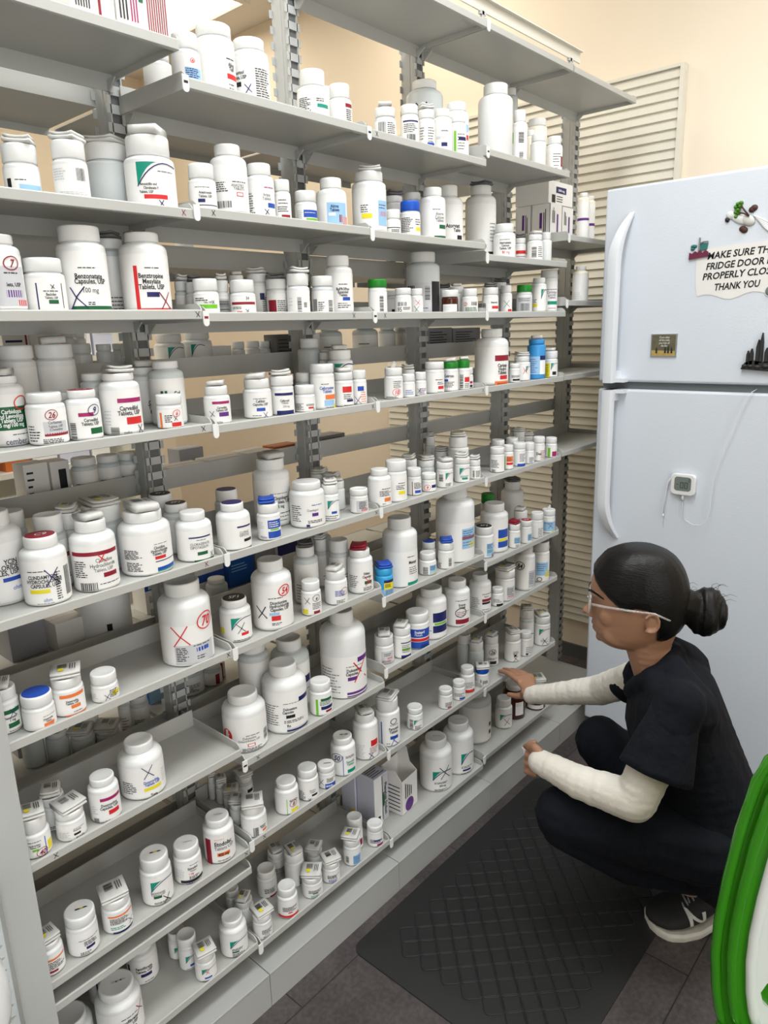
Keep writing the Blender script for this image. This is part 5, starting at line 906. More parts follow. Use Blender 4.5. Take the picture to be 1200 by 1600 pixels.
carton('medicine_carton', .325-.02, .325-.003, .02, .045, SHZ['B1']-.003, SHZ['B1']+.03, 'carton', 'tiny white carton behind the upright on the second column top shelf')
carton('medicine_carton', .862, .878, .13, .16, SHZ['C4']-.003, SHZ['C4']+.062, 'carton', 'small white carton behind the green-capped bottles', None, [('f', 'r', .2, .6, .2, .5, 's')])
# far side cartons
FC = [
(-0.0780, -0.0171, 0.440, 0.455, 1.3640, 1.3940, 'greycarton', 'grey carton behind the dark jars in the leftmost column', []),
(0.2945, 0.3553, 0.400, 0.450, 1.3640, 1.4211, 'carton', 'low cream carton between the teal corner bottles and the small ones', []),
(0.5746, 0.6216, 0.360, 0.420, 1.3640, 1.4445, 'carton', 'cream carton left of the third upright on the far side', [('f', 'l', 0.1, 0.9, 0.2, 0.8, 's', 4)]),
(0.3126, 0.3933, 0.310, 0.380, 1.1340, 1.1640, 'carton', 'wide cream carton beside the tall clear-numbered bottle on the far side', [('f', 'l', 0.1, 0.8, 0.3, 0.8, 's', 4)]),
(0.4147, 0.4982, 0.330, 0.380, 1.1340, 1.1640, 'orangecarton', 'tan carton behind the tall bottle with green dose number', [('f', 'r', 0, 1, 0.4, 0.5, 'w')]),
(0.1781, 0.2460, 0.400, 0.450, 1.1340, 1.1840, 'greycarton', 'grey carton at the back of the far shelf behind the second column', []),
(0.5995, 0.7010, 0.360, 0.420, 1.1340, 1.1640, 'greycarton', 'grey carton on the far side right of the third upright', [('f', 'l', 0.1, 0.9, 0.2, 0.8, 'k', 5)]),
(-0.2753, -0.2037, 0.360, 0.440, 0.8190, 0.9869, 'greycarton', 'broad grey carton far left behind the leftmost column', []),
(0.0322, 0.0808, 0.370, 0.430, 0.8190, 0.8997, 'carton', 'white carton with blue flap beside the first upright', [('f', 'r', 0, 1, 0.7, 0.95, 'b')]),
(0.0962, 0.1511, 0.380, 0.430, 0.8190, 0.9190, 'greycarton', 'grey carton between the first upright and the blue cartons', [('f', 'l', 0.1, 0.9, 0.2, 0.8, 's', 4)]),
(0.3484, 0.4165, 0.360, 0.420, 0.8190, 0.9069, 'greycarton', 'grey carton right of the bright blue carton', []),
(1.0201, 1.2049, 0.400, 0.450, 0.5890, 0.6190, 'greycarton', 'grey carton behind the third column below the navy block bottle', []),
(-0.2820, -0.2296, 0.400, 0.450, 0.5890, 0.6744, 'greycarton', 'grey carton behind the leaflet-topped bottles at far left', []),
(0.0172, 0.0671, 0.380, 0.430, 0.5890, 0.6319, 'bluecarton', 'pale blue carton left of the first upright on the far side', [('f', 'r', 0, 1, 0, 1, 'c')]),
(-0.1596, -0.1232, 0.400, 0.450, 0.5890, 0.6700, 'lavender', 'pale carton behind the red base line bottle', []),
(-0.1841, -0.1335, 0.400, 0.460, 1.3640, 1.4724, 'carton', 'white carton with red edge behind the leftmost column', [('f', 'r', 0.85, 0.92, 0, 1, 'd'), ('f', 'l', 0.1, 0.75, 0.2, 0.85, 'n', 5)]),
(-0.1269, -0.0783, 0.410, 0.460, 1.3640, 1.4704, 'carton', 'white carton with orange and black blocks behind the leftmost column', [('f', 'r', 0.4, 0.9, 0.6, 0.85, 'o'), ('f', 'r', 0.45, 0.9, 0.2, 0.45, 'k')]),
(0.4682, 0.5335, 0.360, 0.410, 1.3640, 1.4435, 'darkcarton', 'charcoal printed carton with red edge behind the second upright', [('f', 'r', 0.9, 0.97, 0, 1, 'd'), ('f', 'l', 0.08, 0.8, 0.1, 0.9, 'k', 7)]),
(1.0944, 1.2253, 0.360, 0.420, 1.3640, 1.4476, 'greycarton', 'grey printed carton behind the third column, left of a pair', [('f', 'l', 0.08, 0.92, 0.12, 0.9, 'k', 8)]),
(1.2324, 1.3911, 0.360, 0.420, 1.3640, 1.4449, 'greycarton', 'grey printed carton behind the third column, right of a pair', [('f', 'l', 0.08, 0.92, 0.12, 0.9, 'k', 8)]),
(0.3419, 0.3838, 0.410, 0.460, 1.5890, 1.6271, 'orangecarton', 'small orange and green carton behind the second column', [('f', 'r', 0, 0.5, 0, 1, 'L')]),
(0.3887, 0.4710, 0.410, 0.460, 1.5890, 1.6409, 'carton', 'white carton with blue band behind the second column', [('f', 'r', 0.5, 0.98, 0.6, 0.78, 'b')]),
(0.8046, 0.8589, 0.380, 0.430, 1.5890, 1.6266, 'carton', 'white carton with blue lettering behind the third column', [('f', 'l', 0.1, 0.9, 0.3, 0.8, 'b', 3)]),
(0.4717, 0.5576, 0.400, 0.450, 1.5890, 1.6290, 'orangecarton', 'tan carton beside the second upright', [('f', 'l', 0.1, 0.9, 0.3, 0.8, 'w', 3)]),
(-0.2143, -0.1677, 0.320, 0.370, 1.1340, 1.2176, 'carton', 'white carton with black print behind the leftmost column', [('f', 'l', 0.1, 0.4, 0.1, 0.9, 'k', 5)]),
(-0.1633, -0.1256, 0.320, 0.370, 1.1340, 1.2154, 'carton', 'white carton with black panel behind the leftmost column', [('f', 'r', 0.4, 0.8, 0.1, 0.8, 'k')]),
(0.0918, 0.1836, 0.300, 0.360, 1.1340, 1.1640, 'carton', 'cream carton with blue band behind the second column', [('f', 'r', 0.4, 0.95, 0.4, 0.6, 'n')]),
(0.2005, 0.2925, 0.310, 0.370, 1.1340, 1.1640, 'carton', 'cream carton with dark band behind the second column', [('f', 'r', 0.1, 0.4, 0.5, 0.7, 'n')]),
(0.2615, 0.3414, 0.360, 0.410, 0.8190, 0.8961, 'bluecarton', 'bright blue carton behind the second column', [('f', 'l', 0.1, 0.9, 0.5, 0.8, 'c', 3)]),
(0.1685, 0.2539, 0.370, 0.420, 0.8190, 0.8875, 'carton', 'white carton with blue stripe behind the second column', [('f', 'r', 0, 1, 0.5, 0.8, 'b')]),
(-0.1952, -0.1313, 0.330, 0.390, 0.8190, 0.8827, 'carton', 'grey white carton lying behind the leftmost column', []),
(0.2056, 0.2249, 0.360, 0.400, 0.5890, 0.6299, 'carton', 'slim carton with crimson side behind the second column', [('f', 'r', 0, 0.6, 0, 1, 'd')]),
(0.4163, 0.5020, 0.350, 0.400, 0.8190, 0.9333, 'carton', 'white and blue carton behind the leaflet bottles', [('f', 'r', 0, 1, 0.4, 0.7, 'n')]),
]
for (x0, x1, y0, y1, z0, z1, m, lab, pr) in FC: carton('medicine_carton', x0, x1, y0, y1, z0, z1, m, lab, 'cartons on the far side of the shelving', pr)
# far aisle: a second shelving run facing this one, stocked with plain cartons
t = tag(empty('shelving_unit', (-1.6, 1.75, 0)), 'beige shelving unit across the far aisle', 'shelving')
b = MB(); b.box(0, 2.4, .36, .375, 0, 2.0, 'slat'); b.build('back_panel', t)
for i in range(5):
    b = MB(); z = .12+.42*i; b.box(0, 2.4, 0, .36, z-.02, z, 'slat'); b.build('shelf_board', t)
for x in (-.02, .6, 1.2, 1.8, 2.4):
    b = MB(); b.box(x, x+.02, 0, .375, 0, 2.0, 'slat'); b.build('side_panel', t)
rnd = random.Random(3); mats_ = ['carton', 'orangecarton', 'carton', 'lavender', 'carton', 'bluecarton']; cl = {'carton': 'white', 'orangecarton': 'orange', 'lavender': 'pale grey', 'bluecarton': 'blue'}
cnt = 0
for lvl, zz in ((2, .96), (3, 1.38)):
    x = -1.56
    while x < .74:
        wd = rnd.uniform(.07, .13); h = rnd.uniform(.1, .24)
        if not any(-1.6+px-.005 < x+wd and x < -1.6+px+.03 for px in (.6, 1.2, 1.8)):
            m = mats_[cnt % 6]
            carton('stock_carton', x, x+wd, 1.79, 1.97, zz, zz+h, m, '%s stock carton, %s from the left on the %s board across the far aisle' % (cl[m], ['first', 'second', 'third', 'fourth', 'fifth', 'sixth', 'seventh', 'eighth', 'ninth', 'tenth', 'eleventh', 'twelfth', 'thirteenth', 'fourteenth', 'fifteenth', 'sixteenth', 'seventeenth', 'eighteenth', 'nineteenth', 'twentieth'][cnt % 20 if lvl == 2 else cnt-c0], 'middle' if lvl == 2 else 'upper'), 'stock across the far aisle', [('f', 'r', .15, .85, .55, .8, 's')]); cnt += 1
        x += wd+.012
    c0 = cnt
# ------------------------------------------------------------------ fridge (front faces the viewer's side, -x)
def fridge():
    t = tag(empty('refrigerator', (1.435, -.445, 0)), 'white top-freezer refrigerator with magnets standing at the aisle end', 'fridge')
    y0, y1 = -.385, .382
    def rbox(x0, x1, ya, yb, z0, z1, m, name, par=t, bev=.012):
        b = MB(); b.box(x0, x1, ya, yb, z0, z1, m); o = b.build(name, par); md = o.modifiers.new('bevel', 'BEVEL'); md.width = bev; md.segments = 4; md.limit_method = 'ANGLE'; smooth_by_angle(o, .9); return o
    rbox(.07, .53, y0+.003, y1-.003, .03, 1.815, 'fridge', 'cabinet', bev=.006)
    b = MB(); b.box(.055, .07, y0+.012, y1-.012, .06, 1.81, 'gasket'); b.box(.016, .056, y0+.01, y1-.01, 1.24, 1.272, 'gasket'); b.build('gasket', t)
    fd = rbox(0, .058, y0, y1, 1.2675, 1.836, 'fridge', 'freezer_door', bev=.008)
    rd = rbox(0, .058, y0, y1, .075, 1.2455, 'fridge', 'refrigerator_door', bev=.008)
    b = MB(); b.box(.04, .3, y0+.02, y1-.02, 0, .07, 'gasket'); b.build('base_grille', t)
    def handle(zs, ze, par, name):
        # long bar: square base by the gap, bowed end sweeping into the door
        n = 26; vs = []; fs = []
        for i in range(n):
            f = i/(n-1); z = zs+(ze-zs)*f
            out = .052 if f < .72 else .052-.05*((f-.72)/.28)**2.1
            yc = .325 if f < .7 else .325-.028*((f-.7)/.3)**2
            hw = .0165 if f < .75 else .0165*(1-.5*((f-.75)/.25)**2)
            th = .02 if f < .8 else .02-.012*(f-.8)/.2
            for dy, dx in ((-1, 0), (-.8, -.55), (0, -.75), (.8, -.55), (1, 0), (1, 1), (-1, 1)):
                vs.append((-out-th*.25+dx*th*.6+(.0 if dx < 1 else th*.4), yc+hw*dy, z))
        for i in range(n-1):
            for k in range(7): k2 = (k+1) % 7; fs.append((i*7+k, i*7+k2, (i+1)*7+k2, (i+1)*7+k))
        fs += [tuple(range(7)), tuple((n-1)*7+k for k in range(6, -1, -1))]
        b = MB(); b.add(vs, fs, 'fridgeplain', False)
        s = 1 if ze > zs else -1
        za, zb = sorted((zs, zs+s*.035)); b.box(-.055, .001, .31, .3415, za, zb, 'fridgeplain')
        za, zb = sorted((zs, zs+s*.012)); b.box(-.03, .001, .285, .3415, za, zb, 'fridgeplain')
        o = b.build('handle', par); smooth_by_angle(o, .7)
    handle(1.268, 1.762, fd, 'h'); handle(1.2465, .762, rd, 'h')
    return t
fridge()
FX = 1.4345
def on_door(u, v, d): return (FX-d, -u, v)           # u grows to the viewer's right along the door
def text_on(b, txt, u, v, h, m, bold=True, align='c', shear=0.0, rot=0.0, cond=.9):
    vs, fs, wd = text_layout(txt, h, bold, cond, align, shear); c, s = math.cos(rot), math.sin(rot)
    b.add([on_door(u+x*c-y*s, v+x*s+y*c, .0014) for x, y in vs], fs, m)
def magnets():
    # note
    t = tag(empty('note_sheet', (FX, -.44, 1.57)), 'taped paper note about closing the fridge door, on the freezer door', 'note')
    b = MB(); pts = []
    for i in range(14): f = i/13; pts.append((.352+.24*f, 1.513+.007*math.sin(f*13)-.004*math.sin(f*5)))
    pts += [(.594, 1.652), (.372, 1.641), (.35, 1.63), (.342, 1.615), (.345, 1.54)]
    b.prism([(u, v) for u, v in pts], on_door, .0002, .0009, 'sheet'); o = b.build('sheet', None); o.parent = t; o.location = -Vector(t.location)
    b = MB()
    for txt, u, v, wd_ in (('MAKE SURE THE', .3714, 1.612, .171), ('FRIDGE DOOR IS', .3699, 1.584, .172), ('PROPERLY CLOSED', .3624, 1.557, .205), ('THANK YOU', .3959, 1.5274, .118)):
        vs, fs, w0 = text_layout(txt, .0185, True, 1.0, 'l', .16)
        b.add([on_door(u+x*wd_/w0, v+y+.006*x/w0*wd_/.17, .0016) for x, y in vs], fs, 'ink_k')
    o = b.build('lettering', None); o.parent = t; o.location = -Vector(t.location)
    # parrot shaped magnet
    t = tag(empty('bird_magnet', (FX, -.46, 1.72)), 'white parrot shaped magnet with green leaves near the freezer door top', 'magnet')
    def part(name, b): o = b.build(name, None); o.parent = t; o.location = -Vector(t.location); return o
    def blob(b, u, v, ru, rv, th, m, rot=0, n=16):
        rings = []
        for j in range(4):
            k = math.cos(j*PI/8); d = .0005+th*math.sin(j*PI/8)
            for i in range(n):
                a = 2*PI*i/n; x, y = ru*k*math.cos(a), rv*k*math.sin(a); rings.append(on_door(u+x*math.cos(rot)-y*math.sin(rot), v+x*math.sin(rot)+y*math.cos(rot), d))
        fs = [(j*n+i, j*n+(i+1) % n, (j+1)*n+(i+1) % n, (j+1)*n+i) for j in range(3) for i in range(n)]+[tuple(3*n+i for i in range(n)), tuple(range(n))]
        b.add(rings, fs, m, True)
    b = MB(); blob(b, .455, 1.708, .03, .013, .007, 'plastic', -.35); blob(b, .427, 1.722, .014, .011, .007, 'plastic', -.2); blob(b, .47, 1.704, .02, .014, .009, 'leaflet', -.5); part('body', b)
    b = MB()
    for i in range(5): blob(b, .502+.004*i, 1.692-.0065*i+.012, .024, .0035, .005, 'plastic', -.5-.06*i)
    part('tail', b)
    b = MB(); blob(b, .417, 1.711, .006, .007, .007, 'black', .4); part('beak', b)
    b = MB()
    for u, v in ((.442, 1.748), (.448, 1.742), (.437, 1.741), (.443, 1.733), (.438, 1.727), (.446, 1.724), (.44, 1.716), (.449, 1.75)): blob(b, u, v, .006, .0055, .011, 'leaf')
    part('leaves', b)
    b = MB(); b.tube([on_door(.45, 1.744, .008), on_door(.463, 1.728, .011), on_door(.474, 1.714, .010)], .0022, 'brown'); b.tube([on_door(.445, 1.726, .009), on_door(.462, 1.721, .011), on_door(.474, 1.713, .010)], .002, 'brown')
    for u, v in ((.478, 1.73), (.483, 1.734), (.458, 1.684), (.463, 1.68)): blob(b, u, v, .009, .008, .006, 'brown')
    part('branch', b)
    # little city magnet
    t = tag(empty('city_magnet', (FX, -.35, 1.63)), 'small maroon and green city skyline magnet overlapping the note', 'magnet')
    b = MB(); b.prism([(.322, 1.615), (.374, 1.62), (.374, 1.632), (.366, 1.638), (.358, 1.63), (.352, 1.64), (.345, 1.632), (.338, 1.637), (.33, 1.63), (.323, 1.634)], on_door, .001, .006, 'maroon'); part('base', b)
    b = MB(); b.prism([(.346, 1.634), (.351, 1.634), (.3505, 1.672), (.347, 1.672)], on_door, .001, .005, 'shoegrey'); part('tower', b)
    b = MB(); blob(b, .333, 1.65, .009, .005, .005, 'tealm'); blob(b, .33, 1.643, .006, .004, .005, 'tealm'); b.prism([(.351, 1.637), (.37, 1.64), (.372, 1.656), (.352, 1.657)], on_door, .001, .0045, 'tealm'); part('landmarks', b)
    b = MB(); b.tube([on_door(.352, 1.656, .004), on_door(.36, 1.66, .005), on_door(.372, 1.66, .004)], .0022, 'shoegrey'); part('arch', b)
    # square picture magnet
    t = tag(empty('picture_magnet', (FX, -.266, 1.377)), 'square picture magnet of dark bottles on a straw field with white lettering', 'magnet')
    b = MB(); b.prism([(.228, 1.345), (.305, 1.345), (.305, 1.411), (.228, 1.411)], on_door, .0004, .004, 'steel'); part('frame', b)
    b = MB(); b.prism([(.231, 1.348), (.301, 1.348), (.301, 1.408), (.231, 1.408)], on_door, .004, .0044, 'magpic'); b.prism([(.231, 1.348), (.301, 1.348), (.301, 1.362), (.231, 1.364)], on_door, .0044, .0046, 'straw')
    for u, hh in ((.246, .018), (.272, .02), (.281, .021), (.291, .018)): b.prism([(u-.0028, 1.355), (u+.0028, 1.355), (u+.0028, 1.355+hh*.6), (u+.001, 1.355+hh), (u-.001, 1.355+hh), (u-.0028, 1.355+hh*.6)], on_door, .0044, .0049, 'black')
    for i, s in enumerate(('If you obey', 'all the rules', 'you miss all', 'the fun')):
        vs, fs, wd = text_layout(s, .0058, False, .8, 'c', .2); b.add([on_door(.268+x, 1.399-.0082*i+y, .0052) for x, y in vs], fs, 'ink_w')
    part('picture', b)
    # dark castle rock magnet
    t = tag(empty('castle_magnet', (FX, -.54, 1.35)), 'black rocky castle shaped magnet at the right of the freezer door', 'magnet')
    b = MB(); rr = random.Random(5)
    b.prism([(.487, 1.312), (.6, 1.304), (.606, 1.322), (.58, 1.336), (.545, 1.332), (.515, 1.336), (.497, 1.33)], on_door, .001, .012, 'black')
    for u, v, ru in ((.497, 1.321, .009), (.512, 1.32, .01), (.53, 1.318, .011), (.55, 1.32, .012), (.57, 1.318, .011), (.59, 1.318, .01)): blob(b, u, v, ru, ru*.7, .018, 'black')
    part('rock', b)
    b = MB()
    for u, wd, z0, z1 in ((.503, .007, 1.325, 1.362), (.512, .008, 1.325, 1.368), (.528, .01, 1.325, 1.392), (.536, .008, 1.33, 1.41), (.55, .01, 1.33, 1.37), (.562, .012, 1.33, 1.385), (.578, .009, 1.33, 1.36)):
        b.prism([(u-wd/2, z0), (u+wd/2, z0), (u+wd/2, z0+(z1-z0)*.7), (u+.0006, z1), (u-.0006, z1), (u-wd/2, z0+(z1-z0)*.7)], on_door, .001, .012, 'black')
    part('towers', b)
    t = tag(empty('round_magnet', (FX, -.54, 1.518)), 'round blue grey magnet at the right edge of the note', 'magnet')
    b = MB(); blob(b, .54, 1.518, .011, .013, .004, 'lcd', 0, 24); part('disc', b)
    b = MB(); n = 24; b.tube([on_door(.54+.0112*math.cos(2*PI*i/n), 1.518+.0132*math.sin(2*PI*i/n), .0015) for i in range(n)], .0011, 'fridgeplain', closed=True); part('rim', b)
    # digital thermometer
    t = tag(empty('thermometer', (FX, -.355, .968)), 'white digital fridge thermometer with display and thin cable on the lower door', 'thermometer')
    u0, u1, v0, v1, r = .319, .392, .934, .999, .013
    rr_ = []
    for cx, cy, a0 in ((u1-r, v1-r, 0), (u0+r, v1-r, PI/2), (u0+r, v0+r, PI), (u1-r, v0+r, 1.5*PI)):
        for i in range(6): a = a0+PI/2*i/5; rr_.append((cx+r*math.cos(a), cy+r*math.sin(a)))
    b = MB(); b.prism(rr_, on_door, .001, .016, 'cap'); o = part('housing', b); md = o.modifiers.new('bevel', 'BEVEL'); md.width = .003; md.segments = 3
    sc = [((u-.3555)*.68+.3555, (v-.9665)*.66+.969) for u, v in rr_]
    b = MB(); b.prism(sc, on_door, .016, .0166, 'lcd')
    def seg7(cx, cy, wd, hh, on):
        L = {'a': [(-wd, hh), (wd, hh)], 'b': [(wd, hh), (wd, 0)], 'c': [(wd, 0), (wd, -hh)], 'd': [(-wd, -hh), (wd, -hh)], 'e': [(-wd, 0), (-wd, -hh)], 'f': [(-wd, hh), (-wd, 0)], 'g': [(-wd, 0), (wd, 0)]}
        for k in on:
            vs, fs = stroke([(cx+p[0]*.86, cy+p[1]*.9) for p in L[k]], .0016); b.add([on_door(u, v, .017) for u, v in vs], fs, 'ink_k')
    seg7(.353, .965, .0045, .0095, 'abcdef'); seg7(.366, .965, .0045, .0095, 'abcdef'); seg7(.3405, .967, .003, .0095, 'g')
    for v in (.977, .983): b.add([on_door(.372, v, .017), on_door(.377, v, .017), on_door(.377, v+.002, .017), on_door(.372, v+.002, .017)], [(0, 1, 2, 3)], 'ink_k')
    part('display', b)
    b = MB(); b.tube([on_door(.356, .936, .009), on_door(.356, .915, .009)], .0036, 'cap')
    pts = [(.357, .917), (.358, .885), (.37, .858), (.395, .847), (.42, .851), (.437, .872), (.441, .905), (.441, .945), (.444, .995), (.452, 1.04), (.465, 1.09), (.482, 1.14), (.5, 1.2), (.514, 1.235), (.523, 1.25)]
    b.tube([on_door(u, v, .008+.012*math.sin(PI*i/14)) for i, (u, v) in enumerate(pts)]+[on_door(.529, 1.256, -.012)], .0011, 'cap', 6); part('cable', b)
    b = MB(); b.tube([on_door(.319, .985, .006), on_door(.309, .97, .009), on_door(.3045, .92, .012), on_door(.302, .866, .012)], .0016, 'cap', 6); b.tube([on_door(.302, .868, .012), on_door(.3015, .856, .012)], .0024, 'cap', 8); part('probe', b)
magnets()
# ------------------------------------------------------------------ anti-fatigue mat with raised lattice
def floor_mat():
    t = tag(empty('floor_mat', (.665, -.333, 0)), 'black rubber anti-fatigue mat with lattice pattern on the floor by the shelves', 'mat')
    hx, hy, r = .445, .272, .03
    def rr(ix, z):
        o = []
        for cx, cy, a0 in ((hx-r, hy-r, 0), (-hx+r, hy-r, PI/2), (-hx+r, -hy+r, PI), (hx-r, -hy+r, 1.5*PI)):
            for i in range(7): a = a0+PI/2*i/6; o.append((cx-math.copysign(ix, cx)+(r-ix*.2)*math.cos(a), cy-math.copysign(ix, cy)+(r-ix*.2)*math.sin(a), z))
        return o
    loops = [rr(0, .0005), rr(0, .003), rr(.028, .0125), rr(.06, .014)]
    b = MB(); n = len(loops[0]); vs = sum(loops, [])
    fs = [(j*n+i, j*n+(i+1) % n, (j+1)*n+(i+1) % n, (j+1)*n+i) for j in range(3) for i in range(n)]+[tuple(range(n-1, -1, -1)), tuple(3*n+i for i in range(n))]
    b.add(vs, fs, 'rubber', False); o = b.build('rubber_sheet', t); smooth_by_angle(o, .25)
    # lattice: rows of rounded lozenges, each a raised cord
    b = MB(); pitch = .058; nx, ny = 13, 7
    for i in range(nx):
        for j in range(ny):
            for q in (0, 1):
                cx = -.36+i*pitch+q*pitch/2; cy = -.195+j*pitch+q*pitch/2
                if cx > .37 or cy > .205: continue
                pts = []
                for k in range(20):
                    a = 2*PI*k/20; e = abs(math.cos(a))**1.45+abs(math.sin(a))**1.45; s = (1/e)**(1/1.45)
                    s *= 1-.06*math.cos(4*a+PI); pts.append((cx+pitch*.46*s*math.cos(a), cy+pitch*.46*s*math.sin(a), .0142))
                b.tube(pts, .0017, 'rubber', 6, True)
    b.build('lattice', t)
floor_mat()
# ------------------------------------------------------------------ green chair at the right edge
def chair():
    # local frame: +x to the viewer's right along the back, +y away from the sitter, z up
    t = tag(empty('plastic_chair', (.38, -1.04, 0), math.radians(-67.5)), 'glossy green and white plastic chair at the right edge', 'chair')
    def outline(s, dz=0):
        pts = []
        base = [(-.19, .30), (-.201, .335), (-.21, .385), (-.217, .458), (-.217, .52), (-.211, .606), (-.201, .70), (-.187, .785), (-.174, .822), (-.15, .85), (-.11, .868)]
        left = [(x*s, .55+(z-.55)*(1-(1-s)*.8)) for x, z in base]
        return left+[(-x, z) for x, z in reversed(left)]
    def lean(z): return -.04*(z-.45)
    def sheet(s, y0, y1, m, name, bead=0.0, hole=None):
        o = outline(s); b = MB()
        b.prism(o, lambda u, v, d: (u, d+lean(v)-.3*u*u-.02, v), y0, y1, m)
        ob = b.build(name, t); md = ob.modifiers.new('bevel', 'BEVEL'); md.width = .004; md.segments = 3; md.limit_method = 'ANGLE'; smooth_by_angle(ob, .8)
        return ob
    sheet(1.0, .014, .022, 'greenchair', 'back_shell'); sheet(.9, -.002, .012, 'greenchair', 'back_inner_shell')
    for s, y in ((1.0, .018), (.9, .004)):
        b = MB(); b.tube([(x, y+lean(z)-.3*x*x-.02, z) for x, z in outline(s)], .0085, 'greenchair', 10); b.build('back_rim', t)
    # white front pad with an oval cut-out, built as a ring of quads
    o = outline(.78); n = len(o); b = MB(); k = n
    hole = [(.152*math.cos(PI+.55-2*PI*i/(n)), .42+.072*math.sin(PI+.55-2*PI*i/(n))) for i in range(n)]
    vs = []
    for (x, z), (hx_, hz) in zip(o, hole):
        for y in (-.014, -.004): vs += [(x, y+lean(z)-.3*x*x-.02, z), (hx_, y+lean(hz)-.3*hx_*hx_-.02, hz)]
    fs = []
    for i in range(n):
        a, c = 4*i, 4*((i+1) % n); fs += [(a, a+1, c+1, c), (a+2, c+2, c+3, a+3), (a, c, c+2, a+2), (a+1, a+3, c+3, c+1)]
    b.add(vs, fs, 'whitegloss'); ob = b.build('back_pad', t); smooth_by_angle(ob, .6)
    b = MB(); b.tube([(x, -.009+lean(z)-.3*x*x-.02, z) for x, z in o], .0085, 'whitegloss', 10); b.build('pad_rim', t)
    b = MB(); b.prism([(-.19, -.36), (-.2, -.2), (-.205, .0), (.205, .0), (.2, -.2), (.19, -.36), (.15, -.4), (-.15, -.4)], lambda u, v, d: (u, v, d), .29, .312, 'greenchair'); ob = b.build('seat', t, bevel=.006)
    for x, y in ((-.17, -.34), (.17, -.34), (-.18, -.02), (.18, -.02)):
        b = MB(); b.tube([(x, y, .29), (x*1.12, y+(-.03 if y < -.1 else .04), .0)], [.016, .012], 'whitegloss', 10); b.build('leg', t)
chair()
# ------------------------------------------------------------------ white bin at the lower left
t = tag(empty('waste_bin', (-.672, -.155, 0)), 'tall white plastic bin with domed lid in front of the louvred end panel', 'bin')
b = MB(); b.lathe([(.118, 0), (.125, .004), (.136, .60)], 48, 'whitegloss'); b.build('body', t)
b = MB(); b.lathe([(.141, .598), (.143, .612), (.141, .645), (.13, .68), (.103, .71), (.06, .727), (.004, .731)], 48, 'whitegloss'); b.build('lid', t)
# ------------------------------------------------------------------ the crouching person
J = {k: Vector(v) for k, v in dict(neck_lo=(0.7600, -0.5554, 0.6880), neck_hi=(0.7519, -0.5357, 0.7721), t_neck=(0.7652, -0.5679, 0.6898), t_up=(0.7823, -0.5830, 0.6316), t_chest=(0.7897, -0.6009, 0.5446), t_belly=(0.8227, -0.6543, 0.3805), t_pel=(0.8406, -0.6975, 0.2592), t_butt=(0.8477, -0.7146, 0.2010), Lsho=(0.6402, -0.6448, 0.6777), Lsl=(0.5833, -0.6250, 0.5373), Lelb=(0.5600, -0.5950, 0.4644), Lfm=(0.5612, -0.4674, 0.4544), Lwri=(0.5832, -0.3638, 0.4488), Rsho=(0.8875, -0.4712, 0.5845), Rsl=(0.9148, -0.4328, 0.5321), Relb=(0.9591, -0.3306, 0.4687), Rwri=(0.9370, -0.1337, 0.3942), Rk1=(0.9673, -0.0633, 0.4108), Rthb=(0.9402, -0.1022, 0.3759), Rtht=(0.9450, -0.0486, 0.3663), Lhip=(0.7306, -0.6932, 0.3029), Lknee=(0.5758, -0.4243, 0.3426), Lshk=(0.5784, -0.4305, 0.3163), Lank=(0.7804, -0.6566, 0.1454), Rhip=(0.8995, -0.6307, 0.1988), Rknee=(0.9342, -0.3489, 0.3294), Lk_i=(0.5910, -0.3435, 0.4708), Lk_p=(0.5875, -0.3351, 0.4068), bun=(0.8128, -0.6305, 0.8205), card1=(0.6037, -0.2958, 0.4542), card2=(0.6127, -0.3174, 0.3895), card3=(0.5925, -0.3210, 0.4385), Hc=(0.7461, -0.5296, 0.7896), Rtip=(1.0040, 0.0170, 0.4048)).items()}
EF = Vector((-.383, .924, 0)).normalized(); EL = Vector((-.924, -.383, 0)).normalized(); UP = Vector((0, 0, 1))
def fused(name, mb, voxel, smooth, m, parent, sub=0):
    o = mb.build('tmp_'+name); md = o.modifiers.new('r', 'REMESH'); md.mode = 'VOXEL'; md.voxel_size = voxel; md.use_smooth_shade = True
    if smooth: s = o.modifiers.new('s', 'SMOOTH'); s.iterations = smooth; s.factor = .5
    dg = bpy.context.evaluated_depsgraph_get(); dg.update()
    me = bpy.data.meshes.new_from_object(o.evaluated_get(dg)); me.name = name
    old = o.data; bpy.data.objects.remove(o); bpy.data.meshes.remove(old)
    me.materials.clear(); me.materials.append(M[m]); me.polygons.foreach_set('use_smooth', [True]*len(me.polygons)); me.polygons.foreach_set('material_index', [0]*len(me.polygons))
    q = bpy.data.objects.new(name, me); COL.objects.link(q); q.parent = parent
    if parent: q.matrix_parent_inverse = Matrix.Translation(-Vector(parent.location))
    return q
def ell(b, c, rx, ry, rz, ax=EF, ay=EL, az=UP, m='skin', n=14):
    vs = []; k = n//2
    for j in range(1, k):
        ph = PI*j/k
        for i in range(n):
            th = 2*PI*i/n; vs.append(Vector(c)+ax*(rx*math.sin(ph)*math.cos(th))+ay*(ry*math.sin(ph)*math.sin(th))+az*(rz*math.cos(ph)))
    top = len(vs); vs += [Vector(c)+az*rz, Vector(c)-az*rz]
    fs = [(j*n+i, (j+1)*n+i, (j+1)*n+(i+1) % n, j*n+(i+1) % n) for j in range(k-2) for i in range(n)]
    fs += [(top, i, (i+1) % n) for i in range(n)]+[(top+1, (k-2)*n+(i+1) % n, (k-2)*n+i) for i in range(n)]
    b.add(vs, fs, m, True)
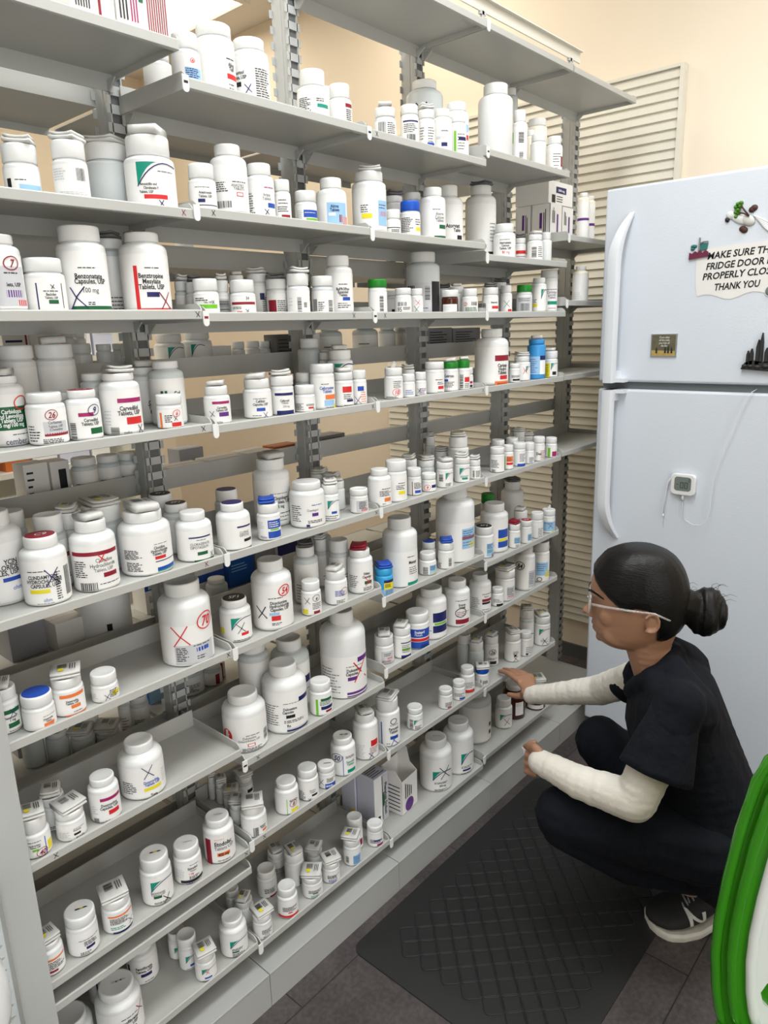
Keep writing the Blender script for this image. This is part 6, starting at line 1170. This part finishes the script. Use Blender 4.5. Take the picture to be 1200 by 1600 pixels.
def limb(b, pts, rs, m='skin', step=.35):
    # chain of closely spaced balls with tapering radius; the voxel fuse turns it into one limb
    for (p, q), (r0, r1) in zip(zip(pts, pts[1:]), zip(rs, rs[1:])):
        p, q = Vector(p), Vector(q); n = max(2, int((q-p).length/(step*min(r0, r1)))+1)
        for i in range(n+1): f = i/n; rr = r0+(r1-r0)*f; ell(b, p.lerp(q, f), rr, rr, rr, m=m, n=12)
def sweep(b, keys, n=22, m='scrub'):
    # keys: (centre, forward radius, side radius, vertical radius)
    tot = len(keys)-1
    for i in range(n+1):
        f = i/n*tot; k = min(int(f), tot-1); u = f-k; u = u*u*(3-2*u) if False else u
        a, c = keys[k], keys[k+1]; cc = Vector(a[0]).lerp(Vector(c[0]), u)
        ell(b, cc, *[a[j]+(c[j]-a[j])*u for j in (1, 2, 3)], m=m, n=20)
person = tag(empty('person', (.80, -.64, 0)), 'crouching person in dark navy scrubs reaching into the lower shelves, card in one hand', 'person')
HC = J['Hc']
def hp(x, y, z): return HC+EF*x+EL*y+UP*z
SL = [(.174, .05, .0, .026), (.168, .068, -.018, .042), (.155, .092, -.038, .056), (.138, .108, -.052, .065), (.119, .120, -.062, .0705), (.098, .1275, -.069, .074), (.073, .1285, -.073, .0755),
      (.047, .1225, -.073, .0735), (.02, .1215, -.069, .0715), (.006, .1205, -.063, .069), (-.006, .1235, -.056, .0665), (-.014, .1195, -.05, .0645), (-.022, .1205, -.042, .062), (-.03, .1125, -.034, .058), (-.038, .111, -.022, .053), (-.048, .103, -.006, .046), (-.056, .090, .015, .034), (-.0585, .078, .03, .022)]
def slice_at(z):
    for a, c in zip(SL, SL[1:]):
        if a[0] >= z >= c[0]:
            u = (a[0]-z)/(a[0]-c[0]); return [a[j]+(c[j]-a[j])*u for j in (1, 2, 3)]
    return list(SL[0][1:]) if z > SL[0][0] else list(SL[-1][1:])
def head_pt(phi, z, off=0.0, n=None):
    if n is None: n = 1.9+.35*min(1, max(0, (z+.01)/.07)) if math.cos(phi) > 0 else 2.25
    f, bk, w_ = slice_at(z); cx = (f+bk)/2+(f-bk)*-.02; cph, sph = math.cos(phi), math.sin(phi)
    rx = (f-cx if cph > 0 else cx-bk)+off; ry = w_+off
    k = (abs(cph)**n+abs(sph)**n)**(-1/n)
    return (cx+rx*k*cph, ry*k*sph, z)
def head_loft(b, m='skin'):
    n = 48; zs = []
    for a, c in zip(SL, SL[1:]):
        for u in (0, .5): zs.append(a[0]+(c[0]-a[0])*u)
    zs.append(SL[-1][0]); vs = [hp(*head_pt(2*PI*i/n, z)) for z in zs for i in range(n)]
    fs = [(j*n+i, (j+1)*n+i, (j+1)*n+(i+1) % n, j*n+(i+1) % n) for j in range(len(zs)-1) for i in range(n)]
    fs += [tuple(range(n)), tuple((len(zs)-1)*n+i for i in range(n-1, -1, -1))]
    b.add(vs, fs, m, True)
body = MB(); head_loft(body)
# nose, lips, chin, cheeks, brow ridge, ears
for f in [i/10 for i in range(11)]: ell(body, hp(.119+.0165*f**1.25, 0, .05-.032*f), .006+.003*f, .0055+.0045*f**2, .008, m='skin')
ell(body, hp(.1365, 0, .0165), .0085, .0085, .0075)
for s in (-1, 1):
    ell(body, hp(.1245, .0105*s, .0125), .0085, .0065, .006)
    ell(body, hp(.08, .047*s, .026), .026, .013, .026); ell(body, hp(.113, .03*s, .073), .012, .022, .0065)
    ell(body, hp(.055, .047*s, -.018), .042, .010, .026)
    # ear: rim and lobe
    for i in range(15):
        a = -1.9+4.4*i/14; ell(body, hp(-.004+.0150*math.cos(a+PI), (.0845-.003*math.cos(a))*s, .034+.0205*math.sin(a)), .0042, .0042, .0042)
    ell(body, hp(-.002, .0765*s, .033), .013, .006, .019); ell(body, hp(.005, .080*s, .0135), .0055, .004, .006)
ell(body, hp(.1185, 0, -.0075), .0055, .015, .004); ell(body, hp(.1155, 0, -.0205), .006, .013, .0046); ell(body, hp(.102, 0, -.042), .011, .018, .011)
# neck, torso core, limbs
limb(body, [hp(-.012, 0, .0), hp(.0, 0, -.05), J['neck_lo']+Vector((0, 0, -.02))], [.054, .05, .056])
sweep(body, [(J['t_neck']-UP*.02, .05, .06, .04), (J['t_up']-UP*.015, .07, .12, .05), (J['t_chest'], .095, .135, .07), (J['t_belly'], .10, .13, .07), (J['t_pel'], .105, .15, .08)], 16, 'skin')
limb(body, [J['Lsho'], J['Lelb'], J['Lwri']], [.042, .031, .021]); limb(body, [J['Rsho'], J['Relb'], J['Rwri']], [.042, .031, .021])
limb(body, [J['Lhip'], J['Lknee']], [.07, .05]); limb(body, [J['Lshk'], J['Lank'], Vector((.862, -.69, .14))], [.045, .034, .03])
limb(body, [J['Rhip'], J['Rknee']], [.07, .05]); R_ANK = Vector((.985, -.475, .10)); limb(body, [J['Rknee'], R_ANK], [.045, .034])
limb(body, [Vector((.872, -.695, .12)), Vector((.79, -.63, .04))], [.026, .016]); limb(body, [R_ANK, Vector((.93, -.37, .04))], [.032, .026])
# right hand, reaching: palm, four fingers of unequal length, thumb
w = J['Rwri']; tip = J['Rtip']; fd = (tip-w).normalized(); rt = fd.cross(UP).normalized(); up2 = rt.cross(fd).normalized()
k0 = J['Rk1']
for f in [i/6 for i in range(7)]:
    c = w.lerp(k0+rt*.026, f); ell(body, c+up2*.0, .016, .019+.017*f, .0145-.003*f, fd, rt, up2)
fing = [(0.0, 1.0, .0), (.0195, 1.1, -.002), (.038, 1.02, -.006), (.054, .82, -.012)]
for off, ln, dz in fing:
    a = k0+rt*(off-.003)+up2*dz; L = (tip-k0).length*ln
    d1 = (tip-k0).normalized(); d1 = (d1+rt*(off-.02)*1.4).normalized()
    p1 = a+d1*L*.47+up2*.006; p2 = a+d1*L*.76+up2*.003; p3 = a+d1*L-up2*.004
    limb(body, [a-d1*.012, p1, p2, p3], [.0092, .0085, .0077, .0066], step=.45)
tb, tt = J['Rthb'], J['Rtht']
limb(body, [w.lerp(k0, .25)-rt*.012, tb.lerp(w.lerp(k0, .4), .45)-up2*.004, tb.lerp(tt, .45), tt], [.0145, .0125, .0095, .0075], step=.4)
# left hand, closed round a card
lw = J['Lwri']; ki, kp = J['Lk_i'], J['Lk_p']; fw = ((ki+kp)/2-lw).normalized(); away = -EL
for f in [i/6 for i in range(7)]:
    c = lw.lerp((ki+kp)/2, f); ell(body, c, .015, .015-.002*f, .019+.016*f, fw, away, UP)
for i in range(4):
    a = ki.lerp(kp, i/3); L = (.040, .045, .042, .034)[i]
    p1 = a+fw*L*.62+away*.004; p2 = p1+away*.022+fw*.004; p3 = p2-fw*.017+away*.006
    limb(body, [a-fw*.008, p1, p2, p3], [.0092, .0086, .0078, .0068], step=.45)
limb(body, [lw.lerp(ki, .45)+UP*.008, ki+UP*.006+fw*.006, ki+UP*.004+fw*.028+away*.01, ki-UP*.004+fw*.044+away*.016], [.013, .0105, .0088, .0072], step=.4)
body_o = fused('body', body, .0031, 6, 'skin', person)
# face details laid on the surface
def face_strip(name, pts, wd, m, lift=.0016):
    b = MB(); vs = []
    for i, (phi, z, k) in enumerate(pts):
        for s in (-1, 1): x, y, zz = head_pt(phi, z+s*wd*k, lift); vs.append(hp(x, y, zz))
    b.add(vs, [(2*i, 2*i+1, 2*i+3, 2*i+2) for i in range(len(pts)-1)], m, True); o = b.build(name, None); o.parent = person; o.matrix_parent_inverse = Matrix.Translation(-Vector(person.location)); return o
for s, nm in ((1, 'near'), (-1, 'far')):
    o = face_strip('eyebrow', [(s*(.16+.09*i), .072+.010*math.sin(i/7*2.4)-.0004*i, .5+.5*math.sin(.5+i/8*2.4)) for i in range(9)], .0032, 'hair', .0055)
    o = face_strip('eyelashes', [(s*(.2+.06*i), .048-.004*math.sin(i/7*PI), .4+.6*math.sin(.3+i/8*2.4)) for i in range(8)], .0017, 'hair', .0024)
def under(o):
    o.parent = person; o.matrix_parent_inverse = Matrix.Translation(-Vector(person.location)); return o
lp_ = MB()
for s in (-1, 0, 1): ell(lp_, hp((.1180-.004*abs(s)), .0075*s, -.0082), .0058, .011, .0040, m='lip'); ell(lp_, hp(.1148-.003*abs(s), .006*s, -.0198), .0062, .0105, .0046, m='lip')
fused('lips', lp_, .0014, 2, 'lip', person)
# hair: swept-back cap following the skull from hairline to nape, parting, bun, loose strands
def hairline(phi):
    a = abs((phi+PI) % (2*PI)-PI)
    pts = [(0, .123), (.3, .117), (.6, .104), (.85, .088), (1.05, .072), (1.22, .056), (1.34, .05), (1.46, .062), (1.74, .06), (1.92, .022), (2.2, -.016), (2.7, -.034), (PI, -.034)]
    for (a0, z0), (a1, z1) in zip(pts, pts[1:]):
        if a <= a1: u = (a-a0)/(a1-a0); return z0+(z1-z0)*(u*u*(3-2*u))
    return pts[-1][1]
hb = MB(); n = 72; mrows = 20; vs = []
for i in range(n):
    phi = 2*PI*i/n; zl = hairline(phi)
    for j in range(mrows+1):
        f = j/mrows; z = .174-(.174-zl)*f; lift = .0075*min(1, (1-f)*5+.28)+.0006*math.sin(phi*23)
        if abs(phi) < .03 or abs(phi-2*PI) < .03: lift -= .0018
        x, y, zz = head_pt(phi, z, lift+.0022); vs.append(hp(x, y, zz+(.0055 if f < .3 else .0055*max(0, 1-(f-.3)*2.2))))
R1 = mrows+1
fs = [(i*R1+j, i*R1+j+1, ((i+1) % n)*R1+j+1, ((i+1) % n)*R1+j) for i in range(n) for j in range(mrows)]+[tuple(i*R1 for i in range(n))]
hb.add(vs, fs, 'hair', True); o = under(hb.build('hair', None)); sd = o.modifiers.new('solid', 'SOLIDIFY'); sd.thickness = .006; sd.offset = -1
bc = J['bun']; bb = MB(); ell(bb, bc, .040, .044, .048, m='hair', n=24)
for q in range(8):
    tq = .35+.34*q; pts = []; tilt = .35*math.sin(q*2.1)
    for i in range(30):
        t_ = 2*PI*i/30; rr_ = math.sin(tq)*(1+.05*math.sin(3*t_+q))
        pts.append(bc-EF*(.040*math.cos(tq)+.012*tilt*math.cos(t_))+EL*(.045*rr_*math.cos(t_))+UP*(.050*rr_*math.sin(t_)))
    bb.tube(pts, .0065, 'hair', 8, True)
limb(bb, [hp(-.06, 0, .055), bc+EF*.02], [.04, .038], m='hair')
fused('hair_bun', bb, .004, 2, 'hair', person)
st = MB(); rnd = random.Random(11)
for i in range(18):
    a = bc+UP*rnd.uniform(.02, .05)+EF*rnd.uniform(-.02, .05)+EL*rnd.uniform(-.03, .03); d = (UP*rnd.uniform(.2, 1)-EF*rnd.uniform(.0, .9)+EL*rnd.uniform(-.5, .5)).normalized()
    L = rnd.uniform(.012, .04); st.tube([a, a+d*L*.4+UP*.006, a+d*L*.8+UP*.004-EF*.004, a+d*L-UP*.005-EF*.012], [.0005, .0005, .0004, .0002], 'hair', 4)
under(st.build('loose_strands', None))
# clear safety glasses
glasses = under(empty('glasses', (0, 0, 0)))
def gl(name, fn): b = MB(); fn(b); return b.build(name, glasses)
for s in (1, -1):
    def temple(b, s=s): b.tube([hp(.121, .062*s, .057), hp(.09, .074*s, .058), hp(.03, .084*s, .058), hp(-.008, .0875*s, .058), hp(-.04, .083*s, .044)], [.0034, .003, .0024, .0024, .002], 'clear', 8)
    gl('temple', temple)
    def rim(b, s=s):
        pts = [hp(.131-.10*abs(y), y*s, z) for y, z in ((.012, .062), (.03, .068), (.052, .069), (.061, .06), (.058, .036), (.038, .026), (.02, .028), (.012, .045))]
        b.tube(pts, .0022, 'clear', 8, True)
    gl('rim', rim)
    def lens(b, s=s):
        pts = [hp(.131-.10*abs(y), y*s, z) for y, z in ((.012, .062), (.03, .068), (.052, .069), (.061, .06), (.058, .036), (.038, .026), (.02, .028), (.012, .045))]
        b.add(pts+[p-EF*.0012 for p in pts], [tuple(range(8)), tuple(range(15, 7, -1))]+[(i, i+8, (i+1) % 8+8, (i+1) % 8) for i in range(8)], 'lens')
    gl('lens', lens)
gl('bridge', lambda b: b.tube([hp(.130, -.012, .05), hp(.1335, 0, .052), hp(.130, .012, .05)], .002, 'clear', 8))
# scrub top with short sleeves
tp = MB()
sweep(tp, [(J['t_neck']-UP*.012-EF*.012, .055, .088, .03), (J['t_up'], .098, .168, .06), (J['t_chest']+EF*.004, .118, .158, .075), (J['t_belly'], .122, .152, .08), (J['t_pel']-UP*.01, .135, .178, .07)], 26)
limb(tp, [J['t_up']+EL*.1+UP*.01, J['Lsho']-UP*.006, J['Lsho'].lerp(J['Lsl'], .35)], [.07, .054, .053], 'scrub')
for s in (1, -1):
    cp = [hp(-.062, 0, -.068), hp(-.045, .055*s, -.078), hp(-.012, .072*s, -.098), hp(.016, .054*s, -.125), hp(.028, .02*s, -.16)]
    limb(tp, cp, [.024, .024, .022, .02, .02], 'scrub'); limb(tp, [cp[1]-EF*.01, J['t_up']+EL*(.10*s)-EF*.02], [.03, .07], 'scrub'); limb(tp, [cp[2], J['t_up']+EL*(.13*s)], [.026, .055], 'scrub')
for z in (-.09, -.12, -.15): ell(tp, hp(-.052+.1*(z+.09), 0, z), .04, .085, .03, m='scrub'); limb(tp, [J['t_up']-EL*.09, J['Rsho']], [.066, .05], 'scrub')
top_o = fused('scrub_top', tp, .006, 6, 'scrub', person)
# wide open hem of the near short sleeve
def sleeve_tube(a, c, r0, r1, name):
    ax = (c-a).normalized(); x = ax.cross(EF).normalized(); y = ax.cross(x); n = 36; vs = []; rows = 12
    for j in range(rows+1):
        f = j/rows; p = a.lerp(c, f); rr_ = r0+(r1-r0)*f
        for i in range(n):
            th = 2*PI*i/n; k = 1+.035*f*math.sin(3*th+1.3)+.02*f*math.sin(7*th+j*.25); vs.append(p+(x*math.cos(th)*.92+y*math.sin(th)*1.04)*rr_*k)
    b = MB(); b.add(vs, [(j*n+i, j*n+(i+1) % n, (j+1)*n+(i+1) % n, (j+1)*n+i) for j in range(rows) for i in range(n)], 'scrub', True)
    o = under(b.build(name, None)); sd = o.modifiers.new('solid', 'SOLIDIFY'); sd.thickness = .003; sd.offset = 0; return o
sleeve_tube(J['Lsho']+UP*.004, J['Lsl'], .040, .071, 'short_sleeve'); sleeve_tube(J['Rsho'], J['Rsl']+(J['Rsl']-J['Rsho'])*.15, .036, .050, 'short_sleeve')
# trousers
tr = MB()
sweep(tr, [(J['t_belly']-UP*.03, .10, .14, .06), (J['t_pel']-UP*.01, .13, .175, .08), (J['t_butt'], .125, .165, .07), (J['t_butt']-UP*.03, .10, .14, .05)], 14)
limb(tr, [J['Lhip'], J['Lhip'].lerp(J['Lknee'], .5), J['Lknee']], [.092, .082, .067], 'scrub'); limb(tr, [J['Lshk'], J['Lshk'].lerp(J['Lank'], .5)-UP*.012, J['Lank']+UP*.025], [.06, .06, .05], 'scrub')
limb(tr, [J['Rhip'], J['Rhip'].lerp(J['Rknee'], .5), J['Rknee']], [.092, .084, .07], 'scrub'); limb(tr, [J['Rknee'], J['Rknee'].lerp(R_ANK, .5), R_ANK+UP*.02], [.066, .066, .058], 'scrub')
fused('trousers', tr, .006, 5, 'scrub', person)
# white knit sleeves with bunched rings towards the elbow and cuff
def knit(pts, rs, name, k=1.0):
    b = MB()
    for (p, q), (r0, r1) in zip(zip(pts, pts[1:]), zip(rs, rs[1:])):
        p, q = Vector(p), Vector(q); L = (q-p).length; n = int(L/.004)
        for i in range(n+1):
            f = i/n; s = L*f; rr_ = (r0+(r1-r0)*f)*(1+.045*k*math.sin(s*2*PI/.017+2*math.sin(s*40))); ell(b, p.lerp(q, f)+UP*.0012*math.sin(s*190), rr_, rr_, rr_, m='sleeve', n=16)
    return fused(name, b, .0034, 1, 'sleeve', person)
knit([J['Lsho'].lerp(J['Lelb'], .4), J['Lelb'], J['Lfm'], J['Lwri'], J['Lwri'].lerp((ki+kp)/2, .42)], [.046, .043, .036, .029, .0285], 'undershirt_sleeve')
knit([J['Rsho'].lerp(J['Relb'], .2), J['Relb'], J['Relb'].lerp(J['Rwri'], .6), J['Rwri']+fd*.004], [.043, .04, .031, .026], 'undershirt_sleeve', .8)
# shoes
def shoe(toe, heel, lat, heel_up):
    ax = (toe-heel); L = ax.length; ax.normalize(); side = UP.cross(ax).normalized()
    t = empty('shoe', (0, 0, 0)); under(t)
    def sp(f, s, z): lift = heel_up*max(0, 1-f*1.7)**1.3; return heel+ax*(L*f)+side*s+UP*(z+lift+.007*max(0, (f-.8)/.2)**2)
    def loft(rings, m, name, closed=True):
        b = MB(); n = len(rings[0]); vs = [p for r_ in rings for p in r_]
        fs = [(j*n+i, j*n+(i+1) % n, (j+1)*n+(i+1) % n, (j+1)*n+i) for j in range(len(rings)-1) for i in range(n)]+[tuple(range(n)), tuple((len(rings)-1)*n+i for i in range(n-1, -1, -1))]
        b.add(vs, fs, m, True); o = b.build(name, t); o.matrix_parent_inverse = Matrix.Translation(-Vector(person.location)) if False else Matrix.Identity(4); return o
    wid = [(0, .012), (.03, .028), (.12, .037), (.35, .039), (.6, .047), (.75, .05), (.88, .045), (.96, .03), (1.0, .010)]
    hgt = [(0, .078), (.03, .098), (.12, .112), (.28, .112), (.42, .122), (.52, .112), (.62, .088), (.74, .066), (.84, .054), (.93, .045), (1, .03)]
    def itp(tb, f):
        for (a, x), (c, y) in zip(tb, tb[1:]):
            if f <= c: return x+(y-x)*(f-a)/(c-a)
        return tb[-1][1]
    fr = [i/28 for i in range(29)]; rings = []; sole = []
    for f in fr:
        w_, h_ = itp(wid, f)*1.07, itp(hgt, f); r_ = []
        for i in range(20):
            a = 2*PI*i/20; c, s = math.cos(a), math.sin(a); e = 2.6
            k = (abs(c)**e+abs(s)**e)**(-1/e); zz = .018+(h_-.018)*(.5+.5*s*k) if True else 0
            ww = w_*(1-.28*max(0, s*k)**2); r_.append(sp(f, ww*c*k, zz))
        rings.append(r_)
        ws = w_*1.1+.002; sole.append([sp(f, -ws, .004), sp(f, -ws*.97, .0), sp(f, ws*.97, .0), sp(f, ws, .004), sp(f, ws*1.02, .015), sp(f, ws*.93, .02), sp(f, -ws*.93, .02), sp(f, -ws*1.02, .015)])
    loft(rings, 'shoe', 'upper'); o = loft(sole, 'sole', 'sole'); smooth_by_angle(o, .7)
    # toe guard, tongue and ankle opening trim
    b = MB(); b.tube([sp(.12, -.026, .105), sp(.22, -.030, .099), sp(.34, -.029, .114), sp(.42, -.016, .126), sp(.42, .016, .126), sp(.34, .029, .114), sp(.22, .030, .099), sp(.12, .026, .105), sp(.04, .014, .11), sp(.04, -.014, .11)], .0042, 'shoegrey', 8, True); b.build('collar', t)
    b = MB()
    for i in range(5):
        f = .44+.055*i; h_ = itp(hgt, f)+.003; w_ = itp(wid, f)*.55
        b.tube([sp(f, -w_, h_-.010), sp(f+.012, 0, h_+.002), sp(f, w_, h_-.010)], .0026, 'shoegrey', 6)
        b.tube([sp(f, -w_, h_-.010), sp(f+.045, w_, h_-.013)], .0022, 'shoegrey', 6)
    b.tube([sp(.46, .0, .122), sp(.5, .024, .132), sp(.57, .034, .11), sp(.53, .016, .112), sp(.46, 0, .122)], .0022, 'shoegrey', 6)
    b.tube([sp(.46, .0, .122), sp(.52, -.02, .13), sp(.6, -.02, .1)], .0022, 'shoegrey', 6); b.build('laces', t)
    b = MB(); s_ = lat
    b.add([sp(f, s_*(itp(wid, f)*1.07+.002), z) for f, z in ((.02, .05), (.1, .056), (.2, .068), (.3, .09), (.27, .094), (.17, .076), (.08, .063), (.015, .057))], [tuple(range(8))], 'shoegrey')
    # the letter on the side
    vs, fs, wd = text_layout('N', .036, True, 1.3, 'c', -.15)
    def lp(x, y): f = .6-x/L*s_; zz = .036+y; w0 = itp(wid, f); s2 = (zz-.018)/(itp(hgt, f)-.018)*2-1; return sp(f, s_*(w0*1.07*(1-.28*max(0, s2)**2)*max(.2, (1-abs(s2)**2.6))**(1/2.6)+.0018), zz)
    # subdivide the glyph finely enough to follow the upper
    b2 = bmesh.new(); bv = [b2.verts.new((x, y, 0)) for x, y in vs]
    for f_ in fs:
        try: b2.faces.new([bv[i] for i in f_])
        except ValueError: pass
    bmesh.ops.triangulate(b2, faces=b2.faces); bmesh.ops.subdivide_edges(b2, edges=b2.edges, cuts=3, use_grid_fill=True); b2.verts.index_update()
    b.add([lp(v.co.x, v.co.y) for v in b2.verts], [tuple(v.index for v in f_.verts) for f_ in b2.faces], 'leaflet'); b2.free()
    b.build('side_mark', t)
    b = MB(); b.tube([sp(.98, -.014, .022), sp(.86, -.043, .026), sp(.72, -.046, .03), sp(.66, -.03, .046), sp(.66, .03, .046), sp(.72, .046, .03), sp(.86, .043, .026), sp(.98, .014, .022)], .0018, 'shoegrey', 6); b.build('toe_guard', t)
    return t
shoe(Vector((.738, -.578, .0)), Vector((.93, -.752, .0)), 1, .085)
shoe(Vector((.905, -.315, .014)), Vector((1.02, -.53, .014)), 1, .05)
# the card in the hand
t = tag(empty('card', tuple(J['card3'])), 'small pale grey card held in the lower hand of the crouching person', 'card')
b = MB(); c1, c2, c3 = J['card1'], J['card2'], J['card3']; c4 = c3+(c2-c1)*.1+EF*-.02
nrm = (c2-c1).cross(c3-c1).normalized()*.0006
q = [c1, c2, c2-EF*.03, c1.lerp(c2, .5)-EF*.028]
b.add([p+nrm-c3 for p in q]+[p-nrm-c3 for p in q], [(0, 1, 2, 3), (7, 6, 5, 4)]+[(i, i+4, (i+1) % 4+4, (i+1) % 4) for i in range(4)], 'card'); b.build('sheet', t)
